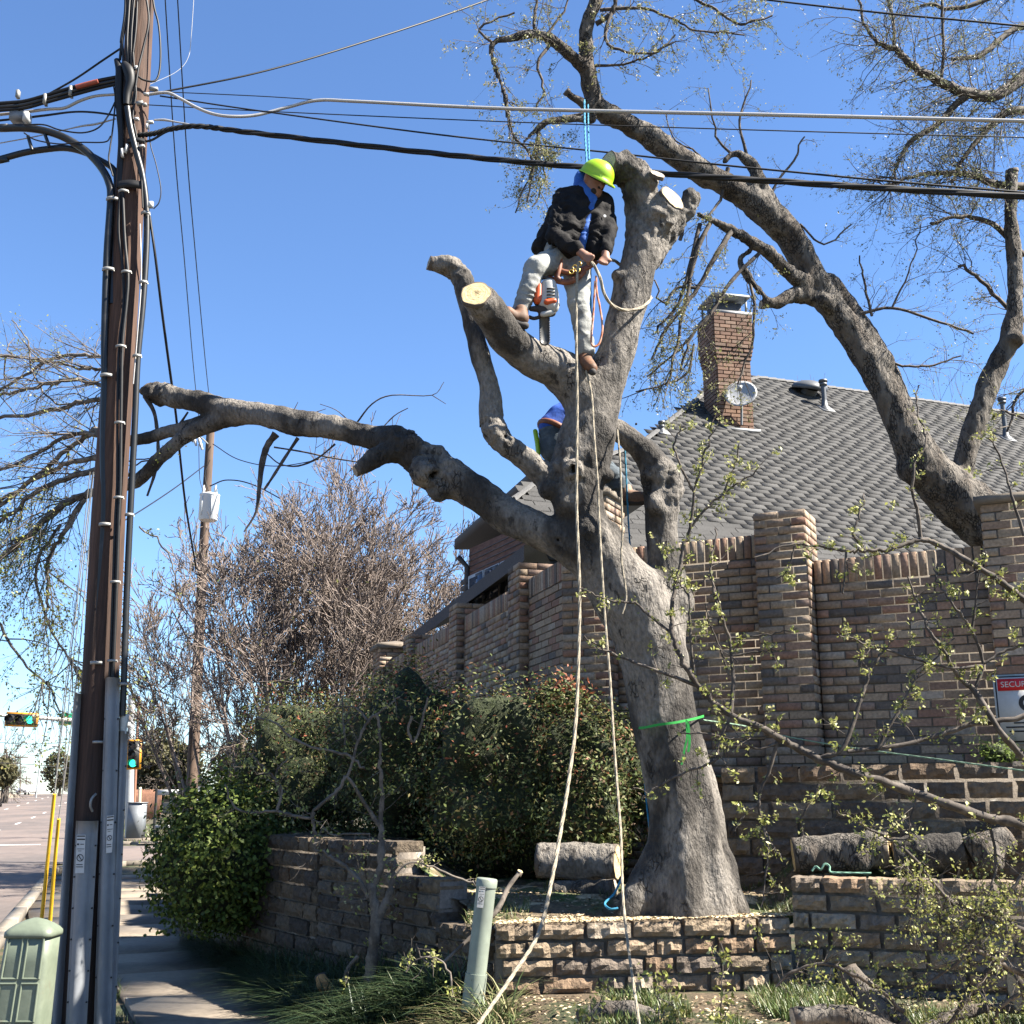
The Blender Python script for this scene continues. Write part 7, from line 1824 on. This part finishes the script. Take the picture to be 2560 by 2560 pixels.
# far utility pole with transformer
YQ = 28.
q2 = thing('utility_pole', 'farther wooden utility pole carrying a grey transformer can', 'utility pole', P(478, 2060, YQ))
WOOD2 = mat('far_pole_wood', (.10, .068, .05), .9, (.06, .042, .032), 4, .4, .6, .2, 30, stretch=(1, 1, .1))
rubs([(474, 2070, YQ, 15), (488, 1800, YQ, 14), (502, 1500, YQ, 12.5), (516, 1250, YQ, 11), (527, 1068, YQ, 10)], 'shaft', WOOD2, q2, 16, 4)
PT = mat('transformer_grey', (.55, .57, .58), .5, grain=.05)
tc = P(520, 1302, YQ - .4)
can = MB().lathe(tc, Z3, [(0, .2), (.02, .23), (.62, .23), (.64, .25), (.67, .25), (.70, .16), (.72, .1)], 24).build('transformer', PT, q2, True)
for dx in (-.16, .14):
    MB().lathe(tc + [dx, 0, .68], Z3, [(0, .03), (.05, .05), (.09, .03), (.13, .05), (.17, .03), (.24, .02)], 12).build('bushing', WHT, can, True)
for k in range(6):
    a_ = k * math.pi / 3
    MB().box(tc + [.24 * math.cos(a_), .24 * math.sin(a_), .35], (.015, .015, .5)).build('cooling_fin', PT, can)
for u, v in ((497, 1095), (482, 1085)):
    MB().lathe(P(u, v, YQ - .2), (.35, 0, -1), [(0, .035), (.1, .05), (.15, .035), (.2, .05), (.25, .035), (.33, .03)], 10).build('fuse_cutout', WHT, q2, True)
rubs([(520, 1110, YQ - .2, 2), (498, 1092, YQ - .2, 2), (480, 1105, YQ - .2, 2)], 'cutout_arm', STR, q2, 6, 3)
rubs([(497, 1110, YQ - .25, 1), (500, 1200, YQ - .3, 1), (515, 1240, YQ - .35, 1)], 'lead_wire', BLK, q2, 5, 3)
rubs([(525, 1150, YQ - .2, 1), (512, 1190, YQ - .3, 1), (528, 1245, YQ - .35, 1)], 'lead_wire', BLK, q2, 5, 3)
rubs([(524, 1340, YQ - .3, 1.6), (540, 1370, YQ - .3, 1.6), (530, 1400, YQ - .3, 1.6), (515, 1385, YQ - .3, 1.6), (525, 1360, YQ - .3, 1.6)], 'coil', BLK, q2, 5, 4)
cable([(510, 1165, YQ - .3, 1.4), (430, 1225, 24, 1.6), (330, 1290, 19, 1.8), (240, 1340, 15, 2)], 'wire sagging from the far pole towards the street', BLK)
cable([(532, 1110, YQ - .1, 1.2), (600, 1150, 27, 1.2), (700, 1165, 26, 1.2), (840, 1140, 25, 1.2)], 'thin wire leaving the far pole to the right behind the limb', BLK)
cable([(525, 1215, YQ - .2, 1.6), (570, 1200, 27.5, 1.6), (640, 1215, 27, 1.6), (760, 1280, 26, 1.6)], 'lower wire leaving the far pole above the crape myrtles', BLK)

# ================================================================== traffic signals
YT = 44.
SIGB = mat('signal_black', (.012, .012, .012), .5, grain=.05)
SIGY = mat('signal_yellow', (.50, .22, .015), .5, grain=.05)
GRE = mat('green_light', (.05, .7, .45), .3, grain=0, emit=((.03, .9, .5), .5))
LENS = mat('dark_signal_lens', (.03, .028, .028), .25, grain=0)
GPOL = mat('galvanised_pole', (.34, .35, .345), .45, (.28, .29, .29), 2, .4, .6, .05, 10, metal=.25)
sp_ = thing('traffic_signal', 'horizontal traffic signal showing green on a mast arm over the street', 'traffic signal', P(325, 2108, YT))
rubs([(322, 2110, YT, 10.5), (324, 1990, YT, 10), (327, 1860, YT, 9), (329, 1740, YT, 8)], 'pole', GPOL, sp_, 16, 3)
rubs([(328, 1812, YT, 6.5), (200, 1802, YT - 2, 5.5), (80, 1793, YT - 3.5, 4.8), (-120, 1780, YT - 6, 4)], 'mast_arm', GPOL, sp_, 12, 4)
def head(par, c, ang, right, up, lit, L=1.06, Wd=.38):
    """three-section head, long axis 'right'"""
    r_, u_ = nrm(np.array(right, float)), nrm(np.array(up, float)); n_ = np.cross(r_, u_)
    if n_[1] > 0: n_ = -n_
    R = np.stack([r_, -n_, u_], 1)
    MB().box(c, (L + .12, .04, Wd + .12), R).build('backplate', SIGY, par)
    hd = MB().box(c + n_ * .06, (L, .12, Wd), R).build('housing', SIGB, par)
    for i in (-1, 0, 1):
        q = c + r_ * i * L / 3 + n_ * .122
        MB().lathe(q, n_, [(0, .135), (.012, .13), (.02, .05)], 24).build('lens', GRE if i == lit else LENS, hd)
        ring_ = []
        for k in range(17):
            a_ = math.pi * (k / 16) * 1.3 - .15 * math.pi
            ring_.append((math.cos(a_), math.sin(a_)))
        up2 = np.array([0, 0, 1.]); sx = nrm(np.cross(n_, up2))
        Vv = []
        for x, z in ring_:
            Vv += [q + sx * x * .148 + up2 * z * .148, q + sx * x * .148 + up2 * z * .148 + n_ * .2]
        MB().add(np.array(Vv), [[2 * k, 2 * k + 2, 2 * k + 3, 2 * k + 1] for k in range(16)]).build('visor', SIGB, hd)
c = P(61, 1800, YT - 4)
head(sp_, c + np.array([0, -.2, 0]), 0, (1, .0, -.035), (.035, 0, 1), 1, 1.0, .37)
sg2 = thing('traffic_signal', 'upright traffic signal showing green on the side of the white pole', 'traffic signal', P(336, 1885, YT))
head(sg2, P(336, 1886, YT - .5), 0, (.04, 0, -1), (1, 0, .04), 1, .98, .40)
MB().tube([P(336, 1850, YT - .4), P(327, 1850, YT)], [.03, .03], 8).build('bracket', GPOL, sg2)
ss = thing('street_name_sign', 'small green street-name sign hanging from the mast arm', 'sign', P(178, 1798, YT - 2.3))
MB().box(P(180, 1798, YT - 2.3), (.95, .02, .42)).build('blade', mat('sign_green', (.01, .22, .11), .5, grain=.03), ss)
MB().box(P(180, 1798, YT - 2.33), (.80, .012, .07)).build('legend', WHT, ss)
MB().box(P(180, 1778, YT - 2.28), (.08, .04, .12)).build('hanger', GPOL, ss)
cab = thing('signal_cabinet', 'grey traffic signal cabinet beside the white pole', 'cabinet', P(340, 2110, 42))
cc_ = P(338, 2095, 42)
MB().box(cc_ + [.05, 0, -.12], (.9, .7, .24)).build('plinth', CONC, cab)
MB().box(cc_ + [.0, 0, .60], (.52, .5, 1.2)).build('cabinet_body', PVC, cab)
MB().box(cc_ + [.0, -.26, .60], (.46, .015, 1.1)).build('door', PVC, cab)
MB().box(cc_ + [.0, 0, 1.215], (.58, .56, .03)).build('roof', PVC, cab)
# posts and the white board
for u, v0, v1, m, w_, lb in ((348, 2078, 1970, mat('cream_post', (.6, .55, .38), .6), 3.2, 'cream marker post on the far lawn'), (358, 2078, 2032, PVC, 3.5, 'short grey post on the far lawn')):
    tp_ = thing('marker_post', lb, 'post', P(u, v0, 46))
    rubs([(u, v0 + 6, 46, w_), (u + 1, (v0 + v1) / 2, 46, w_), (u + 2, v1, 46, w_)], 'post', m, tp_, 10, 2)
    rubs([(u + 2, v1 + 2, 46, w_ * 1.25), (u + 2, v1 - 2, 46, w_ * 1.1)], 'post_cap', m, tp_, 10, 2)
bs = thing('sign_board', 'white board on a black post frame standing on the far lawn', 'sign', P(390, 2085, 43))
for u in (392, 455):
    rubs([(u - 8, 2088, 43, 3.6), (u, 1972, 43, 3.4)], 'post', SIGB, bs, 8, 2)
a, c = P(394, 1981, 43), P(455, 1981, 43)
MB().box((a + c) / 2, (np.linalg.norm(c - a), .05, .2)).build('top_board', WHT, bs)
MB().box((a + c) / 2 - [0, .03, 0], (np.linalg.norm(c - a) * .6, .01, .035)).build('legend', PVC, bs)
a, c = P(384, 2068, 43), P(450, 2068, 43)
MB().box((a + c) / 2, (np.linalg.norm(c - a), .05, .16)).build('bottom_board', WHT, bs)
# fence, small house, hydrant across the side street
fe = thing('wooden_fence', 'brown board fence beyond the far lawn', 'fence', P(365, 2020, 72))
FEN = mat('fence_board', (.24, .12, .075), .9, (.17, .085, .055), 2, .4, .6, .15, 10)
x0, x1 = P(328, 2020, 72)[0], P(402, 2020, 72)[0]
zb_ = float(gh(x0, 72))
n = 26
for k in range(n):
    MB().box((lerp(x0, x1, (k + .5) / n), 72, zb_ + .9 + rng.uniform(-.02, .02)), ((x1 - x0) / n - .012, .025, 1.75)).build('board', FEN, fe)
for z in (.35, 1.5):
    MB().box(((x0 + x1) / 2, 72.05, zb_ + z), (x1 - x0, .06, .1)).build('rail', FEN, fe)
fh = thing('house', 'low far house with brown roof behind the far lawn', 'house', P(430, 2010, 85))
hx0, hx1 = P(396, 2010, 85)[0], P(476, 2010, 85)[0]; hz = float(gh(hx0, 85))
MB().box(((hx0 + hx1) / 2, 87, hz + 1.2), (hx1 - hx0, 5, 2.4)).build('wall', mat('far_wall', (.20, .22, .25), .8), fh)
zt_ = P(430, 1945, 85)[2]
MB().add(np.array([(hx0 - .4, 84, hz + 2.35), (hx1 + .4, 84, hz + 2.35), (hx1 - .6, 87.5, zt_), (hx0 + .2, 87.5, zt_), (hx1 + .4, 91, hz + 2.35), (hx0 - .4, 91, hz + 2.35)]), [[0, 1, 2, 3], [3, 2, 4, 5], [0, 3, 5], [1, 4, 2]]).build('roof', mat('far_roof', (.17, .14, .125), .95, (.13, .11, .1), 1, .4, .6, .15, 6), fh)
for f in (.25, .7):
    wn = MB().box((lerp(hx0, hx1, f), 84.48, hz + 1.3), (.9, .05, 1.1)).build('window', TRIM, fh)
    MB().box((lerp(hx0, hx1, f), 84.45, hz + 1.3), (.75, .02, .95)).build('pane', GLASS, wn)
# street lamp, distant trees, car
lp_ = thing('street_lamp', 'slender double-arm street lamp on the far median', 'street lamp', P(88, 2005, 150))
rubs([(88, 2006, 150, 2.4), (95, 1950, 150, 2), (103, 1878, 150, 1.6)], 'pole', GPOL, lp_, 8, 3)
for s, (u, v) in ((-1, (62, 1856)), (1, (140, 1866))):
    rubs([(103, 1880, 150, 1.3), ((103 + u) / 2, (1880 + v) / 2 + 2, 150, 1.1), (u, v, 150, 1)], 'arm', GPOL, lp_, 6, 3)
    MB().box(P(u, v, 150), (.9, .3, .14)).build('lamp_head', GPOL, lp_)
def farpole(u, v0, v1, Y, lb):
    t = thing('utility_pole', lb, 'utility pole', P(u, v0, Y), 'distant utility poles')
    rubs([(u, v0, Y, 1.6), (u + 1, v1, Y, 1.2)], 'shaft', WOOD2, t, 8, 2)
    a_ = P(u + 1, v1 + 6, Y); MB().box(a_, (2.2, .12, .14)).build('crossarm', WOOD2, t)
farpole(50, 1985, 1888, 170, 'nearer distant utility pole left of the street lamp')
farpole(65, 1985, 1940, 260, 'tiny farthest utility pole above the car')
farpole(75, 1984, 1955, 330, 'tiny utility pole right of the car on the skyline')
rp_ = thing('utility_pole', 'slim reddish pole behind the upright traffic signal', 'utility pole', P(333, 2040, 60), 'distant utility poles')
rubs([(334, 2050, 60, 3.6), (340, 1900, 60, 3.4), (347, 1740, 60, 3)], 'shaft', mat('red_brown_pole', (.22, .10, .06), .9), rp_, 10, 2)
cable([(-60, 1905, 60, .9), (60, 1910, 62, .9), (170, 1920, 64, .9), (260, 1925, 66, .9)], 'dark span wire low over the far road', BLK, 'cable', 6, 4, 'distant span wires')
cable([(-60, 1850, 90, .7), (60, 1860, 90, .7), (180, 1855, 90, .7), (260, 1848, 90, .7)], 'faint span wire above the far road', BLK, 'cable', 6, 4, 'distant span wires')
def farbush(u, v0, v1, Y, hw, lb, cols, n=2600, size=.3, name='far_tree', dens=.6):
    c = P(u, (v0 + v1) / 2 - (v0 - v1) * .08, Y); s = zc(v0, Y) / FPX
    rad = np.array([hw * s, hw * s, (v0 - v1) * .46 * s])
    t = thing(name, lb, 'tree', P(u, v0, Y), 'trees along the far street')
    base = P(u, v0, Y); base[2] = float(gh(base[0], Y))
    MB().tube([base, base + [0, 0, (c[2] - base[2]) * .6], c], [.16 * rad[2] * .5, .12 * rad[2] * .5, .04], 8).build('trunk', BARKD, t, True)
    p0 = np.tile(c - [0, 0, rad[2] * .5], (26, 1)); d0 = nrm(rng.normal(0, 1, (26, 3)) + [0, 0, .5])
    cur = sprout(p0, d0 * 1., np.linalg.norm(d0 * rad, axis=1) * 1.15, .03 * rad[2] * .4, 5, .12); b = MB(); V, F = tubes(*cur, 4); b.add(V, F)
    for k in (6, 4):
        cur = sprout(*kids(*cur, k, .3, 1., .6, .5, .6), 4, .16); V, F = tubes(cur[0], np.maximum(cur[1], .02), 3); b.add(V, F)
    b.build('branches', BARKD if cols else TWG, t)
    if cols:
        lf = MB(); d = nrm(rng.normal(0, 1, (n, 3))); q = c + d * (rng.uniform(.3, 1, n) ** .5 * (1 + .3 * fbm(d * 2 + u, 2)))[:, None] * rad
        leaves(lf, q, size, cols, d, .7, .8, .5); lf.build('crown', LEAFS, t, attr=True)
OL = [(.075, .07, .035), (.055, .054, .026), (.10, .09, .045)]
farbush(402, 2010, 1838, 78, 62, 'dense olive-green tree beyond the upright traffic signal', OL, 3800)
farbush(460, 2010, 1860, 74, 45, 'olive-green tree behind the far wooden pole', OL, 2600)
farbush(345, 2010, 1880, 95, 40, 'dark evergreen tree just behind the white signal pole', OL, 2400)
farbush(148, 1992, 1880, 165, 38, 'rounded half-bare tree right of the far road crest', OL, 1300, .5)
farbush(15, 1985, 1780, 120, 55, 'tall bare tree at the left picture edge', None)
farbush(14, 1985, 1880, 150, 26, 'lower half-bare tree at the left picture edge', [(.10, .09, .06)], 500, .4)
farbush(5, 1985, 1900, 105, 34, 'dark dense tree low at the left picture edge', OL, 1200, .4)
farbush(185, 1990, 1905, 190, 26, 'small far tree peeking between guy wires and pole', OL, 900, .5)
farbush(600, 1990, 1860, 70, 60, 'olive-green tree seen through the crape myrtle stems', OL, 2200)
# distant bank on the left of the road
gb = P(10, 1982, 150); 
MB_ = MB().lathe(gb - [5, 0, 1.2], Z3, [(0, 7), (.9, 6.5), (1.5, 4.5), (1.8, .5)], 24)
ban = struct(MB_.build('far_bank', CONC, None, True))
# oncoming car
CY = 182.
zr_ = float(hill(CY)) + .004
cx_ = P(67, 1990, CY)[0]
car = thing('car', 'dark-windowed silver car coming over the crest of the road', 'car', (cx_, CY, zr_))
CARP = mat('car_paint', (.55, .56, .57), .3, grain=.03, metal=.4)
prof = [(-.92, .35), (-.95, .75), (-.90, .98), (-.74, 1.03), (-.62, 1.48), (-.5, 1.56), (.5, 1.56), (.62, 1.48), (.74, 1.03), (.90, .98), (.95, .75), (.92, .35)]
def sect(y, w_, z_): return [np.array([cx_ + x * w_, CY + y, zr_ + .2 + (z - .2) * z_]) for x, z in prof]
V, F = loft([sect(-2.2, .88, .55), sect(-2.1, .96, .64), sect(-1.1, 1., .68), sect(-.95, 1., .72), sect(-.2, 1., 1.), sect(1.2, 1., 1.), sect(2.1, .97, .7), sect(2.25, .9, .6)])
bo_ = MB().add(V, F).build('body', CARP, car, True)
MB().add(np.array([(cx_ - .72, CY - 1.02, zr_ + .96), (cx_ + .72, CY - 1.02, zr_ + .96), (cx_ + .58, CY - .3, zr_ + 1.5), (cx_ - .58, CY - .3, zr_ + 1.5)]), [[0, 1, 2, 3]]).build('windscreen', GLASS, car)
MB().box((cx_, CY - 2.22, zr_ + .55), (1.1, .06, .22)).build('grille', SIGB, car)
for s in (-1, 1):
    MB().box((cx_ + s * .7, CY - 2.2, zr_ + .68), (.32, .08, .16)).build('headlight', WHT, car)
    for y in (-1.4, 1.4):
        wh = MB().lathe((cx_ + s * .78, CY + y, zr_ + .33), (s, 0, 0), [(0, .33), (.16, .33), (.18, .28)], 20).build('tyre', SIGB, car)
        MB().lathe((cx_ + s * .955, CY + y, zr_ + .33), (s, 0, 0), [(0, .2), (.012, .18)], 14).build('rim', GPOL, wh)
MB().box((cx_, CY - 2.26, zr_ + .42), (.4, .02, .1)).build('number_plate', WHT, car)
